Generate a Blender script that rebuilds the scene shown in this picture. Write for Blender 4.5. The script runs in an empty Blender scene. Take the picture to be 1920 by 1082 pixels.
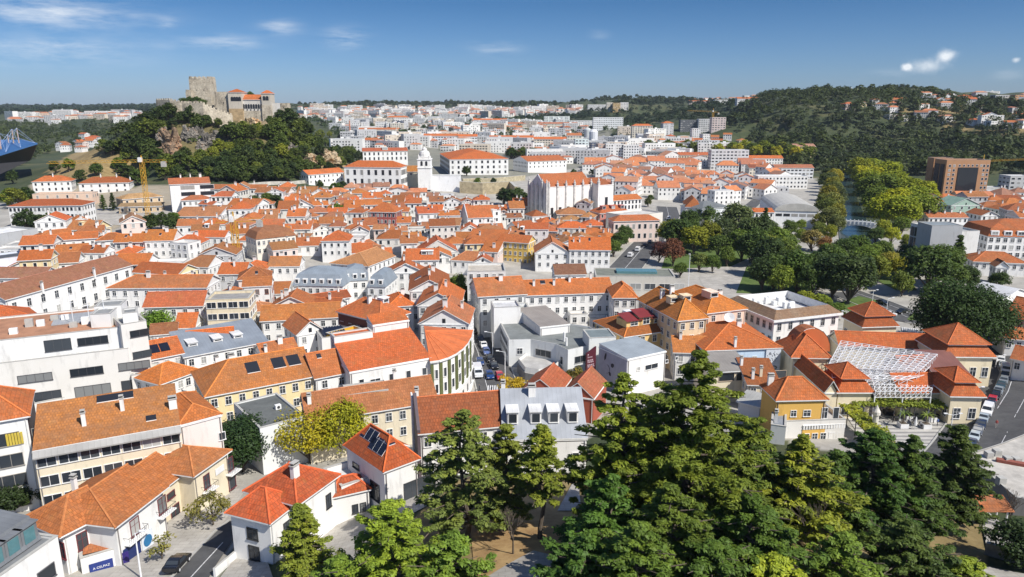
# Old town below a castle hill, seen from a drone. Lengths in metres; camera looks along +Y.
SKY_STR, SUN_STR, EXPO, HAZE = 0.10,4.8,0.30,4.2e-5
SKY_AIR, SKY_DUST, SKY_TINT, CLOUD = 1.0,0.6, None, (7.5,7.9,8.3)
import bpy, math, random
import numpy as np
from mathutils import Vector, Matrix
RND = random.Random(7)
SC = bpy.context.scene
COL = SC.collection
# ---------------------------------------------------------------- camera model (pixels of the 1920 x 1082 photograph)
FPX, CAMH = 1350.0,62.0
PIT = math.atan(333.0 / FPX)
CP, SP = math.cos(PIT), math.sin(PIT)
def ray(px, py):
 a, b = (px - 960.0) / FPX, (541.0 - py) / FPX
 return Vector((a, CP + b * SP, -SP + b * CP))
def proj(v):
 x, y, z = v[0], v[1], v[2] - CAMH
 d = y * CP - z * SP
 u = y * SP + z * CP
 return (960 + FPX * x / d, 541 - FPX * u / d)
def at_z(px, py, z):
 r = ray(px, py)
 t = (z - CAMH) / r.z
 return Vector((r.x * t, r.y * t, z))
def at_y(px, py, Y):
 r = ray(px, py)
 t = Y / r.y
 return Vector((r.x * t, Y, CAMH + r.z * t))
# ---------------------------------------------------------------- terrain: smooth surface through measured spots
SPOTS = []
for px, py, z in [
 (890,740,0),(960,740,0),(880,600,0),(800,700,0),(600,740,0),(1050,690,0),(1250,700,0),(1420,560,0),
 (1690,590,0),(1850,720,0),(1830,830,1),(1720,780,0),(1500,760,0),(1900,620,0),(1610,500,-1),(1590,430,-1),
 (1575,360,-1),(1230,450,0),(1260,385,0),(1420,375,0),(1750,480,1),(1880,480,2),(1900,420,3),(1000,500,0),
 (1000,440,1),(1060,395,2),(850,500,1),(700,520,2),(500,540,3),(300,600,4),(60,600,4),(100,700,3),(350,700,2),
 (60,880,3),(300,800,2),(500,860,2),(160,1060,6),(440,1030,6),(320,950,4),(640,1010,7.5),(750,925,9),(900,800,2),
 (560,930,4),(980,1000,13),(960,1075,16),(1100,900,8),(1300,950,11),(1500,900,8),(1650,880,6),(1750,900,6),
 (1850,1000,8),(1300,1075,17),(1600,1060,14),(700,1075,12),(1200,800,1),(1640,830,1),
 (40,500,6),(130,470,8),(250,440,9),(300,415,11),(150,440,9),(390,395,13),(480,375,14),(480,430,8),(600,430,6),
 (600,380,10),(60,400,12),(100,360,14),(200,365,14),(350,375,14),(440,348,16),(560,350,14),(250,330,18),(60,330,14),
 (700,345,11),(700,400,7),(880,345,9),(830,370,6),(960,385,3),(1020,325,9),(900,322,10),(1100,330,5),(1200,330,3),(1300,330,2),
 (1400,310,3),(750,296,12),(1100,305,6),(950,290,10),(1250,300,6),
 (650,280,16),(900,275,14),(750,262,18),(1150,275,10),(1250,262,18),(1350,265,16),(1480,310,4),(1700,330,3),(1880,340,3),
 (650,235,34),(800,240,28),(900,245,26),(1050,240,28),(1180,245,26),(1300,245,30),(800,222,40),(950,222,42),(650,222,40),
 (100,300,8),(200,290,10),(40,280,8),(120,258,18),(200,240,28),(100,228,38),(220,222,42),(1450,275,14),(1600,280,14),
 (1800,280,16),(1900,300,8),(1120,222,42),(1230,225,40),
]:
 p = at_z(px, py, z)
 SPOTS.append((p.x, p.y, z))
for px, D, z in [
 (300,540,52),(340,560,60),(380,575,64),(440,565,55),(510,560,53),(545,570,50),(590,560,38),(640,560,17),(270,520,40),(215,500,24),(532,588,58),(520,600,58),
 (170,480,17),(330,525,46),(330,500,30),(400,528,46),(400,505,34),(470,525,44),(470,495,28),(540,520,33),(560,500,20),(250,470,19),
 (330,470,20),(420,470,20),(620,520,15),(400,640,50),(400,720,25),(520,640,30),(300,620,30),
 (1450,900,24),(1450,1050,55),(1440,1250,82),(1550,1250,86),(1700,1250,92),(1800,1200,84),(1920,1150,76),(1700,850,18),(1850,820,22),
 (1700,1000,46),(1850,950,44),(1550,1000,42),(1350,1100,44),(1300,1500,68),(1350,1800,84),(1200,1300,42),(1180,1900,84),(1120,2300,92),(1060,2200,66),
 (960,2600,78),(800,2800,82),(650,2600,80),(560,2400,78),(980,3500,88),(700,3500,92),(100,3000,62),(250,3000,64),(100,2000,52),(250,1600,46),
 (-100,3000,64),(200,5500,96),(60,5500,104),(-200,5500,90),(1000,6000,100),(1500,2500,84),(1900,2500,80),(2200,1200,70),(1500,6000,90),(2000,5000,90),
 (-100,300,8),(-200,150,5),(2100,300,3),(2150,150,5),(-100,600,14),(2150,700,20),
 (960,45,22),(500,45,12),(1500,45,22),(200,60,9),(1800,60,14),
]:
 SPOTS.append(((px - 960) / FPX * D * 1.02, D, z))
def tq(x, y):
 x = np.asarray(x, float); y = np.asarray(y, float)
 yy = np.maximum(y, 40.0)
 return np.clip(x / yy, -1.3,1.3) * 1.25, np.log(yy)
_sp = np.array(SPOTS)
_qa, _qb = tq(_sp[:, 0], _sp[:, 1])
_TC = 0.035
_n = len(_sp)
_ph = np.sqrt((_qa[:, None] - _qa[None]) ** 2 + (_qb[:, None] - _qb[None]) ** 2 + _TC ** 2)
_A = np.zeros((_n + 1, _n + 1)); _A[:_n, :_n] = _ph - 0.0 * np.eye(_n); _A[:_n, _n] = 1; _A[_n, :_n] = 1
_A[:_n, :_n] -= np.eye(_n) * 0.0025
_w = np.linalg.solve(_A, np.append(_sp[:, 2],0))
def terr_np(x, y):
 a, b = tq(x, y)
 sh = a.shape
 a = a.ravel(); b = b.ravel()
 out = np.empty(a.size)
 for i in range(0, a.size, 4000):
  r = np.sqrt((a[i:i + 4000, None] - _qa[None]) ** 2 + (b[i:i + 4000, None] - _qb[None]) ** 2 + _TC ** 2)
  out[i:i + 4000] = r @ _w[:_n] + _w[_n]
 x = np.asarray(x, float).ravel(); y = np.asarray(y, float).ravel(); k = np.clip((y - 640) / 300,0,1)
 out += k * (4.0 * np.sin(x / 43 + 1.3) * np.sin(y / 57 + .5) + 2.2 * np.sin(x / 21 + y / 34))
 return out.reshape(sh)
def terr(x, y):
 return float(terr_np(np.array([x]), np.array([y]))[0])
def ground(px, py, h=0.0, tmax=9000):
 """where the line of sight through a pixel meets the terrain raised by h"""
 r = ray(px, py)
 ts = np.geomspace(45, tmax, 420)
 zz = terr_np(r.x * ts, r.y * ts) + h
 below = np.nonzero(CAMH + r.z * ts < zz)[0]
 if len(below) == 0:
  t = tmax
 else:
  i = below[0]
  if i == 0:
   t = ts[0]
  else:
   lo, hi = ts[i - 1], ts[i]
   for _ in range(16):
    m = (lo + hi) / 2
    if CAMH + r.z * m < terr(r.x * m, r.y * m) + h: hi = m
    else: lo = m
   t = hi
 return Vector((r.x * t, r.y * t, CAMH + r.z * t))
# ---------------------------------------------------------------- materials
MAT = {}
def nodes(name):
 m = bpy.data.materials.new(name)
 m.use_nodes = True
 nt = m.node_tree
 MAT[name] = m
 return m, nt, nt.nodes['Principled BSDF']
def N(nt, typ, **kw):
 n = nt.nodes.new(typ)
 for k, v in kw.items():
  if k.startswith('i_'):
   n.inputs[k[2:].replace('_', ' ')].default_value = v
  else:
   setattr(n, k, v)
 return n
def L(nt, a, b): nt.links.new(a, b)
def ramp(nt, fac, stops):
 r = N(nt, 'ShaderNodeValToRGB')
 e = r.color_ramp.elements
 while len(e) < len(stops): e.new(0.5)
 for k, (p, c) in enumerate(stops):
  e[k].position = p
  e[k].color = (c[0], c[1], c[2],1) if hasattr(c, '__len__') else (c, c, c, 1)
 L(nt, fac, r.inputs[0])
 return r.outputs[0]
def mix(nt, fac, a, b, mode='MIX'):
 n = N(nt, 'ShaderNodeMix', data_type='RGBA', blend_type=mode)
 for k, v in ((0, fac),(6, a),(7, b)):
  s = n.inputs[k]
  if hasattr(v, 'is_linked'): L(nt, v, s)
  elif hasattr(v, '__len__'): s.default_value = (v[0], v[1], v[2],1)
  else: s.default_value = v if k == 0 else (v, v, v, 1)
 return n.outputs[2]
def noise(nt, scale, vec=None, detail=4.0, rough=0.6):
 n = N(nt, 'ShaderNodeTexNoise')
 n.inputs['Scale'].default_value = scale
 n.inputs['Detail'].default_value = detail
 n.inputs['Roughness'].default_value = rough
 if vec is not None: L(nt, vec, n.inputs['Vector'])
 return n.outputs[0]
def world_vec(nt, scale=(1,1,1)):
 g = N(nt, 'ShaderNodeNewGeometry')
 m = N(nt, 'ShaderNodeMapping')
 m.inputs['Scale'].default_value = scale
 L(nt, g.outputs['Position'], m.inputs[0])
 return m.outputs[0]
def bump(nt, b, h, strength, dist=0.05):
 n = N(nt, 'ShaderNodeBump')
 n.inputs['Strength'].default_value = strength
 n.inputs['Distance'].default_value = dist
 L(nt, h, n.inputs['Height']); L(nt, n.outputs[0], b.inputs['Normal'])
def objcol(nt): return N(nt, 'ShaderNodeObjectInfo')
def make_materials():
 m, nt, b = nodes('plaster')
 oi = objcol(nt)
 v = world_vec(nt, (1,1,0.25)); f = noise(nt, 0.9, v, 5)
 f2 = noise(nt, 0.15, world_vec(nt),3)
 c = mix(nt, 1.0, oi.outputs['Color'], ramp(nt, f, [(0.22,0.70),(0.46,1.0)]), 'MULTIPLY')
 c = mix(nt, 1.0, c, ramp(nt, f2,[(0.3,(0.93,0.92,0.90)),(0.7,1.0)]), 'MULTIPLY')
 L(nt, c, b.inputs['Base Color']); b.inputs['Roughness'].default_value = 0.85
 m, nt, b = nodes('clay_tiles')
 oi = objcol(nt); uv = N(nt, 'ShaderNodeUVMap')
 br = N(nt, 'ShaderNodeTexBrick', offset=0.5)
 br.inputs['Color1'].default_value = (0.72,0.72,0.72,1); br.inputs['Color2'].default_value = (1.12,1.1,1.05,1)
 br.inputs['Mortar'].default_value = (0.38,0.36,0.34,1)
 br.inputs['Scale'].default_value = 1.0; br.inputs['Mortar Size'].default_value = 0.035
 br.inputs['Brick Width'].default_value = 0.42; br.inputs['Row Height'].default_value = 0.62
 L(nt, uv.outputs[0], br.inputs['Vector'])
 wv = world_vec(nt)
 big = noise(nt, 0.22, wv, 5,0.65); fine = noise(nt, 2.2, wv, 3)
 ad = N(nt, 'ShaderNodeMath', operation='ADD'); rm = N(nt, 'ShaderNodeMath', operation='MULTIPLY_ADD')
 L(nt, oi.outputs['Random'], rm.inputs[0]); rm.inputs[1].default_value = 0.28; rm.inputs[2].default_value = -0.14
 L(nt, big, ad.inputs[0]); L(nt, rm.outputs[0], ad.inputs[1])
 c = mix(nt, 0.75, mix(nt, 1.0, oi.outputs['Color'],(1.14,.99,.84), 'MULTIPLY'), br.outputs['Color'], 'MULTIPLY')
 c = mix(nt, ramp(nt, ad.outputs[0],[(0.45,0.0),(0.74,0.5)]), c, (0.20,0.085,0.035))
 c = mix(nt, ramp(nt, noise(nt, 0.5, wv, 6,0.7),[(0.55,0.0),(0.75,0.45)]), c, (0.40,0.22,0.06))
 c = mix(nt, ramp(nt, noise(nt, .9, wv, 5,.7),[(.35,.03),(.7,.24)]), c, (.44,.26,.16))
 c = mix(nt, 1.0, c, ramp(nt, fine, [(0.2,0.72),(0.8,1.16)]), 'MULTIPLY')
 c = mix(nt, 1.0, c, ramp(nt, oi.outputs['Random'],[(0.0,(.60,.68,.78)),(.25,(.95,.95,.95)),(.6,(1.06,1.03,1.0)),(.85,(1.02,1.08,1.12)),(1.0,(1.0,1.2,1.5))]), 'MULTIPLY')
 b.inputs['Specular IOR Level'].default_value = .25
 L(nt, c, b.inputs['Base Color']); b.inputs['Roughness'].default_value = 0.88
 wav = N(nt, 'ShaderNodeTexWave', bands_direction='X'); wav.inputs['Scale'].default_value = 2.2; wav.inputs['Distortion'].default_value = 0.3
 L(nt, uv.outputs[0], wav.inputs['Vector']); bump(nt, b, wav.outputs[1],0.55,0.12)
 m, nt, b = nodes('ridge_tiles'); oi = objcol(nt)
 c = mix(nt, 1.0, oi.outputs['Color'], ramp(nt, noise(nt, 1.5, world_vec(nt),3),[(0.3,0.8),(0.7,1.3)]), 'MULTIPLY')
 L(nt, c, b.inputs['Base Color']); b.inputs['Roughness'].default_value = 0.9
 m, nt, b = nodes('sheet_roof'); oi = objcol(nt); uv = N(nt, 'ShaderNodeUVMap')
 wav = N(nt, 'ShaderNodeTexWave', bands_direction='X', wave_profile='SAW'); wav.inputs['Scale'].default_value = 0.42
 L(nt, uv.outputs[0], wav.inputs['Vector'])
 c = mix(nt, 1.0, oi.outputs['Color'], ramp(nt, wav.outputs[1],[(0.0,0.62),(0.07,1.0),(1.0,0.95)]), 'MULTIPLY')
 c = mix(nt, 1.0, c, ramp(nt, noise(nt, 0.3, world_vec(nt),5),[(0.3,0.78),(0.7,1.08)]), 'MULTIPLY')
 L(nt, c, b.inputs['Base Color']); b.inputs['Roughness'].default_value = 0.55
 m, nt, b = nodes('flat_roof'); oi = objcol(nt)
 c = mix(nt, 1.0, oi.outputs['Color'], ramp(nt, noise(nt, 0.35, world_vec(nt),7,0.7),[(0.3,0.62),(0.65,1.06)]), 'MULTIPLY')
 L(nt, c, b.inputs['Base Color']); b.inputs['Roughness'].default_value = 0.9
 m, nt, b = nodes('window_glass'); oi = objcol(nt)
 c = ramp(nt, oi.outputs['Random'],[(0.0,(0.02,0.025,0.032)),(0.55,(0.04,0.048,0.058)),(0.88,(0.07,0.08,0.09)),(0.95,(0.40,0.40,0.38))])
 L(nt, c, b.inputs['Base Color']); b.inputs['Roughness'].default_value = 0.12
 m, nt, b = nodes('dark_opening'); b.inputs['Base Color'].default_value = (0.022,0.024,0.03,1); b.inputs['Roughness'].default_value = 0.35
 for nm, c, r in [('white_paint', (0.78,0.78,0.76),0.6),('concrete', (0.42,0.41,0.38),0.9),('dark_metal', (0.05,0.05,0.055),0.5),('rubber', (0.02,0.02,0.02),0.8),
  ('steel_white', (0.82,0.83,0.84),0.35),('crane_yellow', (0.60,0.33,0.03),0.5),('solar_cell', (0.008,0.010,0.022),0.4),('lamp_glass', (0.8,0.8,0.78),0.3),('old_blind', (.30,.29,.27),.6),
  ('brick_red', (0.36,0.09,0.05),0.9),('green_panel', (0.105,0.12,0.04),0.7),('teal_glass', (0.10,0.22,0.24),0.2),('skin', (0.45,0.27,0.18),0.6)]:
  m, nt, b = nodes(nm)
  f = noise(nt, 1.4, world_vec(nt),4)
  L(nt, mix(nt, 1.0, c, ramp(nt, f, [(0.3,0.86),(0.7,1.08)]), 'MULTIPLY'), b.inputs['Base Color']); b.inputs['Roughness'].default_value = r
 m, nt, b = nodes('paint'); oi = objcol(nt)
 L(nt, mix(nt, 1.0, oi.outputs['Color'], ramp(nt, noise(nt, 1.2, world_vec(nt),3),[(0.3,0.88),(0.7,1.06)]), 'MULTIPLY'), b.inputs['Base Color']); b.inputs['Roughness'].default_value = 0.6
 m, nt, b = nodes('car_paint'); oi = objcol(nt)
 L(nt, oi.outputs['Color'], b.inputs['Base Color']); b.inputs['Roughness'].default_value = 0.22; b.inputs['Coat Weight'].default_value = 0.5
 m, nt, b = nodes('castle_stone')
 wv = world_vec(nt)
 vo = N(nt, 'ShaderNodeTexVoronoi'); vo.inputs['Scale'].default_value = 0.9; L(nt, wv, vo.inputs['Vector'])
 c = ramp(nt, noise(nt, 0.16, wv, 7,0.7),[(0.3,(0.14,0.12,0.095)),(0.44,(0.44,0.38,0.29)),(0.66,(0.62,0.55,0.43))])
 c = mix(nt, 0.5, c, ramp(nt, vo.outputs['Distance'],[(0.1,1.25),(0.7,0.7)]), 'MULTIPLY')
 L(nt, c, b.inputs['Base Color']); b.inputs['Roughness'].default_value = 0.95
 bump(nt, b, noise(nt, 0.8, wv, 6),0.8,0.6)
 m, nt, b = nodes('old_masonry'); oi = objcol(nt); wv = world_vec(nt)
 c = mix(nt, 1.0, oi.outputs['Color'], ramp(nt, noise(nt, 0.5, wv, 7,0.7),[(0.3,0.5),(0.7,1.15)]), 'MULTIPLY')
 L(nt, c, b.inputs['Base Color']); b.inputs['Roughness'].default_value = 0.95
 m, nt, b = nodes('rock_face'); wv = world_vec(nt, (1,1,0.6))
 c = ramp(nt, noise(nt, 0.16, wv, 8,0.75),[(0.3,(0.06,0.055,0.045)),(0.45,(0.17,0.155,0.13)),(0.54,(0.30,0.27,0.23)),(0.64,(0.26,0.13,0.05)),(0.8,(0.07,0.075,0.03))])
 c = mix(nt, 1.0, c, objcol(nt).outputs['Color'], 'MULTIPLY')
 L(nt, c, b.inputs['Base Color']); b.inputs['Roughness'].default_value = 0.95
 bump(nt, b, noise(nt, 0.35, wv, 8,0.7),1.0,2.0)
 for nm, tr, gain in (('foliage', 0.22,1.5),('needles', 0.14,1.5)):
  m, nt, b = nodes(nm); oi = objcol(nt); wv = world_vec(nt)
  c = mix(nt, 1.0, oi.outputs['Color'], ramp(nt, noise(nt, 0.55, wv, 2),[(0.25,(0.62,0.66,0.7)),(0.5,1.0),(0.8,(1.45,1.28,0.9))]), 'MULTIPLY')
  c = mix(nt, 1.0, c, ramp(nt, noise(nt, 4.0, wv, 1),[(0.3,0.65),(0.7,1.35)]), 'MULTIPLY')
  c = mix(nt, 1.0, c, ramp(nt, noise(nt, 0.018, wv, 4),[(0.35,(.62,.66,.75)),(.5,1.0),(.66,(1.5,1.4,1.05))]), 'MULTIPLY')
  rr = ramp(nt, oi.outputs['Random'],[(0.0,(0.78,0.82,0.85)),(0.5,1.0),(1.0,(1.25,1.12,0.9))])
  c = mix(nt, 1.0, c, rr, 'MULTIPLY'); c = mix(nt, 1.0, c, gain, 'MULTIPLY')
  L(nt, c, b.inputs['Base Color']); b.inputs['Roughness'].default_value = 0.6
  b.inputs['Specular IOR Level'].default_value = 0.25
  t = N(nt, 'ShaderNodeBsdfTranslucent'); L(nt, mix(nt, 1.0, c, (1.2,1.25,0.6), 'MULTIPLY'), t.inputs[0])
  ms = N(nt, 'ShaderNodeMixShader'); ms.inputs[0].default_value = tr
  L(nt, b.outputs[0], ms.inputs[1]); L(nt, t.outputs[0], ms.inputs[2]); L(nt, ms.outputs[0], nt.nodes['Material Output'].inputs[0])
 m, nt, b = nodes('bark')
 L(nt, ramp(nt, noise(nt, 3.0, world_vec(nt, (1,1,0.3)),5),[(0.3,(0.05,0.04,0.03)),(0.7,(0.17,0.135,0.10))]), b.inputs['Base Color']); b.inputs['Roughness'].default_value = 0.95
 m, nt, b = nodes('asphalt')
 L(nt, ramp(nt, noise(nt, 0.35, world_vec(nt),7,0.7),[(0.3,(0.052,0.052,0.054)),(0.7,(0.10,0.10,0.10))]), b.inputs['Base Color']); b.inputs['Roughness'].default_value = 0.9
 m, nt, b = nodes('pale_paving'); wv = world_vec(nt)
 c = ramp(nt, noise(nt, 0.25, wv, 7,0.7),[(0.3,(0.31,0.29,0.26)),(0.7,(0.50,0.475,0.43))])
 br = N(nt, 'ShaderNodeTexBrick'); br.inputs['Scale'].default_value = 1.0; br.inputs['Brick Width'].default_value = 1.4; br.inputs['Row Height'].default_value = 0.9
 br.inputs['Color1'].default_value = (1,1,1,1); br.inputs['Color2'].default_value = (0.86,0.86,0.86,1); br.inputs['Mortar'].default_value = (0.72,0.7,0.68,1); br.inputs['Mortar Size'].default_value = 0.04
 L(nt, wv, br.inputs['Vector'])
 L(nt, mix(nt, 1.0, c, br.outputs[0], 'MULTIPLY'), b.inputs['Base Color']); b.inputs['Roughness'].default_value = 0.85
 m, nt, b = nodes('striped_paving'); wv = world_vec(nt)
 wav = N(nt, 'ShaderNodeTexWave', bands_direction='Y'); wav.inputs['Scale'].default_value = 0.16; wav.inputs['Distortion'].default_value = 3.0; wav.inputs['Detail Scale'].default_value = 0.25; wav.inputs['Detail'].default_value = 0.5
 L(nt, wv, wav.inputs['Vector'])
 c = ramp(nt, wav.outputs[1],[(0.55,(0.50,0.48,0.44)),(0.75,(0.27,0.26,0.25))])
 L(nt, mix(nt, 1.0, c, ramp(nt, noise(nt, 0.6, wv, 5),[(0.3,0.8),(0.7,1.08)]), 'MULTIPLY'), b.inputs['Base Color']); b.inputs['Roughness'].default_value = 0.85
 m, nt, b = nodes('white_marking')
 L(nt, ramp(nt, noise(nt, 1.5, world_vec(nt),5),[(0.3,0.45),(0.6,0.75)]), b.inputs['Base Color'])
 m, nt, b = nodes('lawn')
 L(nt, ramp(nt, noise(nt, 0.3, world_vec(nt),7,0.7),[(0.3,(0.045,0.085,0.015)),(0.7,(0.11,0.16,0.03))]), b.inputs['Base Color']); b.inputs['Roughness'].default_value = 0.95
 m, nt, b = nodes('dry_earth')
 L(nt, ramp(nt, noise(nt, 0.4, world_vec(nt),7,0.7),[(0.3,(0.26,0.15,0.06)),(0.7,(0.48,0.33,0.15))]), b.inputs['Base Color']); b.inputs['Roughness'].default_value = 0.95
 m, nt, b = nodes('river_water')
 b.inputs['Base Color'].default_value = (0.025,0.05,0.06,1); b.inputs['Roughness'].default_value = 0.08
 bump(nt, b, noise(nt, 1.2, world_vec(nt),3),0.25,0.1)
 m, nt, b = nodes('ground_cover'); wv = world_vec(nt)
 at = N(nt, 'ShaderNodeVertexColor', layer_name='cover')
 sep = N(nt, 'ShaderNodeSeparateColor'); L(nt, at.outputs[0], sep.inputs[0])
 pav = ramp(nt, noise(nt, 0.12, wv, 8,0.7),[(0.3,(0.25,0.235,0.21)),(0.7,(0.44,0.42,0.375))])
 gr = ramp(nt, noise(nt, 0.02, wv, 9,0.72),[(0.3,(0.022,0.036,0.011)),(0.5,(0.040,0.055,0.018)),(0.62,(0.085,0.085,0.032)),(0.74,(0.24,0.19,0.09))])
 di = ramp(nt, noise(nt, 0.25, wv, 8,0.7),[(0.3,(0.20,0.13,0.05)),(0.7,(0.46,0.33,0.15))])
 c = mix(nt, sep.outputs[0], pav, gr); c = mix(nt, sep.outputs[1], c, di)
 L(nt, c, b.inputs['Base Color']); b.inputs['Roughness'].default_value = 0.95
 bump(nt, b, noise(nt, 0.3, wv, 6),0.4,0.5)
make_materials()
# ---------------------------------------------------------------- mesh builder
class MB:
 def __init__(s): s.v = []; s.f = []; s.m = []; s.uv = []
 def face(s, pts, m=0, uv=None):
  i = len(s.v); n = len(pts)
  s.v.extend([tuple(p) for p in pts]); s.f.append(tuple(range(i, i + n))); s.m.append(m)
  s.uv.extend(uv if uv else [(p[0], p[1]) for p in pts])
 def slope(s, pts, m=0):
  """a roof face with UV in metres: u level, v up the slope"""
  a = Vector(pts[0]); nrm = (Vector(pts[1]) - a).cross(Vector(pts[2]) - a)
  if nrm.length < 1e-9: return
  nrm.normalize()
  u = Vector((0,0,1)).cross(nrm)
  u = Vector((1,0,0)) if u.length < 1e-4 else u.normalized()
  w = nrm.cross(u)
  s.face(pts, m, [((Vector(p) - a).dot(u),(Vector(p) - a).dot(w)) for p in pts])
 def box(s, x0, x1, y0, y1, z0, z1, m=0, top=None, bottom=True):
  p = [(x0, y0, z0),(x1, y0, z0),(x1, y1, z0),(x0, y1, z0),(x0, y0, z1),(x1, y0, z1),(x1, y1, z1),(x0, y1, z1)]
  for q, isTop in (((0,1,5,4),0),((1,2,6,5),0),((2,3,7,6),0),((3,0,4,7),0),((4,5,6,7),1)):
   s.face([p[k] for k in q], top if (isTop and top is not None) else m)
  if bottom: s.face([p[k] for k in (3,2,1,0)], m)
 def bar(s, a, b, r, m=0, n=4, r2=None):
  a = Vector(a); b = Vector(b); d = b - a
  if d.length < 1e-6: return
  d.normalize()
  u = d.cross(Vector((0,0,1)))
  if u.length < 1e-3: u = d.cross(Vector((1,0,0)))
  u.normalize(); w = d.cross(u); r2 = r if r2 is None else r2
  A = [a + (u * math.cos(t) + w * math.sin(t)) * r for t in [2 * math.pi * (k + .5) / n for k in range(n)]]
  B = [b + (u * math.cos(t) + w * math.sin(t)) * r2 for t in [2 * math.pi * (k + .5) / n for k in range(n)]]
  for k in range(n):
   s.face([A[k], B[k], B[(k + 1) % n], A[(k + 1) % n]], m)
  s.face(A, m); s.face(B[::-1], m)
 def lathe(s, prof, n=12, m=0, c=(0,0,0)):
  for (r0, z0),(r1, z1) in zip(prof[:-1], prof[1:]):
   for k in range(n):
    a, b = 2 * math.pi * k / n, 2 * math.pi * (k + 1) / n
    q = [(c[0] + r0 * math.cos(a), c[1] + r0 * math.sin(a), c[2] + z0),(c[0] + r0 * math.cos(b), c[1] + r0 * math.sin(b), c[2] + z0),
  (c[0] + r1 * math.cos(b), c[1] + r1 * math.sin(b), c[2] + z1),(c[0] + r1 * math.cos(a), c[1] + r1 * math.sin(a), c[2] + z1)]
    if r1 < 1e-6: q = q[:3]
    elif r0 < 1e-6: q = [q[0], q[2], q[3]]
    s.face(q, m)
 def mesh(s, name, mats, smooth=False, uv=True):
  me = bpy.data.meshes.new(name)
  me.from_pydata(s.v, [], s.f)
  for k in mats: me.materials.append(MAT[k])
  if len(mats) > 1: me.polygons.foreach_set('material_index', s.m)
  if uv:
   l = me.uv_layers.new(name='UVMap')
   l.data.foreach_set('uv', [c for q in s.uv for c in q])
  if smooth: me.polygons.foreach_set('use_smooth', [True] * len(s.f))
  me.update()
  return me
 def build(s, name, mats, parent=None, loc=(0,0,0), rz=0.0, color=None, smooth=False):
  return link(name, s.mesh(name, mats, smooth), parent, loc, rz, color)
def link(name, me, parent=None, loc=(0,0,0), rz=0.0, color=None, scale=None):
 o = bpy.data.objects.new(name, me)
 COL.objects.link(o)
 o.location = loc
 if rz: o.rotation_euler = (0,0, rz)
 if scale: o.scale = scale
 if parent is not None: o.parent = parent
 if color is not None: o.color = (color[0], color[1], color[2],1)
 return o
def tag(o, label=None, cat=None, group=None, kind=None):
 if label: o['label'] = label
 if cat: o['category'] = cat
 if group: o['group'] = group
 if kind: o['kind'] = kind
 return o
def empty(name, loc, label, cat, group=None):
 o = bpy.data.objects.new(name, None)
 COL.objects.link(o); o.location = loc; o.empty_display_size = 0.5
 return tag(o, label, cat, group)
def copy_tree(o, parent=None):
 c = o.copy(); COL.objects.link(c); c.parent = parent
 for ch in o.children: copy_tree(ch, c)
 return c
# ---------------------------------------------------------------- buildings
ORANGE, RUST, BROWN, OLD, SALMON = (0.60,0.165,0.042),(0.50,0.15,0.045),(0.29,0.115,0.055),(0.46,0.17,0.055),(0.42,0.20,0.12)
WHITE, CREAM, YELLOW, PINK, GREY = (0.78,0.775,0.755),(0.72,0.64,0.48),(0.70,0.45,0.14),(0.72,0.58,0.52),(0.50,0.51,0.52)
FPS = []          # footprints as (centre, half sizes, angle)
LANDMARKS = []    # (phrase, px, py)
AUTO = []         # things whose label is written at the end
_win = {}
def win_mesh(w, h, style, one):
 """one window: projecting frame and sill with a set-back pane; style sash / plain / strip / shutter / balcony_door"""
 k = (round(w, 2), round(h, 2), style, one)
 if k in _win: return _win[k]
 f = MB(); p = MB(); t = 0.09 if w < 2.5 else 0.07
 fm = 0
 for x0, x1, z0, z1 in ((-w / 2 - t, -w / 2,0, h),(w / 2, w / 2 + t, 0, h),(-w / 2 - t, w / 2 + t, h, h + t),(-w / 2 - t - .06, w / 2 + t + .06,-0.1,0)):
  f.box(x0, x1,-0.10 if z1 > 0.01 else -0.18,0.02, z0, z1, fm)
 if style in ('sash', 'shutter'):
  f.box(-0.03,0.03,-0.055,0.01,0, h, fm)
  if style == 'sash': f.box(-w / 2,-0.03,-0.05,0.01, h * .62, h * .62 + .05, fm); f.box(0.03, w / 2,-0.05,0.01, h * .62, h * .62 + .05, fm)
 if style == 'strip':
  n = max(2, int(w / 1.3))
  for q in range(1, n): f.box(-w / 2 + w * q / n - .035,-w / 2 + w * q / n + .035,-0.055,0.01,0, h, fm)
 p.box(-w / 2, w / 2,-0.03,0.005,0, h, 1 if one else 0, bottom=False)
 if one:
  f.v.extend(p.v); o = len(f.v) - len(p.v)
  f.f.extend([tuple(i + o for i in q) for q in p.f]); f.m.extend(p.m); f.uv.extend(p.uv)
  _win[k] = (f.mesh('window', ['white_paint', 'window_glass'], uv=False), None)
 else:
  _win[k] = (f.mesh('window', ['paint'], uv=False), p.mesh('pane', ['window_glass'], uv=False))
 return _win[k]
def rotv(x, y, a): return (x * math.cos(a) - y * math.sin(a), x * math.sin(a) + y * math.cos(a))
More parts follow.
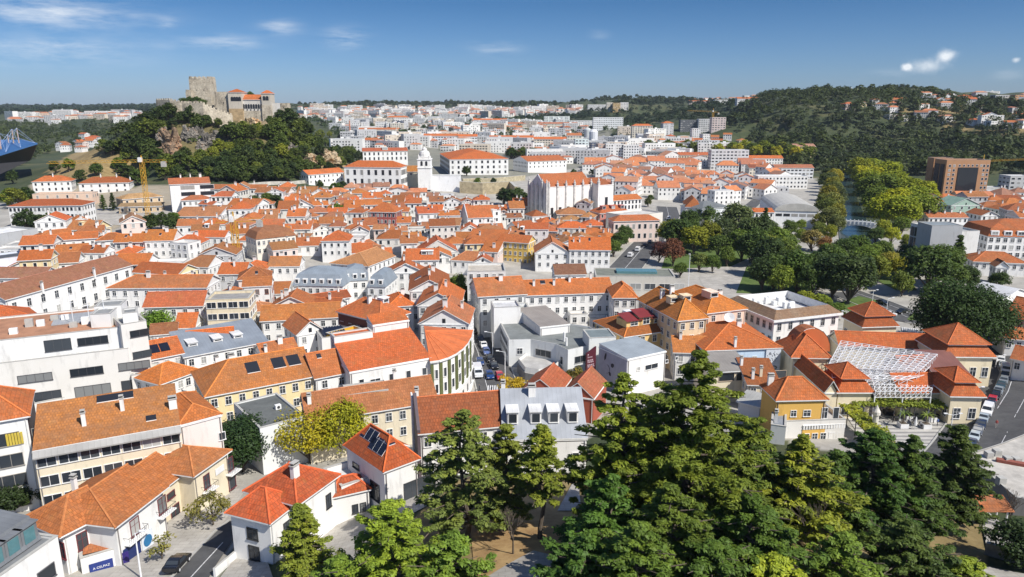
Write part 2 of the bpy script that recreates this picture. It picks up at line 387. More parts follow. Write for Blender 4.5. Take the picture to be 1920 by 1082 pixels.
class Frame:
 """a rectangular block: origin at the near-left corner on the ground, x along the front, y away from it"""
 def __init__(s, A, B, h, back, zg=None):
  if zg is None:
   p = ground(A[0], A[1], h); q = ground(B[0], B[1], h)
   zg = min(terr(p.x, p.y), terr(q.x, q.y))
  s.zg, s.h = zg, h
  a, b = at_z(A[0], A[1], zg + h), at_z(B[0], B[1], zg + h)
  d = b - a; s.W = math.hypot(d.x, d.y); s.ang = math.atan2(d.y, d.x); s.x, s.y = a.x, a.y
  if isinstance(back, tuple):
   side, bx, by = back
   c = at_z(bx, by, zg + h)
   e = c - (a if side == 'L' else b); s.D = max(3.0, math.hypot(e.x, e.y)); a2 = math.atan2(e.y, e.x) - math.pi / 2; a2 = (a2 + math.pi) % (2 * math.pi) - math.pi
   s.ang = (s.ang * s.W ** 2 + a2 * s.D ** 2) / (s.W ** 2 + s.D ** 2)
   if side == 'R': s.x, s.y = b.x - s.W * math.cos(s.ang), b.y - s.W * math.sin(s.ang)
  else: s.D = float(back)
 @classmethod
 def raw(cls, x, y, ang, W, D, h, zg):
  s = cls.__new__(cls); s.x, s.y, s.ang, s.W, s.D, s.h, s.zg = x, y, ang, W, D, h, zg
  return s
 def pt(s, x, y, z=0):
  q = rotv(x, y, s.ang); return Vector((s.x + q[0], s.y + q[1], s.zg + z))
 def reg(s, m=0.0):
  c = s.pt(s.W / 2, s.D / 2); FPS.append((c.x, c.y, s.W / 2 + m, s.D / 2 + m, s.ang))
def overlaps(f, m=0.0):
 c = f.pt(f.W / 2, f.D / 2)
 A = (c.x, c.y, f.W / 2 + m, f.D / 2 + m, f.ang)
 for B in FPS:
  dx, dy = B[0] - A[0], B[1] - A[1]
  if math.hypot(dx, dy) > math.hypot(A[2], A[3]) + math.hypot(B[2], B[3]): continue
  sep = False
  for ang in (A[4], A[4] + math.pi / 2, B[4], B[4] + math.pi / 2):
   ux, uy = math.cos(ang), math.sin(ang)
   ra = sum(abs(hh * (math.cos(A[4] + o) * ux + math.sin(A[4] + o) * uy)) for hh, o in ((A[2],0),(A[3], math.pi / 2)))
   rb = sum(abs(hh * (math.cos(B[4] + o) * ux + math.sin(B[4] + o) * uy)) for hh, o in ((B[2],0),(B[3], math.pi / 2)))
   if abs(dx * ux + dy * uy) > ra + rb: sep = True; break
  if not sep: return True
 return False
def roof_faces(kind, W, D, h, rise, ov, il=None, ir=None):
 """top faces of a pitched roof and a height function"""
 x0, x1, y0, y1, z = -ov, W + ov, -ov, D + ov, h
 if kind == 'hip': kind = 'rx' if W >= D else 'ry'; il = ir = (min(W, D) / 2 + ov) * 0.95
 if kind == 'hipL': kind = 'rx'; il = D / 2; ir = 0
 if kind == 'hipR': kind = 'rx'; il = 0; ir = D / 2
 if kind == 'gx': kind = 'rx'; il = ir = 0
 if kind == 'gy': kind = 'ry'; il = ir = 0
 if kind == 'pyr':
  c = (W / 2, D / 2, z + rise); q = [(x0, y0, z),(x1, y0, z),(x1, y1, z),(x0, y1, z)]
  return [[q[k], q[(k + 1) % 4], c] for k in range(4)],(lambda x, y: z + rise * max(0,1 - max(abs(x - W / 2) / (W / 2 + ov), abs(y - D / 2) / (D / 2 + ov)))),('pyr',)
 if kind == 'rx':
  m = (y0 + y1) / 2; a, b = (x0 + (il or 0), m, z + rise),(x1 - (ir or 0), m, z + rise)
  if a[0] > b[0]: a = b = ((a[0] + b[0]) / 2, m, z + rise)
  fs = [[(x0, y0, z),(x1, y0, z), b, a],[(x1, y1, z),(x0, y1, z), a, b]]
  if il: fs.append([(x0, y1, z),(x0, y0, z), a])
  if ir: fs.append([(x1, y0, z),(x1, y1, z), b])
  return fs, (lambda x, y: z + rise * max(0, min(1 - abs(y - m) / (m - y0),((x - x0) / il) if il else 9,((x1 - x) / ir) if ir else 9))),('rx', il, ir)
 if kind == 'ry':
  m = (x0 + x1) / 2; a, b = (m, y0 + (il or 0), z + rise),(m, y1 - (ir or 0), z + rise)
  if a[1] > b[1]: a = b = (m, (a[1] + b[1]) / 2, z + rise)
  fs = [[(x1, y0, z),(x1, y1, z), b, a],[(x0, y1, z),(x0, y0, z), a, b]]
  if il: fs.append([(x0, y0, z),(x1, y0, z), a])
  if ir: fs.append([(x1, y1, z),(x0, y1, z), b])
  return fs, (lambda x, y: z + rise * max(0, min(1 - abs(x - m) / (m - x0),((y - y0) / il) if il else 9,((y1 - y) / ir) if ir else 9))),('ry', il, ir)
 if kind == 'shed':
  return [[(x0, y0, z),(x1, y0, z),(x1, y1, z + rise),(x0, y1, z + rise)]],(lambda x, y: z + rise * (y - y0) / (y1 - y0)),('shed',)
 if kind == 'shedb':
  return [[(x0, y0, z + rise),(x1, y0, z + rise),(x1, y1, z),(x0, y1, z)]],(lambda x, y: z + rise * (y1 - y) / (y1 - y0)),('shedb',)
def cap(mb, a, b, r=0.16, m=1):
 mb.bar(Vector(a) + Vector((0,0,.02)), Vector(b) + Vector((0,0,.02)), r, m, n=5)
def roof_mesh(kind, W, D, h, rise, ov=0.45, thick=0.2, caps=True, il=None, ir=None):
 fs, hf, info = roof_faces(kind, W, D, h, rise, ov, il, ir)
 mb = MB(); cnt = {}
 key = lambda p: (round(p[0],4), round(p[1],4), round(p[2],4))
 for f in fs:
  g = [f[0]]
  for p in f[1:]:
   if key(p) != key(g[-1]): g.append(p)
  if len(g) < 3: continue
  mb.slope(g, 0)
  mb.face([(p[0], p[1], p[2] - thick) for p in g[::-1]],2)
  for k in range(len(g)):
   a, b = g[k], g[(k + 1) % len(g)]
   e = tuple(sorted((key(a), key(b)))); cnt.setdefault(e, []).append((a, b))
 for e, l in cnt.items():
  a, b = l[0]
  if len(l) == 1: mb.face([(a[0], a[1], a[2] - thick),(b[0], b[1], b[2] - thick), b, a],2)
  elif caps: cap(mb, a, b)
 return mb, hf, info
def chimney_mesh(w, d, hh):
 m = MB(); m.box(-w / 2, w / 2,-d / 2, d / 2,-1.2, hh, 0, bottom=False)
 m.box(-w / 2 - .1, w / 2 + .1,-d / 2 - .1, d / 2 + .1, hh, hh + .14,1)
 m.box(-w / 2 + .1, w / 2 - .1,-d / 2 + .1, d / 2 - .1, hh + .14, hh + .42,2); m.box(-w / 2 - .05, w / 2 + .05,-d / 2 - .05, d / 2 + .05, hh + .42, hh + .52,1)
 return m.mesh('chimney', ['plaster', 'concrete', 'dark_opening'], uv=False)
_chim = {}
def chimney(parent, x, y, z, s=0, color=WHITE):
 k = s % 4
 if k not in _chim: _chim[k] = chimney_mesh(*[(0.65,0.5,1.4),(0.55,0.55,1.9),(1.1,0.6,1.5),(0.5,0.5,1.1)][k])
 return link('chimney', _chim[k], parent, (x, y, z), color=color)
class Building:
 def __init__(s, name, label, cat, fr, group=None, lm=None):
  s.fr = fr; c = fr.pt(fr.W / 2, fr.D / 2)
  s.root = empty(name, (c.x, c.y, fr.zg), label, cat, group)
  s.c = c; s.Y = c.y
  if lm: LANDMARKS.append((lm, *proj((c.x, c.y, fr.zg + fr.h)), s.root.name))
 def rel(s, fr, x, y, z): return fr.pt(x, y, z) - Vector((s.c.x, s.c.y, s.fr.zg))
 def put(s, name, mb, mats, fr, color=None, parent=None, smooth=False):
  if parent is not None: return mb.build(name, mats, parent, (0,0,0),0, color, smooth)
  return mb.build(name, mats, s.root, s.rel(fr, 0,0,0), fr.ang, color, smooth)
 def window(s, fr, face, u, z, w, h, style, detail, color=WHITE):
  x, y, r = {'F': (u, 0,0), 'R': (fr.W, u, math.pi / 2), 'L': (0, fr.D - u, -math.pi / 2), 'B': (fr.W - u, fr.D, math.pi)}[face]
  one = detail > 0
  me, pm = win_mesh(w, h, style, one)
  o = link('window', me, s.root, s.rel(fr, x, y, z), fr.ang + r, color)
  if pm: link('pane', pm, o)
  return o
def seen_faces(fr):
 out = ''
 for f, (x, y, nx, ny) in {'F': (fr.W / 2,0,0,-1), 'R': (fr.W, fr.D / 2,1,0), 'L': (0, fr.D / 2,-1,0)}.items():
  p = fr.pt(x, y); n = rotv(nx, ny, fr.ang)
  if -(p.x * n[0] + p.y * n[1]) > 0.05 * math.hypot(p.x, p.y): out += f
 return out
def block(b, fr, roof='hip', rise=None, rc=ORANGE, wc=WHITE, rm=None, ov=0.45, win='auto', faces=None, wsz=(1.0,1.5), style='sash', cols=None, rows=None, fh=3.1, z1=1.0,
  ch=(), sky=(), dorm=(), wcol=WHITE, par=0.7, base=None, plinth=True, detail=None, il=None, ir=None, bal=(), skirt=None, floor_c=None, wall_mat='plaster', caps=None, acs=0, ulo=0.0, uhi=1.0):
 """walls, roof and openings of one rectangular block of a building"""
 W, D, h = fr.W, fr.D, fr.h
 Y = fr.pt(W / 2, D / 2).y
 if detail is None: detail = 0 if Y < 215 else (1 if Y < 330 else 2)
 mats = [wall_mat, 'white_paint', 'dark_opening', 'concrete', 'old_blind']
 w = MB()
 pitched = roof not in ('flat', 'mansard')
 lo = -3.0 - h * 0.1
 top = h - 0.12 if pitched else h
 for q in (((0,0),(W, 0)),((W, 0),(W, D)),((W, D),(0, D)),((0, D),(0,0))):
  (xa, ya),(xb, yb) = q
  w.face([(xa, ya, lo),(xb, yb, lo),(xb, yb, top),(xa, ya, top)],0)
 faces = faces if faces is not None else seen_faces(fr)
 half = min(W, D) / 2
 if rise is None: rise = {'shed': D * 0.28, 'shedb': D * 0.25}.get(roof, (half if roof in ('hip', 'pyr') else (W / 2 if roof in ('gy',) else D / 2)) * 0.46)
 if pitched and ov > 0:
  e = 0.16
  w.box(-e, W + e, -e, 0.0, h - .42, h - .13,1); w.box(-e, 0,0, D, h - .42, h - .13,1); w.box(W, W + e, 0, D, h - .42, h - .13,1)
 wl = []
 if win == 'auto':
  nf = rows if rows else max(1, int((h - 0.4) / fh))
  for f in faces:
   Lf = W if f == 'F' else D
   n = cols if (cols and f == 'F') else max(1, int(round(Lf * (uhi - ulo) / (2.9 if style != 'strip' else wsz[0] + 1.2))))
   if Lf < 2.2: continue
   for r in range(nf):
    z = h - (nf - r) * fh + z1 - 0.25
    for k in range(n):
     wl.append((f, Lf * (ulo + (uhi - ulo) * (k + .5) / n), z, min(wsz[0], Lf * (uhi - ulo) / n - .4), wsz[1], style))
 elif isinstance(win, (list, tuple)):
  wl = list(win)
 if detail >= 2:
  for f, u, z, ww, hh, st in wl:
   for e, mt, dd in ((0.14,1,0.05),(0.0,4 if RND.random() < .22 else 2,0.09)):
    a, bb, c0, c1 = u - ww / 2 - e, u + ww / 2 + e, z - e, z + hh + e
    if f == 'F': w.face([(a, -dd, c0),(bb, -dd, c0),(bb, -dd, c1),(a, -dd, c1)], mt)
    elif f == 'R': w.face([(W + dd, a, c0),(W + dd, bb, c0),(W + dd, bb, c1),(W + dd, a, c1)], mt)
    else: w.face([(-dd, D - a, c0),(-dd, D - bb, c0),(-dd, D - bb, c1),(-dd, D - a, c1)], mt)
 if roof == 'flat':
  t = 0.3
  w.face([(t, t, h),(W - t, t, h),(W - t, t, h - par),(t, t, h - par)],0); w.face([(t, D - t, h),(t, D - t, h - par),(W - t, D - t, h - par),(W - t, D - t, h)],0)
  w.face([(t, t, h),(t, t, h - par),(t, D - t, h - par),(t, D - t, h)],0); w.face([(W - t, t, h),(W - t, D - t, h),(W - t, D - t, h - par),(W - t, t, h - par)],0)
  for x0, x1, y0, y1 in ((-.06, W + .06,-.06, t + .03),(-.06, W + .06, D - t - .03, D + .06),(-.06, t + .03, t + .03, D - t - .03),(W - t - .03, W + .06, t + .03, D - t - .03)):
   w.box(x0, x1, y0, y1, h + .002, h + .08,3)
 hf = lambda x, y: h
 rm = rm or ('clay_tiles' if roof != 'flat' else 'flat_roof')
 cp = caps if caps is not None else (Y < 300)
 if pitched:
  mb, hf, info = roof_mesh(roof, W, D, h, rise, ov, caps=cp and rm == 'clay_tiles', il=il, ir=ir)
  if info[0] == 'rx':
   zr = h - .12 + rise * D / (D + 2 * ov)
   if not info[1]: w.face([(0,0, h - .13),(0, D, h - .13),(0, D / 2, zr - .1)][::-1],0)
   if not info[2]: w.face([(W, 0, h - .13),(W, D, h - .13),(W, D / 2, zr - .1)],0)
  if info[0] == 'ry':
   zr = h - .12 + rise * W / (W + 2 * ov)
   if not info[1]:
    w.face([(0,0, h - .13),(W, 0, h - .13),(W / 2,0, zr - .1)],0)
    if win == 'auto' and W > 5: w.face([(W / 2 - .4,-.05, h + .1),(W / 2 + .4,-.05, h + .1),(W / 2 + .4,-.05, h + min(1.2, rise * .5)),(W / 2 - .4,-.05, h + min(1.2, rise * .5))],2)
  if info[0] in ('shed', 'shedb'):
   za, zb = (0, rise) if info[0] == 'shed' else (rise, 0)
   w.face([(0,0, h - .13),(0,0, h - .2 + za),(0, D, h - .2 + zb),(0, D, h - .13)],0); w.face([(W, 0, h - .13),(W, D, h - .13),(W, D, h - .2 + zb),(W, 0, h - .2 + za)],0)
   yy = D if info[0] == 'shed' else 0
   w.face([(0, yy, h - .13),(W, yy, h - .13),(W, yy, h - .2 + rise),(0, yy, h - .2 + rise)],0)
 elif roof == 'flat':
  mb = MB(); mb.face([(.3,.3, h - par),(W - .3,.3, h - par),(W - .3, D - .3, h - par),(.3, D - .3, h - par)],0)
 else:  # mansard
  mb = MB(); i = 1.3; r1 = rise if rise and rise > 1.5 else 2.6
  q0 = [(-.3,-.3, h),(W + .3,-.3, h),(W + .3, D + .3, h),(-.3, D + .3, h)]; q1 = [(i, i, h + r1),(W - i, i, h + r1),(W - i, D - i, h + r1),(i, D - i, h + r1)]
  for k in range(4): mb.slope([q0[k], q0[(k + 1) % 4], q1[(k + 1) % 4], q1[k]],0)
  fs2, _, _ = roof_faces('hip', W - 2 * i, D - 2 * i, h + r1, min(W, D) * .13,0)
  for f in fs2: mb.slope([(p[0] + i, p[1] + i, p[2] + .001) for p in f],0)
  mb.face(q0[::-1],2)
  hf = lambda x, y: h + r1
 wall = b.put('wall', w, mats, fr, wc)
 ro = b.put('roof', mb, [rm, 'ridge_tiles', 'white_paint' if pitched else 'concrete'], fr, rc)
 if detail < 2:
  for f, u, z, ww, hh, st in wl: b.window(fr, f, u, z, ww, hh, st, detail, wcol)
 if detail == 0 and pitched and W > 5:
  for x in (.25, W - .25): dp = MB(); dp.bar((x, -.1,-.5),(x, -.1, h - .4),.07,0,5); b.put('downpipe', dp, ['paint'], fr, (.22,.2,.19) if RND.random() < .6 else (.6,.6,.58))
 for k, q in enumerate(ch):
  x, y = q[0] * W, q[1] * D
  chimney(ro, x, y, hf(x, y), q[2] if len(q) > 2 else k, WHITE if len(q) < 4 else q[3])
 for q in sky:   # flush roof lights: u, v, w, l
  sk = MB(); x, y = q[0] * W, q[1] * D; ww, ll = (q[2], q[3]) if len(q) > 2 else (0.9,1.2)
  P = [(x - ww / 2, y - ll / 2),(x + ww / 2, y - ll / 2),(x + ww / 2, y + ll / 2),(x - ww / 2, y + ll / 2)]
  T = [(a, c, hf(a, c) + .12) for a, c in P]; sk.face(T, 0)
  for k in range(4):
   a, c = T[k], T[(k + 1) % 4]; sk.face([(a[0], a[1], a[2] - .3),(c[0], c[1], c[2] - .3), c, a],1)
  b.put('skylight', sk, ['dark_opening', 'white_paint'], fr, parent=ro)
 for q in dorm:  # dormer: u, v, width, height
  x, y = q[0] * W, q[1] * D; ww, hh = (q[2], q[3]) if len(q) > 2 else (1.6,1.5)
  z0 = hf(x, y); yb = y + hh / max(0.2,(hf(x, y + 1) - z0)) if hf(x, y + 1) > z0 + .05 else y + 2.2
  dm = MB(); dm.box(x - ww / 2, x + ww / 2, y, yb, z0 - .4, z0 + hh, 0, bottom=False)
  dm.box(x - ww / 2 - .15, x + ww / 2 + .15, y - .25, yb, z0 + hh, z0 + hh + .12,1)
  do = b.put('dormer', dm, ['plaster', rm if rm != 'clay_tiles' else 'ridge_tiles'], fr, wc, parent=ro)
  wo = link('window', win_mesh(ww - .5, hh - .55, 'plain', True)[0], do, (x, y, z0 + .3))
 for q in bal:   # balconies: face F, u, z, width
  u, z, ww = q[:3]; bm = MB(); dpt = q[3] if len(q) > 3 else 0.9
  bm.box(u - ww / 2, u + ww / 2,-dpt, -0.005, z - .15, z, 0)
  n = max(3, int(ww / .35))
  for k in range(n + 1):
   x = u - ww / 2 + ww * k / n; bm.bar((x, -dpt + .05, z),(x, -dpt + .05, z + .95),0.018,1)
  for xx in (u - ww / 2, u + ww / 2): bm.bar((xx, -dpt + .05, z + .95),(xx, 0, z + .95),0.03,1)
  bm.bar((u - ww / 2,-dpt + .05, z + .95),(u + ww / 2,-dpt + .05, z + .95),0.035,1)
  b.put('balcony', bm, ['white_paint', 'dark_metal'], fr)
 for k in range(acs):
  am = MB(); x = W * (.2 + .6 * RND.random()); y = D * (.25 + .5 * RND.random()); zz = hf(x, y) - (par if roof == 'flat' else 0)
  am.box(x - .5, x + .5, y - .35, y + .35, zz, zz + .8,0); am.bar((x, y - .36, zz + .4),(x, y - .37, zz + .4),.28,1, n=10)
  b.put('air_conditioner', am, ['white_paint', 'dark_metal'], fr, parent=ro)
 fr.reg()
 return wall, ro, hf
def house(label, A, B, h, back, name='house', cat='house', group=None, lm=None, zg=None, auto=None, **kw):
 fr = Frame(A, B, h, back, zg)
 b = Building(name, label, cat, fr, group, lm)
 b.wall, b.roof, b.hf = block(b, fr, **kw)
 return b
def polyb(b, pts, h, zg, wc=WHITE, rc=(.3,.3,.3), par=0.6, win=(), rm='flat_roof', fan=None, rise=0, wall_mat='plaster', name='wall', reg=True):
 """a block on a free outline: eave corners given as pixels, anticlockwise from the left near corner; windows per edge (edge, n, rows, w, h, style)"""
 P = [at_z(x, y, zg + h) for x, y in pts]
 o = Vector((b.c.x, b.c.y, b.fr.zg)); n = len(P)
 Q = [Vector((p.x - o.x, p.y - o.y, 0)) for p in P]; z0 = zg - o.z
 cx = sum(q.x for q in Q) / n; cy = sum(q.y for q in Q) / n
 w = MB()
 for k in range(n):
  a, c = Q[k], Q[(k + 1) % n]
  w.face([(a.x, a.y, z0 - 4),(c.x, c.y, z0 - 4),(c.x, c.y, z0 + h),(a.x, a.y, z0 + h)],0)
  if fan is None:
   ia, ic = a.lerp(Vector((cx, cy, 0)),.03), c.lerp(Vector((cx, cy, 0)),.03)
   w.face([(a.x, a.y, z0 + h),(c.x, c.y, z0 + h),(ic.x, ic.y, z0 + h),(ia.x, ia.y, z0 + h)],1)
   w.face([(ia.x, ia.y, z0 + h),(ic.x, ic.y, z0 + h),(ic.x, ic.y, z0 + h - par),(ia.x, ia.y, z0 + h - par)],0)
 wo = w.build(name, [wall_mat, 'concrete'], b.root, color=wc)
 r = MB()
 if fan is None:
  r.face([(q.x, q.y, z0 + h - par) for q in Q],0)
 else:
  ap = at_z(fan[0], fan[1], zg + h + rise) - o
  for k in range(n):
   a, c = Q[k], Q[(k + 1) % n]
   a2, c2 = a + (a - Vector((ap.x, ap.y, 0))).normalized() * .5, c + (c - Vector((ap.x, ap.y, 0))).normalized() * .5
   r.slope([(a2.x, a2.y, z0 + h),(c2.x, c2.y, z0 + h),(ap.x, ap.y, z0 + h + rise)],0)
   r.face([(a2.x, a2.y, z0 + h - .3),(c2.x, c2.y, z0 + h - .3),(c2.x, c2.y, z0 + h),(a2.x, a2.y, z0 + h)],2)
   cap(r, (a2.x, a2.y, z0 + h),(ap.x, ap.y, z0 + h + rise),.1)
 ro = r.build('roof', [rm, 'ridge_tiles', 'white_paint'], b.root, color=rc)
 for e, cnt, rows, ww, hh, st in win:
  a, c = Q[e], Q[(e + 1) % n]; d = c - a; ang = math.atan2(d.y, d.x)
  for zr in rows:
   for k in range(cnt):
    p = a + d * ((k + .5) / cnt)
    me, pm = win_mesh(ww, hh, st, False)
    o2 = link('window', me, b.root, (p.x, p.y, z0 + zr), ang, (0.3,0.3,0.3) if st == 'strip' else WHITE); link('pane', pm, o2)
 if reg:
  mn = [min(p[i] for p in P) for i in (0,1)]; mx = [max(p[i] for p in P) for i in (0,1)]
  FPS.append(((mn[0] + mx[0]) / 2,(mn[1] + mx[1]) / 2,(mx[0] - mn[0]) / 2,(mx[1] - mn[1]) / 2,0))
 return wo, ro, Q, z0
def slab(label, pl, pr, pt, pb, depth=14, wc=WHITE, rc=ORANGE, roof='hip', Y=None, yaw=0.0, name='apartment_block', cat='apartment block', group=None, lm=None, style=0, fl=3.0, zb=None, rise=None, side=None, floors=None):
 """a far block from its outline in the picture: left, right, eave and foot; Y is its distance"""
 if Y is None:
  g = ground((pl + pr) / 2, pb); Y = g.y
 a, c = at_y(pl, pb, Y), at_y(pr, pb, Y)
 t = at_y((pl + pr) / 2, pt, Y)
 zg = min(a.z, terr(a.x, a.y) if abs(terr(a.x, a.y) - a.z) < 6 else a.z); h = t.z - zg
 fr = Frame.raw(a.x, a.y, yaw, (c.x - a.x) / max(.5, math.cos(yaw)), depth, h, zg)
 b = Building(name, label, cat, fr, group, lm)
 rows = floors or max(1, int((h - .3) / fl)); wl = []
 W = fr.W
 for f in seen_faces(fr):
  Lf = W if f == 'F' else depth
  sp = [2.9,3.6,2.6][style % 3]; n = max(1, int(Lf / sp)); ww, hh = [(1.3,1.4),(2.4,1.3),(1.5,1.5)][style % 3]
  for r in range(rows):
   for k in range(n):
    if style == 2 and k % 4 == 3: continue
    wl.append((f, Lf * (k + .5) / n, (h - .4) - (rows - r) * (h - .6) / rows + .9, ww, hh, 'plain'))
 b.wall, b.roof, b.hf = block(b, fr, roof=roof, wc=wc, rc=rc, win=wl, detail=2, caps=False, rise=rise, par=0.5)
 return b
# ---------------------------------------------------------------- near left quarter
LT = (0.33,0.35,0.37)   # slate grey sheet
b = house('modern white house with grey standing-seam mansard and teal dormer glass beside the black car street', (-60,1122),(108,1005),7.5,11, lm='grey mansard house',
  roof='flat', rc=(.20,.21,.22), wc=WHITE, par=.3, win=[('F', 9,3.2,2.2,1.6, 'plain'),('F', 4,3.2,2.2,1.6, 'plain')], wcol=(.1,.1,.11))
fr = Frame((-55,1113),(100,1003),7.6,9); b2 = b
m = MB(); W_, D_ = fr.W, 8.5
m.slope([(0.6,1.0,7.4),(W_ - .6,1.0,7.4),(W_ - .6,2.2,10.2),(0.6,2.2,10.2)]); m.slope([(W_ - .6,1.0,7.4),(W_ - .6, D_, 7.4),(W_ - .6, D_, 10.2),(W_ - .6,2.2,10.2)])
m.slope([(0.6,2.2,10.2),(W_ - .6,2.2,10.2),(W_ - .6, D_, 10.9),(0.6, D_, 10.9)]); m.slope([(W_ - .6, D_, 7.4),(.6, D_, 7.4),(.6, D_, 10.9),(W_ - .6, D_, 10.9)])
ro = b.put('roof', m, ['sheet_roof'], fr, (.17,.18,.19))
for u in (W_ * .42, W_ * .62, W_ * .82):
 d = MB(); d.box(u - 1.1, u + 1.1,1.2,3.4,7.4,9.8,0); d.box(u - 1.25, u + 1.25,1.0,3.4,9.8,9.95,0); do = b.put('dormer', d, ['sheet_roof'], fr, (.2,.21,.22), parent=ro)
 g = MB(); g.box(u - .7, u + .7,1.14,1.19,7.8,9.5); b.put('pane', g, ['teal_glass'], fr, parent=do)
DRED = (0.16,0.035,0.04)
b = house('white corner house with worn tiled roof, dark red windows and balcony by the black car', (215,983),(304,915),7.0,11, lm='white balcony house', cat='house',
  roof='rx', il=3.5, ir=0.0, rise=2.7, rc=OLD, wc=WHITE, ov=.7, win=[('F', 3.2,3.6,1.5,2.2, 'sash'),('F', 8.6,3.6,1.5,2.2, 'sash')], wcol=DRED, bal=[(2.8,3.4,3.6),(8.8,3.4,3.0)], ch=[(.55,.9,1)])
fr = Frame((116,1000),(190,961),7.0,('L', 54,971), b.fr.zg)
block(b, fr, roof='rx', il=4, ir=0, rise=2.6, rc=OLD, ov=.7, win=[('F', 2.2,3.6,1.2,2.2, 'sash'),('L', 3,3.4,1.3,2.2, 'sash'),('L', 6.5,3.4,1.3,2.2, 'sash')], wcol=DRED)
fr = Frame((150,1048),(212,1030),3.4,6, b.fr.zg)
block(b, fr, roof='flat', wc=WHITE, rc=(.4,.38,.34), win=[], par=.9)
m = MB(); m.face([(.3,.8,3.4),(3.2,.4,3.4),(3.2,4.5,4.4),(1.2,5,4.4)]); m.face([(3.2,.4,3.4),(5,2,3.4),(3.2,4.5,4.4)]); b.put('porch_roof', m, ['clay_tiles'], fr, ORANGE)
def sign(b, fr, x0, x1, z0, z1, col, text=None, tcol=(.85,.85,.85), face='F', name='sign', size=None):
 m = MB();
 if face == 'F': m.box(x0, x1,-.16,-.06, z0, z1)
 o = b.put(name, m, ['paint'], fr, col)
 if text: letters(text, o, ((x0 + x1) / 2,-.18,(z0 + z1) / 2),0, size or (z1 - z0) * .45, tcol)
 return o
def letters(text, parent, loc, rz, size, col):
 cu = bpy.data.curves.new('lettering', 'FONT'); cu.body = text; cu.size = size; cu.extrude = .01; cu.align_x = 'CENTER'; cu.align_y = 'CENTER'
 tmp = bpy.data.objects.new('lettering', cu); COL.objects.link(tmp)
 me = bpy.data.meshes.new_from_object(tmp.evaluated_get(bpy.context.evaluated_depsgraph_get()))
 bpy.data.objects.remove(tmp)
 me.materials.clear(); me.materials.append(MAT['paint'])
 o = link('lettering', me, parent, loc, 0, col); o.rotation_euler = (math.pi / 2,0, rz); return o
sign(b, fr, .8,3.4,.9,2.3,(.02,.04,.20), 'A CELPAZ', (.8,.8,.8), size=.42)
sign(b, fr, 4.0,5.2,.6,2.6,(.03,.015,.16))
sign(b, b.fr, .6,3.6,.3,2.9,(.015,.03,.13)); s = sign(b, b.fr, 3.9,6.0,.3,2.9,(.7,.75,.8))
m = MB(); m.lathe([(0,-.01),(.8,-.01),(.8,.02),(0,.02)],18); o = m.build('emblem', ['paint'], s, (4.95,-.19,1.6), color=(.02,.16,.35)); o.rotation_euler = (math.pi / 2,0,0)
b = house('cream house with hipped old tile roof and two small balconies beside the round dark tree', (362,890),(425,846),7.2,11, lm='cream balcony house',
  roof='hip', rise=2.2, rc=OLD, wc=CREAM, ov=.6, win=[('F', 2.6,3.7,1.2,2.1, 'sash'),('F', 8.2,3.7,1.2,2.1, 'sash'),('F', 8.2,.6,1.6,2.2, 'plain')], wcol=DRED, bal=[(2.6,3.5,2.6,1.1),(8.2,3.5,2.6,1.1)], ch=[(.2,.8,1)])
fr = Frame((296,922),(345,884),6.6,9, b.fr.zg)
block(b, fr, roof='rx', il=0, ir=0, rise=2.6, rc=OLD, wc=CREAM, win=[('F', 2.5,4.2,1.6,.9, 'plain'),('F', 3,.9,1.8,1.8, 'sash')], wcol=DRED)
sign(b, b.fr, 4.6,6.6,4.6,5.6,(.75,.75,.75))
b = house('long four-storey block with mottled orange lean-to roof and grey sheet eaves above strip windows', (62,845),(337,797),12.5,('L', 74,795), name='apartment_block', cat='apartment block', lm='long strip-window block',
  roof='shed', rise=3.2, rc=(.56,.20,.04), wc=CREAM, ov=.1, win='auto', style='strip', wsz=(3.6,1.5), cols=7, rows=4, fh=3.0, z1=.6, wcol=WHITE,
  ch=[(.33,.35,1),(.60,.55,1),(.97,.4,2)], sky=[(.55,.88,5,1.6),(.8,.25,1.4,1.2)], acs=0)
m = MB(); W_ = b.fr.W; m.slope([(-.1,-1.0,11.7),(W_ + .1,-1.0,11.7),(W_ + .1,-.1,12.42),(-.1,-.1,12.42)]); m.face([(-.1,-1.0,11.7),(-.1,-1.0,11.5),(W_ + .1,-1.0,11.5),(W_ + .1,-1.0,11.7)][::-1]); m.face([(-.1,-1.0,11.5),(W_ + .1,-1.0,11.5),(W_ + .1,0,11.5),(-.1,0,11.5)])
b.put('eaves_sheet', m, ['sheet_roof'], b.fr, (.36,.35,.33))
fr = Frame((337,797),(414,776),12.3,('R', 367,735), b.fr.zg)
block(b, fr, roof='hip', rise=1.6, rc=(.56,.19,.05), wc=(.76,.70,.66), win=[('F', 6,8,.9,1.2, 'plain'),('F', 6,4,.9,1.2, 'plain')], ov=.2)
b = house('tall corner apartment with dark clad side wall and yellow curtains at the left edge', (-70,800),(50,779),15.0,('R', 60,735), name='apartment_block', cat='apartment block', lm='dark-sided corner apartment',
  roof='hip', rise=3, rc=ORANGE, wc=WHITE, win=[('F', u, z, 4.4,1.9, 'strip') for u in (4,10) for z in (1.2,4.4,7.6,10.9)], wcol=(.3,.28,.25), faces='F')
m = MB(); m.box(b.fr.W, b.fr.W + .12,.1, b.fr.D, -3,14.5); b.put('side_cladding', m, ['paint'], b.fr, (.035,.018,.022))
m = MB();
for k in range(6): m.box(b.fr.W - 2.9 + k * .35, b.fr.W - 2.62 + k * .35,-.2,-.06,10.9,12.7)
b.put('curtain', m, ['paint'], b.fr, (.55,.42,.06))
WG = (.70,.685,.65)
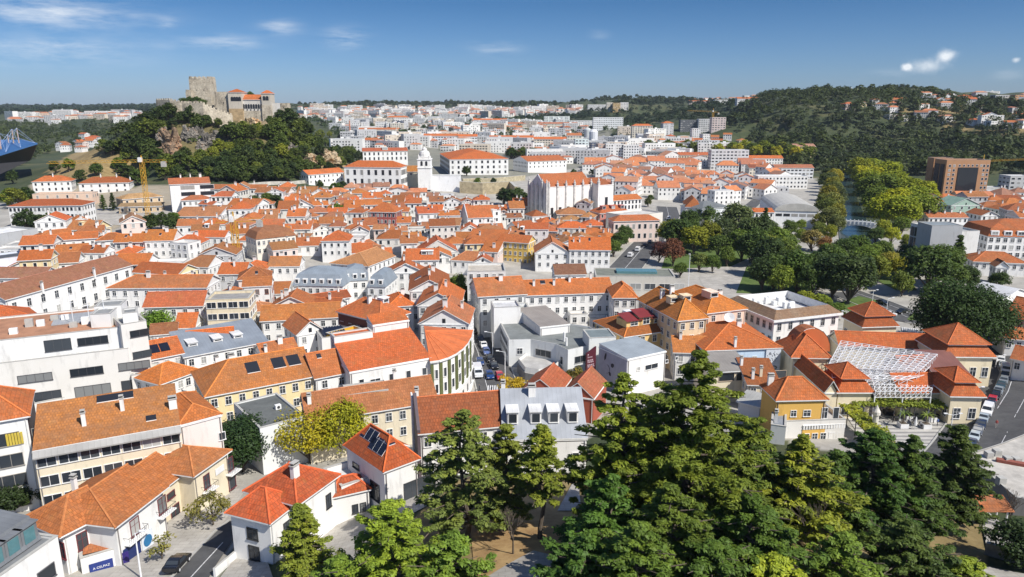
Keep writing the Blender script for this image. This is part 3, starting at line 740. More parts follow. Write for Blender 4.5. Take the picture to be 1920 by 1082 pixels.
b = house('big white stepped office block with dark strip windows, terraces and rooftop stair huts', (-40,686),(240,653),13.5,24, name='office_block', cat='office block', lm='white stepped office block',
  roof='flat', rc=(.45,.44,.42), wc=WG, par=1.0, win=[('F', u, z, 5.6,1.5, 'strip') for u in (8.5,17.2,25.6) for z in (9.0,)] + [('F', u, z, 6.2,2.3, 'strip') for u in (9.2,17.8,26) for z in (4.4,)], wcol=(.06,.06,.065))
z0 = b.fr.zg
fr = Frame((-40,643),(229,613),17.5,19, z0)
block(b, fr, roof='flat', wc=WHITE, rc=(.42,.21,.12), par=.3, win=[('F', 12.5,14.2,4.4,2.2, 'strip'),('F', 18.5,14.6,5.2,1.5, 'strip'),('F', 26,14.2,5.0,2.2, 'strip')], wcol=(.06,.06,.065))
fr = Frame((226,609),(274,601),18.5,12, z0)
block(b, fr, roof='flat', wc=WG, rc=(.4,.4,.38), win=[('F', 3.2, z, 3.4,1.3, 'strip') for z in (15.5,11.0,6.5)], wcol=(.06,.06,.065))
fr = Frame((62,757),(257,717),5.0,5, z0)
block(b, fr, roof='flat', wc=WG, rc=(.30,.31,.29), par=.9, win=[('F', u, 1.1,6,1.3, 'strip') for u in (3.9,11.5,19)], wcol=(.06,.06,.065))
fr = Frame((246,704),(298,697),8.0,6, z0)
block(b, fr, roof='flat', wc=WG, rc=(.08,.16,.03), par=.8, win=[])
for A, B, hh, dd in (((168,590),(206,588),20,5),((176,575),(226,572),20.5,5),((229,588),(257,585),20.5,4)):
 fr = Frame(A, B, hh, dd, z0); block(b, fr, roof='flat', wc=WHITE, rc=(.25,.26,.26), par=.2, win=[], acs=0)
for k in range(5): m = MB(); m.box(2 + k * 1.3,2.8 + k * 1.3,-1.4,-.9,13.0,13.7); b.put('air_conditioner', m, ['white_paint'], Frame((100,668),(229,652),13.0,3, z0))
fr = Frame((-40,643),(229,613),17.5,19, z0); q = fr.W
for k in range(9): m = MB(); x = q * (.2 + .085 * k); y = 4 + 9 * RND.random(); m.box(x - .7, x + .7, y - .5, y + .5,17.2,18.2 + .6 * RND.random()); b.put('roof_unit', m, ['concrete' if k % 2 else 'white_paint'], fr)
for k in range(3): m = MB(); x = q * (.62 + .12 * k); m.bar((x, 7,17),(x, 7,24 - k),.07,0,5); m.bar((x - .8,7,22 - k),(x + .8,7,22 - k),.05); b.put('mast', m, ['steel_white'], fr)
m = MB(); m.box(q * .45, q * .82,8,16,17.25,17.45); b.put('sheet_panel', m, ['sheet_roof'], fr, (.36,.37,.38))
RED = (0.52,0.13,0.04)
house('low hall with broad orange hip roof behind the white stepped office block', (-40,628),(83,600),9,('R', 80,575), lm='broad orange hip hall', roof='hip', rise=3.5, rc=RED, win=[])
b = house('long white two-storey palace wing with brown roof and iron balconies in the old town', (10,562),(246,497),9.5,12, lm='long balcony palace wing', roof='gx', rise=3.0, rc=(.33,.14,.09), wc=(.74,.74,.73),
  win='auto', cols=10, rows=2, fh=4.2, wsz=(1.3,2.1), bal=[(b0,1.5,2.2) for b0 in ()], ch=[(.25,-.02,1),(.66,-.02,1)])
for k in range(10):
 u = b.fr.W * (k + .5) / 10; bm = MB(); bm.box(u - 1.1, u + 1.1,-.8,-.01,.9,1.0);
 for q in range(7): bm.bar((u - 1.1 + q * .366,-.75,1),(u - 1.1 + q * .366,-.75,1.9),.02)
 bm.bar((u - 1.1,-.75,1.9),(u + 1.1,-.75,1.9),.03); b.put('balcony', bm, ['dark_metal'], b.fr)
house('low white wing with reddish brown roof at the left edge joining the balcony palace', (-40,521),(79,521),7.5,9, roof='gx', rise=2.4, rc=(.36,.15,.09), win='auto', cols=7)
house('grey modern hall with flat white roof at the left edge above the old town', (-60,448),(70,428),8.5,16, name='modern_hall', cat='hall', lm='grey modern hall', roof='flat', wc=(.42,.43,.44), rc=(.75,.75,.74), win=[])
house('bluish white modern box building with dark flat roof and slit windows at the left edge', (-50,492),(63,477),6.5,12, name='modern_building', cat='building', lm='bluish white box building', roof='flat', wc=(.66,.70,.80), rc=(.08,.09,.11), win=[('F', 16,2.2,5,1.4, 'strip'),('F', 10,1,1.6,2.4, 'plain')], wcol=(.1,.1,.12))
house('long white three-storey school with shallow orange roof and blue shaded end', (15,387),(152,385),10.5,14, name='school_building', cat='school', lm='long white school', roof='hip', rise=2.4, rc=RED, win='auto', cols=18, rows=3)
house('white hip-roofed villa with small porch above the pink terrace wall', (60,341),(133,339),7.5,12, name='villa', cat='villa', lm='villa above the pink terrace', roof='hip', rise=3, rc=ORANGE, win='auto', cols=6, rows=2, ch=[(.5,.4,1)])
house('flesh-pink terrace building with flat roof below the white villa', (60,364),(172,362),6.5,9, name='terrace_building', cat='building', roof='flat', wc=(.70,.52,.40), rc=(.5,.4,.3), win='auto', cols=6, rows=1)
house('wide white villa with three chimneys and a dark covered veranda', (147,344),(241,342),6.5,13, name='villa', cat='villa', roof='hip', rise=3.2, rc=ORANGE, win='auto', cols=6, rows=2, ch=[(.4,.45,1),(.72,.45,1),(.97,.6,1)])
b = house('white four-storey apartment building with glazed balconies and red tiled top by the castle road', (318,346),(393,343),14,14, name='apartment_block', cat='apartment block', lm='glazed balcony apartment', roof='gx', rise=2.6, rc=RED, win=[('F', u, z, 6.5,1.9, 'strip') for u in (8,17) for z in (1.2,4.6,8.0,11.2)], wcol=(.2,.2,.22), ch=[(.3,.5),(.55,.6),(.8,.5)])
house('tan two-tier house with straw-coloured roof beside the yellow crane', (230,374),(305,368),6,10, lm='straw-roofed tan house', roof='hip', rise=2.2, rc=(.55,.38,.20), wc=(.66,.52,.36), win='auto', cols=5, rows=1)
house('low tan annexe with straw-coloured lean-to roof in front of the two-tier house', (222,388),(302,386),3.6,6, roof='shed', rise=1.2, rc=(.55,.38,.20), wc=(.6,.46,.3), win='auto', cols=6, rows=1)
house('white house with two-window rows and red roof below the glazed balcony apartment', (340,376),(394,374),6.5,9, roof='hip', rise=2, rc=RED, win='auto', cols=5)
# ---------------------------------------------------------------- centre left, first rows
b = house('white house with crisp red two-part roof and white chimney beside the spruce', (505,978),(563,938),6.5,('L', 428,963), lm='white house beside the spruce', roof='hip', rise=2.6, rc=(.58,.115,.035), win=[('F', 3,3.2,1.1,1.5, 'sash'),('L', 3.2,3.4,1.5,1.5, 'sash'),('L', 3.2,.5,1.5,1.9, 'sash')], wcol=(.03,.03,.03), ov=.5)
fr = Frame((556,944),(622,890),7.4,('L', 472,915), b.fr.zg)
block(b, fr, roof='hip', rise=2.8, rc=(.58,.115,.035), ov=.5, win=[('F', 6,3.6,.9,1.9, 'sash')], wcol=(.03,.03,.03), ch=[(.35,.3,2)])
fr = Frame((620,932),(690,914),4.6,('L', 616,908)); b = Building('house', 'small white cottage with red hipped roof behind the curved white garden wall', 'house', fr)
block(b, fr, roof='hip', rise=1.7, rc=(.58,.115,.035), ov=.35, win=[('F', 3.2,1.4,.7,1.2, 'sash'),('F', 4.3,1.4,.7,1.2, 'sash')], wcol=(.05,.05,.05))
b = house('white house with orange roof carrying black solar panels and a wide glazed garage front', (720,883),(784,861),6.2,('L', 648,836), lm='solar-panel house', roof='hip', rise=3.4, rc=(.60,.125,.03), ov=.35, win=[('F', 5.6,.5,5.2,2.6, 'strip'),('L', 7.5,.8,2.2,2.6, 'sash'),('L', 2.5,3.6,1.6,.7, 'plain')], wcol=(.06,.06,.065))
pm = MB(); fr = b.fr
for (u0, v0) in ((.30,.26),(.33,.56)):
 for i in range(2):
  for j in range(3):
   x0, y0 = .7 + (v0 > .4) * .5 + i * 1.15, fr.D * v0 + j * 1.25 - 1
   P = [(x, y, b.hf(x, y) + .14) for x, y in ((x0, y0),(x0 + 1.1, y0),(x0 + 1.1, y0 + 1.2),(x0, y0 + 1.2))]
   pm.face(P, 0)
   for k in range(4): pm.face([(P[k][0], P[k][1], P[k][2] - .1),(P[(k + 1) % 4][0], P[(k + 1) % 4][1], P[(k + 1) % 4][2] - .1), P[(k + 1) % 4], P[k]],1)
b.put('solar_panel', pm, ['solar_cell', 'steel_white'], fr, parent=b.roof)
fr = Frame((640,912),(694,898),3.4,('L', 602,880), b.fr.zg)
block(b, fr, roof='flat', rc=(.55,.55,.54), win=[], par=.9)
fr = Frame((655,838),(700,862),5.6,6, b.fr.zg); block(b, fr, roof='gx', rise=1.8, rc=(.60,.125,.03), ov=.3, win=[('F', 2,1,1.2,2.1, 'sash')])
b = house('low house with flat grey roof and white walls behind the round dark tree', (487,803),(577,785),8.5,('L', 430,758), lm='flat grey-roofed house', roof='flat', par=.25, rc=(.13,.14,.135), wc=(.70,.71,.70), win=[('F', 5,4.5,1.4,1.5, 'plain'),('L', 4,4.5,1,1.4, 'plain'),('L', 4,1.2,1,1.4, 'plain')], acs=1)
b = house('long house with mossy tiled roof behind the yellow-leaved trees', (578,790),(818,752),8.0,9, lm='mossy long house', roof='gx', rise=3.4, rc=(.40,.17,.08), wc=CREAM, win='auto', cols=9, ch=[(.72,.55,1),(.03,.3,0)])
fr = Frame((650,741),(728,731),10.4,5, b.fr.zg); block(b, fr, roof='flat', wc=(.62,.62,.60), rc=(.5,.5,.49), win=[], par=.2)
b = house('orange-roofed long house with dark stepped end wall left of the grey zinc roof', (790,817),(945,797),8,('R', 935,748), lm='dark-gabled orange house', roof='gx', rise=3.6, rc=(.52,.15,.055), wc=WHITE, win='auto', cols=6, ch=[(.02,.75,1)])
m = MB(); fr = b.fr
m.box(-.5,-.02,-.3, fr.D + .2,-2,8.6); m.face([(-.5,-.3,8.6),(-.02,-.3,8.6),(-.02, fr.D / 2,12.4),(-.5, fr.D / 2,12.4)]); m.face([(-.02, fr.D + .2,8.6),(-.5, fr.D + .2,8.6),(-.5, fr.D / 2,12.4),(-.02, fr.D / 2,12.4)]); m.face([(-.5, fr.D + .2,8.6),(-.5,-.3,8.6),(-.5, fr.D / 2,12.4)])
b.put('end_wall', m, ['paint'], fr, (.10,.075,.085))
m = MB(); m.box(-.75,-.5, fr.D * .55, fr.D * .75,-2,11.5); b.put('flue', m, ['white_paint'], fr)
b = house('white house under a long grey zinc roof with three white-framed dormers', (944,824),(1100,820),6.5,15, lm='grey zinc-roofed house', roof='gx', rise=5.2, rc=(.34,.36,.39), rm='sheet_roof', ov=.2, win=[('F', u, 3,.9,1, 'plain') for u in (3,7,11,14)], dorm=[(.12,.13,1.7,2),(.40,.13,1.7,2),(.62,.13,1.7,2),(.85,.13,1.7,2)], ch=[(.03,.6,0),(.38,.42,2)])
GB = (.36,.085,.045)
house('left of two red gable-ended sheds with grey coping behind the zinc roof', (978,731),(1048,740),5.5,10, name='shed', cat='shed', roof='gy', rise=2.9, rc=(.42,.12,.06), wc=GB, win=[], ov=.15)
house('right of two red gable-ended sheds, next to the maroon sign wall', (1053,738),(1113,747),5.5,10, name='shed', cat='shed', roof='gy', rise=2.9, rc=(.42,.12,.06), wc=GB, win=[], ov=.15)
YB = (.77,.63,.36)
b = house('yellow building with weathered hipped roof and new orange roof with three big roof lights', (387,743),(592,709),10.5,('L', 342,702), lm='yellow building with roof lights', roof='rx', il=6, ir=0, rise=3.8, rc=(.56,.19,.04), wc=YB, win='auto', cols=8, rows=3, sky=[(.47,.3,2.4,2.6),(.72,.3,2.4,2.6),(.87,.3,2.4,2.6)], ch=[(.35,.8,2),(.2,.7,0)])
house('narrow white house with plain orange roof between the yellow building and the parapet house', (592,709),(655,697),10.5,10, roof='gx', rise=3.6, rc=(.55,.17,.05), win='auto', cols=2, rows=3, sky=[(.3,.4,.9,.9)])
b = house('long white house with stepped white roof parapets in front of the curved green-panelled corner', (656,697),(808,670),12,12, lm='parapet house', roof='shed', rise=3.6, rc=(.60,.15,.045), wc=WHITE, ov=.1, win=[('F', u, 8.6,2.0,1.0, 'strip') for u in (5,)] + [('F', u, 8.5,.9,1.5, 'plain') for u in (2.2,8.4,12,15.5,19)] + [('F', u, 4.8,1.6,1.4, 'plain') for u in (3,8,13,18)])
W_, D_ = b.fr.W, b.fr.D
fr = Frame.raw(*[b.fr.pt(0, D_ * .82).x, b.fr.pt(0, D_ * .82).y], b.fr.ang, W_ * .48,3,16.3, b.fr.zg); block(b, fr, roof='flat', par=.2, rc=RED, win=[])
q = b.fr.pt(W_ * .52, D_ * .95); fr = Frame.raw(q.x, q.y, b.fr.ang, W_ * .47,4,17.2, b.fr.zg); block(b, fr, roof='shed', rise=1.2, rc=ORANGE, win=[], ov=.1)
fr = Frame((808,674),(884,640),12.5,12)
b = Building('corner_building', 'curved corner building with fan-shaped orange roof, green vertical panels and white bands', 'building', fr, lm='curved green-panelled corner')
CURVE = [(806,676),(822,674),(838,669),(852,662),(864,653),(873,643),(880,632),(884,620)]
polyb(b, CURVE + [(795,612)],12.5, fr.zg, wc=(.76,.75,.72), rc=(.60,.16,.05), fan=(797,620), rise=2.8)
P = [at_z(x, y, fr.zg + 12.5) for x, y in CURVE]; o = Vector((b.c.x, b.c.y, 0))
gp = []; k = 0
for a, c in zip(P[:-1], P[1:]):
 d = (c - a); n = Vector((d.y, -d.x, 0)).normalized(); d2 = d.normalized(); ang = math.atan2(d.y, d.x)
 for u in (.0,):
  s0 = a + d * (u + .05)
  m = MB(); wd = d.length * .34; m.box(0, wd, -.25,.01,4.2,11.6); m.build('green_panel', ['green_panel'], b.root, s0 - o - Vector((0,0, s0.z)), ang)
  for z in (5.2,8.4):
   s1 = a + d * (u + .74); me, pm = win_mesh(d.length * .3,1.9, 'plain', False); wo = link('window', me, b.root, (s1.x - o.x, s1.y - o.y, z), ang, WHITE); link('pane', pm, wo)
  s1 = a + d * (u + .3); me, pm = win_mesh(.8,1.4, 'plain', False); wo = link('window', me, b.root, (s1.x - o.x, s1.y - o.y, 1.0), ang, (.2,.2,.2)); link('pane', pm, wo)
 for z0, z1, e in ((12.0,12.5,.45),(3.6,4.1,.35),(-.2,.4,.4)): m = MB(); m.box(0, d.length, -e, .02, z0, z1); m.build('cornice', ['white_paint'], b.root, a - o - Vector((0,0, a.z)), ang)
b = house('orange-roofed apartment house with dark red top-floor loggia left and white side right', (712,603),(764,586),12,('L', 635,583), lm='loggia apartment house', roof='hip', rise=3.4, rc=(.55,.16,.05), win='auto', cols=4, rows=3, ch=[(.4,.5,2),(.75,.6,0)], dorm=[(.6,.25,2,1.3)], name='apartment_block', cat='apartment block')
m = MB(); m.box(-.15,-.02,.3, b.fr.D - .3,8.6,11.4); b.put('loggia', m, ['paint'], b.fr, (.13,.035,.03))
b = house('white gabled house with orange roof in front of the rooftop solar array', (557,628),(604,618),8.5,('L', 536,609), lm='white gabled house', roof='gy', rise=3, rc=ORANGE, win='auto', cols=2, rows=2)
b = house('flat white block with a rack of solar panels on its roof and yellow side wall', (603,634),(650,628),9,9, roof='flat', rc=(.6,.6,.6), win=[], lm='solar rack block')
m = MB()
for k in range(8): m.face([(.5 + k * b.fr.W / 8.6,1,9.1),(1.3 + k * b.fr.W / 8.6,1,9.5),(1.3 + k * b.fr.W / 8.6,7.5,9.5),(.5 + k * b.fr.W / 8.6,7.5,9.1)])
b.put('solar_panel', m, ['solar_cell'], b.fr, parent=b.roof)
house('bright yellow windowless wall block with flat roof behind the parapet house', (633,632),(686,618),9.5,5, roof='flat', wc=(.72,.40,.03), rc=(.5,.3,.1), win=[])
house('long rust-roofed house with white gable walls behind the white gabled house', (490,602),(636,594),7.5,9, roof='gx', rise=3, rc=(.50,.19,.05), win='auto', cols=7, rows=2)
house('small house with patchy orange roof and broad white chimney beside the slate roof', (497,675),(561,663),7.5,9, roof='gx', rise=2.6, rc=(.55,.17,.05), win='auto', cols=3, rows=2, ch=[(.6,.4,2),(.1,.2,0)])
b = house('wide house with low bluish grey slate roof and small dormers', (346,669),(500,640),8.5,11, lm='bluish slate-roofed house', roof='shed', rise=3, rc=(.23,.26,.30), rm='sheet_roof', win='auto', cols=7, dorm=[(.15,.3,2,.9),(.45,.3,2,.9),(.7,.3,2,.9)])
house('strip of bright orange roof over white-framed windows behind the slate-roofed house', (352,646),(437,637),8.5,7, roof='gx', rise=2.2, rc=(.60,.15,.03), win='auto', cols=8, rows=2)
b = house('pale pink house with solar water panel on its red tiled roof', (281,674),(342,662),8,9, lm='pink solar house', roof='gx', rise=2.8, rc=(.56,.15,.04), wc=(.76,.68,.66), win='auto', cols=3, rows=2)
m = MB()
for k in range(2):
 x = .6 + 2.1 * k; P = [(x, 1, b.hf(x, 1) + .15),(x + 1.9,1, b.hf(x, 1) + .15),(x + 1.9,3.2, b.hf(x, 3.2) + .15),(x, 3.2, b.hf(x, 3.2) + .15)]; m.face(P)
b.put('solar_panel', m, ['solar_cell'], b.fr, parent=b.roof)
house('rust-roofed house with curved eaves wedged between pink solar house and yellow building', (300,720),(372,694),8,8, roof='hip', rise=2.4, rc=(.56,.19,.04), win='auto', cols=5)
house('tiny white house with square orange roof and green shutters beside the round garden tree', (330,615),(364,614),5.5,7, lm='tiny green-shuttered house', roof='gx', rise=3, rc=ORANGE, win='auto', cols=2, rows=1)
house('white house with faded red double-slope roof and dark gate above the round garden tree', (270,576),(379,573),8.5,9, roof='gx', rise=3, rc=(.52,.15,.07), win='auto', cols=5, rows=2)
b = house('cream apartment building with wide terraces in the old town centre', (385,562),(466,559),13,9, name='apartment_block', cat='apartment block', lm='cream terrace building', roof='flat', wc=(.72,.62,.44), rc=(.3,.29,.28), win='auto', cols=4, rows=4, style='strip', wsz=(2.2,1.5))
b = house('long white palace with clean orange hipped roof and double chimney', (203,540),(386,539),9,11, lm='double-chimney palace', roof='rx', il=6, ir=0, rise=2.6, rc=(.56,.17,.045), win='auto', cols=9, rows=2, ch=[(.35,.4,2),(.45,.8,0),(.75,.75,0)])
house('low dark house row with small white dormers left of the tiny green-shuttered house', (283,628),(330,624),5,6, roof='gx', rise=2, rc=BROWN, win='auto', cols=4, rows=1)
house('orange gabled house on the street corner behind the curved building', (787,606),(878,607),12,14, roof='gy', rise=3.6, rc=(.58,.16,.05), win='auto', cols=5, rows=3, ch=[(.5,.2,2),(.45,.5,0),(.8,.6,0)], faces='FR')
house('second orange house up the street from the curved corner, with raised party wall', (783,572),(862,572),12,16, roof='gy', rise=3.4, rc=(.57,.17,.05), win='auto', rows=3, ch=[(.4,.3,2),(.6,.6,0)], faces='FR')
house('third orange house up the street with three dormers and a solar panel', (768,545),(843,543),11.5,20, roof='gy', rise=3.2, rc=(.55,.16,.05), win='auto', rows=3, ch=[(.5,.3,0),(.6,.7,2)], sky=[(.2,.5,2,2)], faces='FR')
# ---------------------------------------------------------------- centre and right
fr = Frame((934,603),(1125,642),10,12,0)
fr = Frame.raw(at_z(954,637,7).x, at_z(954,637,7).y, 0,28,16,7,0)
b = Building('civic_hall', 'white civic hall with grey flat roofs and curved balcony by the street of parked cars', 'hall', fr, lm='white civic hall')
GR = (.20,.215,.21)
polyb(b, [(954,637),(995,636),(1043,645),(1065,656),(1122,644),(1150,630),(1105,612),(1000,596),(935,598)],7,0, wc=(.70,.72,.72), rc=GR, par=.35,
 win=[(0,1,(3.2,),1.3,1.5, 'sash'),(1,1,(3.2,),4.2,1.6, 'strip'),(2,1,(2.6,),1.0,1.9, 'plain'),(3,1,(3.2,),5,1.6, 'strip'),(8,1,(4.6,2.2),14,1.1, 'strip')])
polyb(b, [(972,672),(985,688),(1010,692),(1035,688),(1054,672),(1043,660),(995,655)],3.4,0, wc=(.74,.74,.72), rc=(.45,.44,.42), par=.8, reg=False)
polyb(b, [(970,682),(985,699),(1012,704),(1040,698),(1058,680),(1043,664),(995,660)],2.2,0, wc=(.20,.20,.20), rc=(.3,.3,.3), par=.1, reg=False)
fr2 = Frame((932,588),(997,586),9.5,10,0); block(b, fr2, roof='flat', rc=(.34,.36,.34), wc=(.74,.75,.75), win=[], par=.9, acs=2)
fr2 = Frame((926,577),(976,575),11.3,7,0); block(b, fr2, roof='flat', rc=(.6,.6,.6), win=[], par=.4)
fr2 = Frame((1013,613),(1068,607),9,16,0); block(b, fr2, roof='shed', rm='sheet_roof', rise=.8, rc=(.30,.27,.24), win=[], ov=.1)
fr2 = Frame((1105,634),(1155,632),9.5,7,0); block(b, fr2, roof='flat', rc=(.18,.22,.23), wc=(.72,.74,.72), win=[], par=.1)
for px, py, hh in ((1058,640,2.4),(1062,648,2.0)):
 m = MB(); q = at_z(px, py, 6.7) - Vector((b.c.x, b.c.y, 0)); m.bar(q, q + Vector((0,0, hh)),.3,0,8); m.build('flue', ['white_paint'], b.root)
b = house('white hall with pale lavender mural wall, maroon sign slab and two-tone grey metal roof', (1177,673),(1252,659),9,('L', 1119,650), lm='lavender mural hall', name='mural_hall', cat='hall', roof='shed', rise=.7, rm='sheet_roof', rc=(.32,.36,.39), wc=WHITE, ov=.05, win=[('F', 3.2,5.7,.8,.8, 'plain'),('F', 7,5.4,3.6,1.1, 'strip'),('F', 11.5,6,.7,.7, 'plain'),('F', 14.5,6.2,.7,.7, 'plain')], zg=0)
fr = b.fr
m = MB(); m.box(-.14,-.01,.1, fr.D - .1,-2,8.9); mw = b.put('mural_wall', m, ['paint'], fr, (.40,.40,.47))
m = MB()
def leaf(cy, cz, l, w, a):
 P = [(-l / 2,0),(-l / 5, w / 2),(l / 4, w / 2.4),(l / 2,0),(l / 4,-w / 2.4),(-l / 5,-w / 2)]
 m.face([(-.18, cy + p * math.cos(a) - q * math.sin(a), cz + p * math.sin(a) + q * math.cos(a)) for p, q in P][::-1])
cy = fr.D * .58
for t in ((2.1,7.3,2.2,.7,1.85),(-1.2,5.9,1.4,1.0,2.5),(-.2,3.6,1.1,.8,1.3)): leaf(cy + t[0] * .8, t[1], *t[2:])
for k in range(9):
 a0, a1 = .7 * k, .7 * (k + 1)
 m.bar((-.17, cy + .5 + .5 * math.cos(a0),5.5 - k * .22 + .4 * math.sin(a0)),(-.17, cy + .5 + .5 * math.cos(a1),5.5 - (k + 1) * .22 + .4 * math.sin(a1)),.05)
b.put('plant_motif', m, ['paint'], fr, (.03,.03,.04), parent=mw)
q0, q1 = at_z(1100,662,8.2), at_z(1118,652,9)
f2 = Frame.raw(q0.x, q0.y, math.atan2(q1.y - q0.y, q1.x - q0.x), math.hypot(q1.x - q0.x, q1.y - q0.y),.5,9,0)
m = MB(); W_ = f2.W; m.face([(0,0,-2),(W_, 0,-2),(W_, 0,9.3),(0,0,8)]); m.face([(W_, .4,-2),(0,.4,-2),(0,.4,8),(W_, .4,9.3)]); m.face([(0,0,8),(W_, 0,9.3),(W_, .4,9.3),(0,.4,8)]); m.face([(0,.4,-2),(0,0,-2),(0,0,8),(0,.4,8)])
so = b.put('sign_slab', m, ['paint'], f2,(.085,.012,.022))
m = MB(); rr = random.Random(3)   # the lines of lettering, too small in the photo to read
for z, hh, n, wid in ((7.3,.5,1,.14),(6.9,.25,12,.5),(5.7,.75,6,.62),(4.6,.7,8,.72),(3.6,.75,8,.70),(2.8,.22,12,.6)):
 x = W_ * .12
 for k in range(n):
  w_ = W_ * wid / n * .74 * (.8 + .4 * rr.random()); m.box(x, x + w_ * .35,-.05,-.005, z, z + hh); m.box(x + w_ * .35, x + w_, -.05,-.005, z + hh * (0 if k % 2 else .7), z + hh * (.3 if k % 2 else 1)); x += W_ * wid / n
b.put('lettering', m, ['paint'], f2,(.62,.48,.52), parent=so)
RO = (.60,.22,.04)
b = house('yellow house with orange hip roof and dark red dormer below the big roof complex', (1171,631),(1261,618),8.5,('L', 1116,603), lm='yellow red-dormer house', roof='hip', rise=3.6, rc=(.60,.19,.04), wc=(.74,.52,.22), win='auto', cols=4, rows=2, wsz=(1.1,1.6), zg=0)
fr = b.fr
for u, w_, h_ in ((.30,4.5,1.6),(.55,4,2.2),(.78,3.5,1.6)):
 m = MB(); x = fr.W * u; z = b.hf(x, fr.D * .17); m.box(x - w_ / 2, x + w_ / 2, fr.D * .17, fr.D * .5, z - .3, z + h_, 0); do = b.put('dormer', m, ['plaster'], fr, (.74,.52,.22), parent=b.roof)
 m = MB(); m.slope([(x - w_ / 2 - .3, fr.D * .13, z + h_),(x + w_ / 2 + .3, fr.D * .13, z + h_),(x + w_ / 2, fr.D * .5, z + h_ + .9),(x - w_ / 2, fr.D * .5, z + h_ + .9)]); b.put('dormer_roof', m, ['sheet_roof'], fr, (.22,.03,.03), parent=do)
 link('window', win_mesh(w_ * .45, h_ - .7, 'sash', True)[0], do, (x, fr.D * .17, z + .3))
m = MB(); x, y = fr.W * .45, fr.D * .55; m.box(x - 1.2, x + 1.2, y - 1, y + 1.6, b.hf(x, y) - .3, b.hf(x, y) + .5); b.put('roof_lantern', m, ['steel_white'], fr, parent=b.roof)
b = house('large ochre roof complex with blue-grey shaded side, dormers and satellite dish', (1272,601),(1322,595),13.5,('L', 1199,562), lm='large ochre roof complex', name='apartment_block', cat='apartment block', roof='hip', rise=4.2, rc=RO, wc=(.70,.55,.36), win='auto', cols=3, rows=4, zg=0, dorm=[(.6,.2,2.2,1.3),(.3,.3,2.2,1.3)], ch=[(.5,.5,2),(.3,.6,2)])
fr = Frame((1326,587),(1361,569),13.5,('L', 1270,552),0); block(b, fr, roof='hip', rise=3.6, rc=RO, wc=(.74,.58,.46), win='auto', cols=3, rows=4, dorm=[(.4,.2,2.4,1.4)], ch=[(.8,.4,2)])
fr = Frame((1150,558),(1194,558),12.5,10,0); b = Building('house', 'white house with small pyramidal orange roof left of the large roof complex', 'house', fr); block(b, fr, roof='hip', rise=3, rc=(.60,.19,.05), win='auto', cols=3, rows=3)
b = house('row of white rear facades with terraces under one long orange roof', (925,556),(1148,548),11.5,10, lm='long terrace row', name='terrace_row', cat='house row', roof='gx', rise=3.2, rc=(.57,.18,.05), win='auto', cols=14, rows=3, ch=[(.35,.3,0),(.52,.3,0),(.66,.4,0),(.85,.5,0)], sky=[(.14,.4,1.4,1.6),(.06,.4,.8,.8),(.43,.4,1.4,1.2)], zg=0)
for k, (u, z, w_) in enumerate(((.2,5.5,5),(.45,3.5,6),(.62,6.5,5),(.78,5,6),(.9,3.0,5),(.33,7,3.5))):
 f2 = Frame.raw(*b.fr.pt(b.fr.W * u, -4).xy, b.fr.ang, w_, 3.96, z, 0); block(b, f2, roof='flat', rc=(.55,.5,.44), wc=WHITE, win='auto', rows=max(1, int(z / 3)))
b = house('white side-lit house with grey shaded street wall and faceted orange roof', (898,556),(986,551),12,14, roof='gx', rise=3.6, rc=(.58,.18,.05), wc=(.72,.73,.72), win='auto', cols=4, rows=3, zg=0, ch=[(.55,.4,2)])
b = house('tall grey-white apartment building with flat roof at the top of the parked-car street', (876,509),(948,508),15,12, name='apartment_block', cat='apartment block', lm='grey-white street-head apartment', roof='flat', rc=(.5,.45,.38), wc=(.70,.70,.68), win='auto', cols=5, rows=4, zg=0)
b = house('long low station-like hall with grey-green flat roof and glass skylight', (1117,517),(1266,519),6,13, name='market_pavilion', cat='hall', lm='grey-green flat hall', roof='flat', par=.25, rc=(.19,.20,.165), wc=(.52,.50,.45), win=[('F', 4 + 5 * k, 1.4,3.6,2, 'strip') for k in range(6)], wcol=(.2,.2,.2), zg=0)
m = MB(); m.box(b.fr.W * .28, b.fr.W * .8,5,10,5.7,6.6); b.put('skylight', m, ['teal_glass'], b.fr, parent=b.roof)
house('brown-roofed white block behind the grey-green flat hall', (1042,515),(1098,514),8.5,9, roof='gx', rise=2.6, rc=(.20,.09,.06), win='auto', cols=4, rows=2, zg=0)
b = house('white gabled house with long orange roof and three roof vents by the avenue trees', (1068,468),(1144,469),9,12, lm='gabled house by the avenue', roof='gx', rise=4, rc=(.60,.17,.04), win='auto', cols=6, rows=2, ch=[(.1,.3,3),(.25,.3,3)], sky=[(.5,.4,.8,1.6)], zg=0)
fr = Frame((1004,474),(1068,474),7.5,14,0); block(b, fr, roof='gy', rise=4.5, rc=(.60,.17,.04), win='auto', cols=4, rows=2)
b = house('white neoclassical block with grey shaded left facade and tan tiled roof band around a terrace', (1452,600),(1549,579),11.5,('L', 1391,563), name='museum_building', cat='museum', lm='white neoclassical block', roof='flat', par=.5, rc=(.66,.64,.62), wc=(.78,.76,.73), win=[], zg=0)
fr = b.fr
for f, n in (('F', 6),('L', 8)):
 Lf = fr.W if f == 'F' else fr.D
 for k in range(n):
  for z, hh in ((1.2,1.9),(4.6,2.4),(8.6,1.8)): b.window(fr, f, Lf * (k + .5) / n, z, 1.1, hh, 'sash', 0,(.6,.58,.56))
m = MB(); W_, D_ = fr.W, fr.D; i = 1.9
q0 = [(-.5,-.5,11.6),(W_ + .5,-.5,11.6),(W_ + .5, D_ + .5,11.6),(-.5, D_ + .5,11.6)]; q1 = [(i, i, 13.4),(W_ - i, i, 13.4),(W_ - i, D_ - i, 13.4),(i, D_ - i, 13.4)]; q2 = [(x, y, 11.2) for x, y, z in q1]
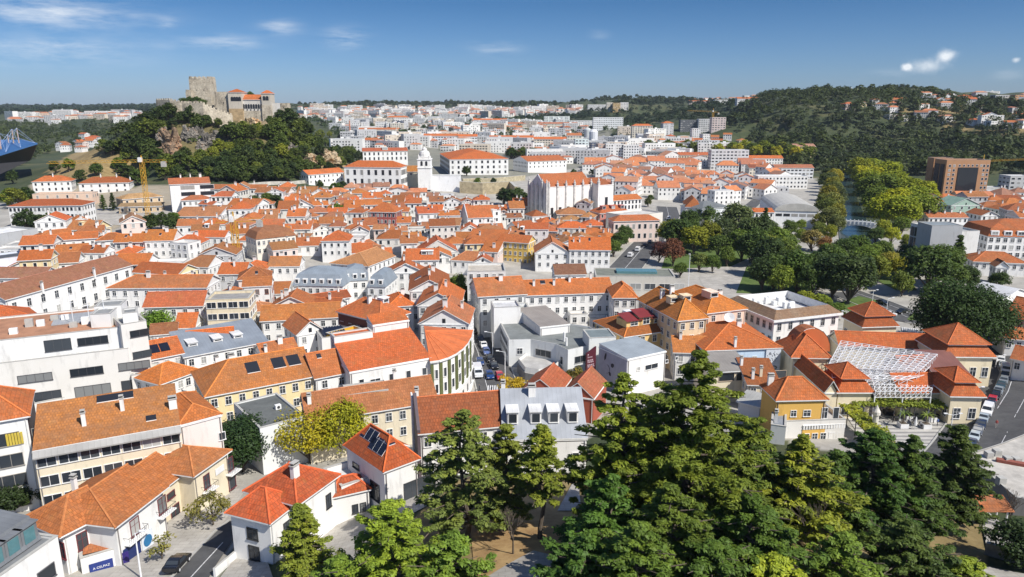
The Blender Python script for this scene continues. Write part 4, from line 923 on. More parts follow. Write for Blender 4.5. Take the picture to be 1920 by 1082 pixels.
for k in range(4): m.slope([q0[k], q0[(k + 1) % 4], q1[(k + 1) % 4], q1[k]]); m.face([q1[k], q1[(k + 1) % 4], q2[(k + 1) % 4], q2[k]],1)
b.put('roof_band', m, ['clay_tiles', 'white_paint'], fr, (.25,.205,.165))
m = MB(); m.box(-.7, W_ + .7,-.7,-.51,11.0,11.6); m.box(-.7,-.51,-.51, D_ + .7,11.0,11.6); m.box(W_ + .51, W_ + .7,-.51, D_ + .7,11,11.6); b.put('cornice', m, ['white_paint'], fr)
for k in range(14): x, y = 3.2 + (W_ - 7) * RND.random(),3.5 + (D_ - 7) * RND.random(); m = MB(); m.box(x - .6, x + .6, y - .5, y + .5,11.1,12.1 + RND.random()); b.put('air_conditioner', m, ['white_paint'], fr, parent=b.roof)
b = house('light blue house with wide orange hip roof, white satellite dish and painted right wall', (1335,665),(1464,651),8.5,('R', 1420,607), lm='light blue dish house', roof='hip', rise=3.6, rc=(.58,.17,.045), wc=(.52,.66,.82), win=[('F', 12,5,1,1.5, 'sash'),('F', 17,5,1,1.5, 'sash'),('F', 17,1.6,1,1.5, 'sash')], ch=[(.38,.75,2),(.62,.42,2),(.4,.03,1)], zg=0)
fr = b.fr
m = MB(); x, y = fr.W * .52, fr.D * .5; z = b.hf(x, y); m.lathe([(0,0),(.8,.12),(1.2,.4),(1.25,.42),(0,.1)],16); d = m.build('satellite_dish', ['white_paint'], b.roof, (x, y, z + 1.2)); d.rotation_euler = (math.radians(55),0, math.radians(-25))
m = MB(); m.bar((x, y, z - .3),(x, y, z + 1.3),.07); b.put('dish_mast', m, ['dark_metal'], fr, parent=b.roof)
m = MB(); m.box(fr.W - 3.6, fr.W, -.3,-.02,-1,8.2); mw = b.put('mural_wall', m, ['paint'], fr, (.60,.64,.70))
m = MB(); rr = random.Random(5)
for k in range(26):
 x0, z0 = fr.W - 3.3 + 2.4 * rr.random(),5.6 + 2.2 * rr.random() - k * .03; m.bar((x0,-.33, z0),(x0 + .5 * rr.random(),-.33, z0 - .5 * rr.random()),.05)
for k in range(14):
 a = k / 14 * 6.28; m.bar((fr.W - 1.5 + .8 * math.cos(a),-.33,3.6 + .5 * math.sin(a)),(fr.W - 1.5 + .6 * math.cos(a + .5),-.33,3.6 + .4 * math.sin(a + .5)),.12)
b.put('face_drawing', m, ['paint'], fr, (.12,.12,.13), parent=mw)
house('low house with patchy tile roof tucked behind the cedar top, left of the blue house', (1265,660),(1335,662),7,9, roof='gx', rise=2.6, rc=(.52,.21,.06), win='auto', cols=3, zg=0, ch=[(.2,.4,0)])
house('narrow lean-to house with old brown tiles between the mural hall and the blue house', (1290,640),(1350,652),8.5,7, roof='shed', rise=2, rc=(.40,.17,.06), win=[], zg=0)
b = house('cream house with covered veranda under a grey fibre-sheet roof', (1330,697),(1407,693),7.5,8, lm='grey-roofed veranda house', roof='shed', rise=1.4, rm='sheet_roof', rc=(.27,.25,.225), wc=CREAM, ov=.5, win=[('F', 4 + 4 * k, 5.2,3.4,1.7, 'plain') for k in range(4)], wcol=(.5,.4,.3), zg=0, ch=[(.85,.2,1)])
house('orange ribbed roof with two cream chimneys, left of the yellow foreground house', (1405,722),(1462,722),6.5,('R', 1440,690), roof='shed', rise=2.2, rc=(.54,.17,.05), wc=CREAM, win='auto', cols=3, ch=[(.5,.3,1, CREAM),(.2,.2,1)], zg=0)
house('small grey sheet-roofed shed below the veranda house', (1385,752),(1425,762),5,5, name='shed', cat='shed', roof='shed', rise=.7, rm='sheet_roof', rc=(.4,.4,.38), win=[], zg=0)
YW = (.70,.42,.10)
b = house('yellow house with orange hip roof, white terraces and balustrades in front of the market', (1457,750),(1546,746),8,('L', 1436,724), lm='yellow terrace house', roof='hip', rise=3.2, rc=(.57,.17,.05), wc=YW, win=[('F', 3.4,4.6,1,1.2, 'sash'),('F', 6,4.6,1.3,1.2, 'sash'),('F', 9.4,4.1,1,2.1, 'sash'),('F', 11.6,4.0,1,2.2, 'plain')], ch=[(.1,.8,2)])
fr = Frame((1472,790),(1586,786),4.0,9, b.fr.zg); block(b, fr, roof='flat', rc=(.45,.44,.42), wc=(.72,.70,.66), win=[], par=.7)
fr = Frame((1505,806),(1584,802),3.2,3, b.fr.zg - 1); block(b, fr, roof='flat', rc=(.5,.48,.45), wc=YW, win='auto', cols=5, rows=1, par=.3)
m = MB()
for k in range(16): m.box(.1 + k * (fr.W - .3) / 15,.3 + k * (fr.W - .3) / 15,-.12,.1,3.25,4.0)
m.box(0, fr.W, -.15,.12,4.0,4.12); b.put('balustrade', m, ['white_paint'], fr)
fr = Frame((1446,796),(1474,800),5,6, b.fr.zg); block(b, fr, roof='flat', rc=(.22,.24,.27), wc=(.6,.62,.62), win=[], par=.2, ch=[(.3,.3,1)])
# ---------------------------------------------------------------- the market hall
MO, MW = (.54,.145,.045),(.76,.67,.48)
b = house('market hall of orange-roofed pavilions round a court under a white space-frame canopy', (1487,669),(1553,670),8,10, name='market_hall', cat='market hall', lm='market hall', roof='hip', rise=4.2, rc=MO, wc=MW, ov=.7, win=[('F', 3,1,2.4,4, 'plain')], zg=0)
def pavilion(A, B, h, back, up=2.2, il=2.0):
 fr = Frame(A, B, h, back, 0); W, D = fr.W, fr.D
 block(b, fr, roof='flat', wc=MW, rc=MO, rm='clay_tiles', par=.1, win='auto', rows=1, z1=-1.5, wsz=(1.3,2.2))
 m = MB(); o = .6; i = 1.1
 q0 = [(-o, -o, h + .1),(W + o, -o, h + .1),(W + o, D + o, h + .1),(-o, D + o, h + .1)]; q1 = [(i, i, h + up),(W - i, i, h + up),(W - i, D - i, h + up),(i, D - i, h + up)]
 for k in range(4): m.slope([q0[k], q0[(k + 1) % 4], q1[(k + 1) % 4], q1[k]]); m.face([(p[0], p[1], p[2] - .25) for p in (q0[k], q0[(k + 1) % 4])] + [q0[(k + 1) % 4], q0[k]],2)
 m.face([(p[0], p[1], p[2] - .25) for p in q0[::-1]],2)
 o2 = -.3; z = h + up + .5
 r, _, _ = roof_faces('pyr' if abs(W - D) < 3 else 'hip', W - 2 * i + 1.4, D - 2 * i + 1.4, z, min(W, D) * .33,0)
 mid = [(x, y, z) for x, y in ((i - .2, i - .2),(W - i + .2, i - .2),(W - i + .2, D - i + .2),(i - .2, D - i + .2))]
 for k in range(4): m.face([q1[k], q1[(k + 1) % 4], mid[(k + 1) % 4], mid[k]],2)
 for f in r:
  m.slope([(p[0] + i - .7, p[1] + i - .7, p[2]) for p in f])
  for k in range(len(f)): cap(m, (f[k][0] + i - .7, f[k][1] + i - .7, f[k][2]),(f[(k + 1) % len(f)][0] + i - .7, f[(k + 1) % len(f)][1] + i - .7, f[(k + 1) % len(f)][2]),.1)
 b.put('pavilion_roof', m, ['clay_tiles', 'ridge_tiles', 'white_paint'], fr, MO)
pavilion((1572,735),(1634,735),6,9)
pavilion((1784,742),(1842,743),6.5,9)
pavilion((1618,613),(1681,611),7,9)
pavilion((1772,668),(1862,669),7.5,12)
for A, B, h, back, rf in (((1548,735),(1570,735),6,18, 'gy'),((1575,648),(1768,655),5.5,8, 'gx'),((1692,737),(1782,735),5.5,9, 'gx'),((1700,700),(1748,698),6,8, 'gx')):
 fr = Frame(A, B, h, back, 0); block(b, fr, roof=rf, rise=2.6, rc=MO, wc=MW, win=[])
fr = Frame((1755,702),(1818,704),6.5,10,0); block(b, fr, roof='shed', rise=2.2, rm='sheet_roof', rc=(.22,.095,.075), wc=MW, win=[])
q0 = at_z(1522,640,10); m = MB();
for k in range(10):
 a0, a1 = math.pi * k / 10, math.pi * (k + 1) / 10
 for s0, s1 in ((0,1),):
  p = lambda a, y, r: (q0.x - b.c.x + r * math.cos(a), q0.y - b.c.y + y, 7.5 + r * math.sin(a) * 1.25)
  m.slope([p(a0,0,4.6), p(a0,5,4.2), p(a1,5,4.2), p(a1,0,4.6)])
 m.face([p(a0,.05,4.5), p(a1,.05,4.5),(q0.x - b.c.x, q0.y - b.c.y + .05,7.4)],1)
m.build('curved_gable', ['clay_tiles', 'plaster'], b.root, color=MO)
def truss_grid(cs, nx, ny, dz, z, name):
 P = [at_z(x, y, z) - Vector((b.c.x, b.c.y, 0)) for x, y in cs]
 g = lambda u, v: P[0].lerp(P[1], u).lerp(P[3].lerp(P[2], u), v)
 m = MB(); r = .075
 for i in range(nx + 1):
  for j in range(ny + 1):
   a = g(i / nx, j / ny)
   up = a + Vector((0,0, dz))
   m.bar(a, up, r * .8)
   if i < nx:
    c = g((i + 1) / nx, j / ny); cu = c + Vector((0,0, dz)); m.bar(a, c, r); m.bar(up, cu, r); m.bar(a, cu, r * .7)
   if j < ny:
    c = g(i / nx, (j + 1) / ny); cu = c + Vector((0,0, dz)); m.bar(a, c, r); m.bar(up, cu, r); m.bar(up, c, r * .7)
   if i < nx and j < ny: m.bar(up, g((i + 1) / nx, (j + 1) / ny) + Vector((0,0, dz)), r * .6)
 for u, v in ((0,0),(1,0),(1,1),(0,1),(.5,0),(.5,1)): a = g(u, v); m.bar(a, (a.x, a.y, 0),.16,0,6)
 m.build(name, ['steel_white'], b.root)
 gl = MB(); gl.face([g(.02,.02), g(.98,.02), g(.98,.98), g(.02,.98)]);
truss_grid([(1550,700),(1722,708),(1756,676),(1576,650)],13,8,1.5,7.2, 'canopy_truss')
truss_grid([(1640,745),(1745,745),(1752,718),(1632,714)],11,4,1.3,5.2, 'canopy_truss')
truss_grid([(1560,718),(1700,722),(1735,712),(1556,702)],9,2,1.2,6.6, 'canopy_truss')
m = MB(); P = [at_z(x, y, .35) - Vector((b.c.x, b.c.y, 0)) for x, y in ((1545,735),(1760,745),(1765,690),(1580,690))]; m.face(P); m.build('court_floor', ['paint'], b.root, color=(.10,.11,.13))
b = house('grey office building with dark louvred left facade and white blank right side', (1779,434),(1829,431),15,('L', 1714,418), name='office_block', cat='office block', lm='louvred grey office', roof='flat', rc=(.36,.37,.37), wc=(.66,.66,.64), win=[], zg=0)
m = MB(); fr = b.fr
for z in (1,5.4,9.8):
 for k in range(9): m.box(-.22,-.03,.6 + k * fr.D / 9.3,.6 + (k + .78) * fr.D / 9.3, z, z + 3.9, k % 3 == 1)
b.put('louvre_screen', m, ['dark_metal', 'window_glass'], fr)
fr = Frame((1748,423),(1806,423),19,10,0); block(b, fr, roof='flat', rm='sheet_roof', par=.1, rc=(.25,.28,.29), wc=(.4,.41,.42), win=[])
b = house('large white school with steep orange mansard roof and white dormers at the right edge', (1853,443),(1990,443),11,('L', 1826,428), name='school_building', cat='school', lm='white mansard school', roof='mansard', rm='clay_tiles', rc=(.54,.15,.045), rise=3.2, win='auto', cols=11, rows=3, wsz=(1.5,1.7), zg=0, detail=1)
for k in range(6):
 m = MB(); u = b.fr.W * (k + .5) / 6; m.box(u - 1.6, u + 1.6,-.1,2.2,11.3,13.4); do = b.put('dormer', m, ['white_paint'], b.fr, parent=b.roof); link('window', win_mesh(2.2,1.2, 'strip', True)[0], do, (u, -.1,11.8))
b = house('small white villa with terracotta hip roof and ornate curly gable', (1826,490),(1925,494),5.5,12, name='villa', cat='villa', lm='ornate gable villa', roof='hip', rise=3, rc=(.48,.15,.05), win='auto', cols=7, rows=1, ch=[(.2,.5,0)], zg=1)
fr = Frame((1868,500),(1892,501),6.5,5,1); block(b, fr, roof='gy', rise=2.2, rc=(.48,.15,.05), win='auto', rows=1, cols=2)
house('white corner house with steep orange roof at the right edge beside the big round tree', (1886,592),(1985,612),8,12, roof='gx', rise=4.5, rc=(.52,.16,.06), win='auto', cols=5, zg=0)
house('small white roadside house with low orange roof at the right edge above the parked cars', (1884,634),(1960,640),5,8, roof='gx', rise=2, rc=(.54,.17,.06), win='auto', cols=4, rows=1, zg=0)
house('whitewashed roadside house with orange roof standing in shade beside the curving road', (1898,672),(1990,690),6,8, roof='gx', rise=2.2, rc=(.5,.16,.06), win='auto', cols=4, zg=0)
house('white church annexe with curved white gable top at the right edge', (1872,566),(1940,552),7,10, name='chapel', cat='chapel', roof='gy', rise=3, rc=(.6,.6,.6), rm='sheet_roof', win=[], zg=0)
fr = Frame.raw(at_z(1905,930,9).x, at_z(1905,930,9).y, 0,10,10,9,2)
b = Building('warehouse', 'large warehouse with pale flat roof and dark grey side wall at the right edge', 'warehouse', fr, lm='pale-roofed warehouse')
polyb(b, [(1812,852),(1905,932),(2020,950),(2040,812),(1935,808),(1880,830)],8,2, wc=(.23,.22,.21), rc=(.50,.47,.42), par=.15)
m = MB(); P0 = at_z(1868,862,10.1) - Vector((b.c.x, b.c.y, 2)); P1 = at_z(1990,884,10.1) - Vector((b.c.x, b.c.y, 2)); m.bar(P0, P1,.45,0,6); m.build('roof_ridge', ['paint'], b.root, color=(.25,.07,.045))
for px, py in ((1853,857),(1868,853),(1888,866),(1905,868),(1876,905)):
 m = MB(); q = at_z(px, py, 9.9) - Vector((b.c.x, b.c.y, 2)); m.box(q.x - .5, q.x + .5, q.y - .5, q.y + .5,7.6,8.8); m.build('roof_vent', ['concrete'], b.root)
b = house('dark red-roofed park pavilion with grey flat annexe among the park trees', (1512,500),(1594,502),5.5,9, name='pavilion', cat='pavilion', lm='dark red park pavilion', roof='shed', rise=2.2, rm='sheet_roof', rc=(.20,.03,.045), wc=(.62,.6,.52), win=[('F', 4 + 4 * k, 1,2.4,2, 'plain') for k in range(4)], zg=0)
fr = Frame((1488,492),(1552,488),7,8,0); block(b, fr, roof='flat', rc=(.25,.27,.29), wc=(.3,.33,.36), win=[])
b = house('pale pink palace with white trim, orange hip roof and grey flat rear by the avenue', (1151,415),(1237,413),10.5,9, name='palace', cat='palace', lm='pale pink palace', roof='hip', rise=2.4, rc=(.52,.16,.06), wc=(.74,.60,.54), win='auto', cols=8, rows=2, fh=4.6, wsz=(1.2,2.2), zg=0)
fr = Frame((1175,405),(1243,398),10,16,0); block(b, fr, roof='flat', rc=(.6,.58,.54), wc=(.76,.72,.66), win=[])
b = house('white bank corner house with orange hip roof at the fork of the avenue', (1286,388),(1316,389),11,('L', 1280,378), roof='hip', rise=4.5, rc=(.58,.18,.05), win='auto', cols=4, rows=3, zg=0, lm='avenue fork house')
house('blank white building with dark grey hipped sheet roof beside the avenue fork house', (1317,392),(1371,388),11,18, name='building', cat='building', roof='hip', rise=3, rm='sheet_roof', rc=(.17,.18,.18), wc=(.70,.72,.74), win=[('F', 11,6.5,3,1.8, 'plain'),('F', 4,.5,3,2.6, 'plain'),('F', 10,.5,3,2.6, 'plain'),('F', 16,.5,3,2.6, 'plain')], zg=0)
b = house('white exhibition hall with long barrel-curved grey roof and glass front beside the river', (1452,395),(1536,397),8,55, name='exhibition_hall', cat='hall', lm='barrel-roofed hall', roof='flat', rc=(.4,.4,.38), wc=(.72,.74,.76), par=.1, win=[('F', 2.5 + 4.2 * k, 5.0,3.4,1.5, 'strip') for k in range(6)], wcol=(.3,.3,.3), zg=0)
m = MB(); fr = b.fr; n = 12
for k in range(n):
 a0, a1 = math.pi * k / n, math.pi * (k + 1) / n
 P = [(fr.W / 2 - fr.W / 2 * math.cos(a), y, 8.1 + 4.2 * math.sin(a)) for a, y in ((a0,-.4),(a1,-.4),(a1, fr.D),(a0, fr.D))]
 m.slope(P, 1 if k in (5,6) else 0); m.face([P[0], P[1],(fr.W / 2,-.4,8)][::-1],0)
b.put('barrel_roof', m, ['sheet_roof', 'concrete'], fr, (.50,.48,.43))
house('white annexe with orange roof strip left of the barrel-roofed hall', (1415,398),(1451,398),8,10, name='building', cat='building', roof='gx', rise=1.8, rc=ORANGE, win='auto', cols=4, rows=2, zg=0)
house('red brick town house with white trim and pyramid roof in the old town', (690,397),(741,398),9.5,12, lm='red brick town house', roof='hip', rise=4, rc=(.55,.17,.05), wc=(.36,.085,.07), win='auto', cols=7, rows=3)
b = house('white church with steep orange roof and grey pedimented front in the old town', (877,409),(923,407),8.5,13, name='church', cat='church', lm='old town church', roof='gx', rise=5, rc=(.56,.16,.05), win='auto', cols=3, rows=1)
m = MB(); fr = b.fr; m.box(-.5,-.02,-.6, fr.D + .6,-3,9); m.face([(-.5,-.6,9),(-.02,-.6,9),(-.02, fr.D / 2,15),(-.5, fr.D / 2,15)]); m.face([(-.02, fr.D + .6,9),(-.5, fr.D + .6,9),(-.5, fr.D / 2,15),(-.02, fr.D / 2,15)]); m.face([(-.5, fr.D + .6,9),(-.5,-.6,9),(-.5, fr.D / 2,15)]); b.put('church_front', m, ['paint'], fr, (.45,.44,.46))
fr = Frame((924,395),(939,394),11,4); block(b, fr, roof='flat', win='auto', cols=1, rows=2, rc=RUST)
b = house('brown-roofed block with a dark row of dormers on the left side of the old town', (480,449),(554,441),9.5,12, name='apartment_block', cat='apartment block', lm='brown dormer block', roof='mansard', rm='clay_tiles', rise=2.6, rc=(.30,.14,.08), wc=(.74,.70,.62), win='auto', cols=8, rows=2)
b = house('white building with steep bluish grey mansard roofs and white dormers in two wings', (549,535),(642,537),8,13, name='mansard_building', cat='building', lm='grey mansard building', roof='mansard', rm='sheet_roof', rise=3.4, rc=(.25,.29,.33), win='auto', cols=7, rows=2)
fr = Frame((643,527),(689,525),8,10, b.fr.zg); block(b, fr, roof='mansard', rm='sheet_roof', rise=3.4, rc=(.25,.29,.33), win='auto', cols=3, rows=2)
fr = Frame((689,537),(722,538),8,13, b.fr.zg); block(b, fr, roof='mansard', rm='sheet_roof', rise=3.4, rc=(.23,.27,.31), win='auto', cols=2, rows=2)
for A, n in (((549,535),6),((643,527),3),((689,537),2)):
 f2 = Frame(A, {549: (642,537),643: (689,525),689: (722,538)}[A[0]],8,10, b.fr.zg)
 for k in range(n):
  u = f2.W * (k + .5) / n; m = MB(); m.box(u - .75, u + .75,.1,1.6,8.4,10.2); do = b.put('dormer', m, ['white_paint'], f2, parent=b.roof if A[0] == 549 else None); link('window', win_mesh(.9,1.2, 'plain', True)[0], do, (u, .1,8.7))
house('house with straw-brown tiled roof and broad white gable behind the mansard building', (690,499),(740,480),8,15, lm='straw-brown gabled house', roof='hipL', rise=3, rc=(.50,.27,.13), win='auto', cols=6, rows=2)
house('white house with two dark dormers in its orange roof near the mansard building', (762,488),(822,487),8,9, lm='two-dormer house', roof='gx', rise=3.4, rc=(.55,.16,.05), win='auto', cols=4, rows=2, dorm=[(.55,.2,2,1.4),(.75,.2,2,1.4)])
house('yellow house with tall windows and orange roof on the square', (934,452),(990,456),8.5,9, lm='yellow house on the square', roof='gx', rise=2.6, rc=(.55,.17,.05), wc=(.66,.46,.12), win='auto', cols=6, rows=3)
b = house('brick-brown hotel tower with recessed dark window panel on the right', (1776,300),(1858,300),27,14, name='hotel_tower', cat='tower', lm='brick-brown tower', roof='flat', rc=(.4,.22,.15), wc=(.43,.235,.12), win=[('F', u, 2 + 2.9 * k, 1.3,1.5, 'plain') for u in (2.4,5.4,25.5,28) for k in range(8)] + [('F', 9 + 2.9 * k, 22.6,1.1,1.3, 'plain') for k in range(6)], zg=3, detail=2)
W_ = b.fr.W; m = MB(); m.box(W_ * .28, W_ * .74,-.3,-.05,3,22); b.put('window_wall', m, ['window_glass'], b.fr, (.1,.05,.06))
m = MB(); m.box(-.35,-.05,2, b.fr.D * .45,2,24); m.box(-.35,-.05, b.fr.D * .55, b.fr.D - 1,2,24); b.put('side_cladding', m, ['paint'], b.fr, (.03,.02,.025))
house('house with pale green curved-gable roof front below the brick-brown tower', (1784,385),(1838,384),9,14, roof='gy', rise=4, rm='sheet_roof', rc=(.24,.36,.28), wc=(.34,.46,.38), win='auto', cols=4, rows=1, zg=1)
house('long low orange-roofed house with many white chimneys behind the louvred grey office', (1742,408),(1815,408),6,10, roof='gx', rise=2.2, rc=(.56,.2,.09), win='auto', cols=8, rows=1, zg=1, ch=[(.1,.4,0),(.3,.5,0),(.5,.4,0),(.7,.5,0),(.9,.4,0)])
house('small white house with orange roof at the foot of the brick-brown tower', (1768,372),(1800,371),7,10, roof='hip', rise=2.4, rc=ORANGE, win='auto', cols=3, rows=2, zg=1)
house('narrow pale yellow house at the left foot of the brick-brown tower', (1752,378),(1770,378),10,16, roof='hip', rise=2, rc=RUST, wc=(.66,.6,.36), win='auto', cols=2, rows=3, zg=1)
fr = Frame((1752,296),(1788,296),27.3,8,3); bb = [o for o in SC.objects if o.name == 'hotel_tower'][0]; b = Building.__new__(Building); b.fr = fr; b.root = bb; b.c = Vector((bb.location.x, bb.location.y, 0)); b.fr.zg = bb.location.z; block(b, fr, roof='flat', rc=(.4,.22,.15), wc=(.40,.215,.11), win=[], detail=2)
# ---------------------------------------------------------------- castle on its rock
def rect_at(pl, pr, pt, pb, Y, depth, yaw=0.0):
 a, c, t = at_y(pl, pb, Y), at_y(pr, pb, Y), at_y((pl + pr) / 2, pt, Y)
 return Frame.raw(a.x, a.y, yaw, (c.x - a.x) / math.cos(yaw), depth, t.z - a.z, a.z)
def crenels(m, W, D, h, s=1.5, hh=1.5, t=.6):
 def run(x0, y0, x1, y1):
  L_ = math.hypot(x1 - x0, y1 - y0); n = max(2, int(L_ / (2 * s)))
  for k in range(n):
   a = (k + .25) / n; c = (k + .75) / n
   xa, ya, xc, yc = x0 + (x1 - x0) * a, y0 + (y1 - y0) * a, x0 + (x1 - x0) * c, y0 + (y1 - y0) * c
   m.box(min(xa, xc) - (t / 2 if xa == xc else 0), max(xa, xc) + (t / 2 if xa == xc else 0), min(ya, yc) - (t / 2 if ya == yc else 0), max(ya, yc) + (t / 2 if ya == yc else 0), h - .01, h + hh)
 run(0, t / 2, W, t / 2); run(0, D - t / 2, W, D - t / 2); run(t / 2,0, t / 2, D); run(W - t / 2,0, W - t / 2, D)
def stone_block(b, fr, name='tower', top=True, slits=0, taper=0.0, dn=8):
 m = MB(); W, D, h = fr.W, fr.D, fr.h
 q0 = [(-taper, -taper, -dn),(W + taper, -taper, -dn),(W + taper, D + taper, -dn),(-taper, D + taper, -dn)]; q1 = [(0,0, h),(W, 0, h),(W, D, h),(0, D, h)]
 for k in range(4): m.face([q0[k], q0[(k + 1) % 4], q1[(k + 1) % 4], q1[k]])
 m.face(q1)
 if top: crenels(m, W, D, h)
 for k in range(slits): x = W * (k + 1) / (slits + 1); m.box(x - .25, x + .25,-.08,.02, h * .55, h * .55 + 1.3,1)
 return b.put(name, m, ['castle_stone', 'dark_opening'], fr)
CY = 566
fr = rect_at(359,398,147,200, CY + 10,12,.03)
b = Building('castle_keep', 'tall square crenellated stone castle keep on the hilltop', 'castle keep', fr, 'castle on the hill', lm='castle keep'); stone_block(b, fr, 'tower', slits=2, taper=.25)
f2 = rect_at(350,360,172,195, CY + 6,6); stone_block(b, f2, 'turret')
f2 = rect_at(386,398,182,205, CY + 5,5); stone_block(b, f2, 'turret', False)
fr = rect_at(411,512,190,225, CY, 16,.03)
b = Building('castle_palace', 'castle palace with arched loggias, white upper walls and orange roofs above a stone base', 'palace', fr, 'castle on the hill', lm='castle palace')
def arches(b, fr, n, z, w, hh, u0, u1):
 m = MB()
 for k in range(n):
  x = u0 + (u1 - u0) * (k + .5) / n; P = [(x - w / 2,-.12, z),(x + w / 2,-.12, z),(x + w / 2,-.12, z + hh)] + [(x + w / 2 * math.cos(a),-.12, z + hh + w / 2 * math.sin(a)) for a in [math.pi * q / 6 for q in range(1,6)]] + [(x - w / 2,-.12, z + hh)]
  m.face(P)
 b.put('arcade', m, ['dark_opening'], fr)
f2 = rect_at(411,433,172,222, CY - 1,14,.03); stone_block(b, f2, 'tower', False, 1)
f2 = rect_at(432,457,173,232, CY - 3,13,.03); block(b, f2, roof='hip', rise=2.6, rc=ORANGE, wc=(.55,.50,.42), win=[], detail=2, faces='F'); arches(b, f2,4, f2.h - 6.5,2.1,2.2,2, f2.W - .6)
m = MB(); m.box(-.15, f2.W + .15,-.2,3,-6, f2.h * .48); b.put('stone_base', m, ['old_masonry'], f2,(.50,.36,.20))
f2 = rect_at(456,496,187,232, CY - 1,13,.03); block(b, f2, roof='gx', rise=4.0, rc=ORANGE, wc=(.62,.59,.54), win=[], detail=2, faces='F'); arches(b, f2,8, f2.h - 6.6,1.6,2.6,.6, f2.W - .6)
m = MB(); m.box(-.15, f2.W + .1,-.3,3,-6, f2.h - 8.2)
for k in range(6): x = f2.W * (k + .5) / 6; m.box(x - .35, x + .35,-.4,-.25, f2.h * .55, f2.h * .55 + 1.1,1)
b.put('stone_base', m, ['castle_stone', 'dark_opening'], f2)
f2 = rect_at(494,510,175,234, CY - 2,12,.03); block(b, f2, roof='hip', rise=2.4, rc=ORANGE, wc=(.50,.46,.39), win=[], detail=2, faces='F'); arches(b, f2,2, f2.h - 5.2,2.1,2.2,1, f2.W - 1)
m = MB(); m.box(-.15, f2.W + .15,-.3,3,-6, f2.h * .62); b.put('stone_base', m, ['castle_stone'], f2)
f2 = rect_at(510,520,193,212, CY + 2,8); block(b, f2, roof='flat', rc=(.4,.38,.34), wc=(.6,.58,.54), win=[], detail=2)
fr = rect_at(525,540,197,210, CY + 20,8); b = Building('gate_tower', 'small square ruined stone tower on the hilltop right of the castle palace', 'tower', fr, 'castle on the hill'); stone_block(b, fr, 'tower', True, 1, dn=4)
def curtain(label, pts, th=2.0):
 P = [at_y(x, y, Yv) for x, y, Yv, _ in pts]
 fr = Frame.raw(P[0].x, P[0].y, 0,1,1,1, P[0].z - 6); b = Building('castle_wall', label, 'wall', fr, 'castle on the hill')
 m = MB(); o = Vector((b.c.x, b.c.y, fr.zg))
 for (p, q, hp, hq) in zip(P[:-1], P[1:],[v[3] for v in pts],[v[3] for v in pts][1:]):
  a, c = p - o, q - o; d = (c - a); d.z = 0; d.normalize(); n = Vector((-d.y, d.x, 0)) * th
  B0, B1 = Vector((a.x, a.y, a.z - hp)), Vector((c.x, c.y, c.z - hq))
  m.face([B0, B1, c, a]); m.face([B1 + n, B0 + n, a + n, c + n]); m.face([a, c, c + n, a + n]); m.face([B1, B1 + n, c + n, c]); m.face([B0 + n, B0, a, a + n])
  k = max(2, int((c - a).length / 2.4))
  for i in range(k):
   e0, e1 = a.lerp(c, (i + .2) / k), a.lerp(c, (i + .75) / k); u = Vector((0,0,1.1)); nn = n * .35
   m.face([e0, e1, e1 + u, e0 + u]); m.face([e0 + u, e1 + u, e1 + u + nn, e0 + u + nn]); m.face([e1, e1 + nn, e1 + nn + u, e1 + u]); m.face([e0 + nn, e0, e0 + u, e0 + nn + u]); m.face([e1 + nn, e0 + nn, e0 + nn + u, e1 + nn + u])
 m.build('masonry', ['castle_stone'], b.root)
curtain('crenellated outer curtain wall left of the castle keep', [(292,188,555,14),(318,187,548,14),(338,192,548,12),(358,193,552,10)])
curtain('crenellated lower curtain wall below the keep, sloping down to the castle palace', [(340,193,540,9),(380,193,538,9),(392,200,540,10),(412,208,545,12),(436,216,552,12)])
def rock(px, py, w, hh, dp, seed, label, tilt=0.0, col=(1,1,1)):
 g = ground(px, py); rr = np.random.RandomState(seed); nu, nv = 44,26
 v = []; f = []
 for j in range(nv + 1):
  for i in range(nu):
   a = 2 * math.pi * i / nu; t = j / nv * math.pi / 2
   v.append([math.cos(a) * math.cos(t) * w / 2, math.sin(a) * math.cos(t) * dp / 2, math.sin(t) * hh - 2])
 v = np.array(v); q = rr.randn(60,3) * np.array([w, dp, hh]) * .3 + np.array([0,0, hh * .3]);
 cell = np.argmin(((v[:, None] - q[None]) ** 2).sum(2),1); v *= (1 + .22 * rr.randn(60)[cell])[:, None]; v += rr.randn(*v.shape) * w * .022
 for j in range(nv):
  for i in range(nu): f.append((j * nu + i, j * nu + (i + 1) % nu, (j + 1) * nu + (i + 1) % nu, (j + 1) * nu + i))
 me = bpy.data.meshes.new('rock_outcrop'); me.from_pydata([tuple(p) for p in v],[], f); me.materials.append(MAT['rock_face'])
 o = link('rock_outcrop', me, None, (g.x, g.y, g.z), color=col); o.rotation_euler = (tilt, 0,0); tag(o, label, 'rock', 'bare rocks on the castle hill')
rock(324,290,15,16,9,1, 'tall ochre-stained cliff at the left foot of the castle rock', .12,(1.25,.95,.72))
rock(305,262,9,9,7,2, 'grey-brown crag high on the left shoulder of the castle rock')
rock(355,262,11,10,7,3, 'pale grey crag directly under the castle keep')
rock(388,275,13,9,7,4, 'jagged pale grey crag in the middle of the castle rock')
rock(405,258,9,7,6,5, 'small pale crag below the sloping curtain wall')
rock(470,245,22,9,9,6, 'buff rock ledge right under the castle palace', 0,(2.2,1.9,1.4))
rock(372,250,9,7,6,10, 'whitish crag between trees just below the curtain wall')
rock(610,300,20,9,9,7, 'tan quarry face at the right foot of the castle hill', 0,(2.0,1.75,1.35))
rock(540,285,16,8,8,8, 'pale rock bank among trees right of the castle hill centre')
rock(580,305,15,7,8,9, 'low tan bank left of the quarry face', 0,(2.0,1.75,1.35))
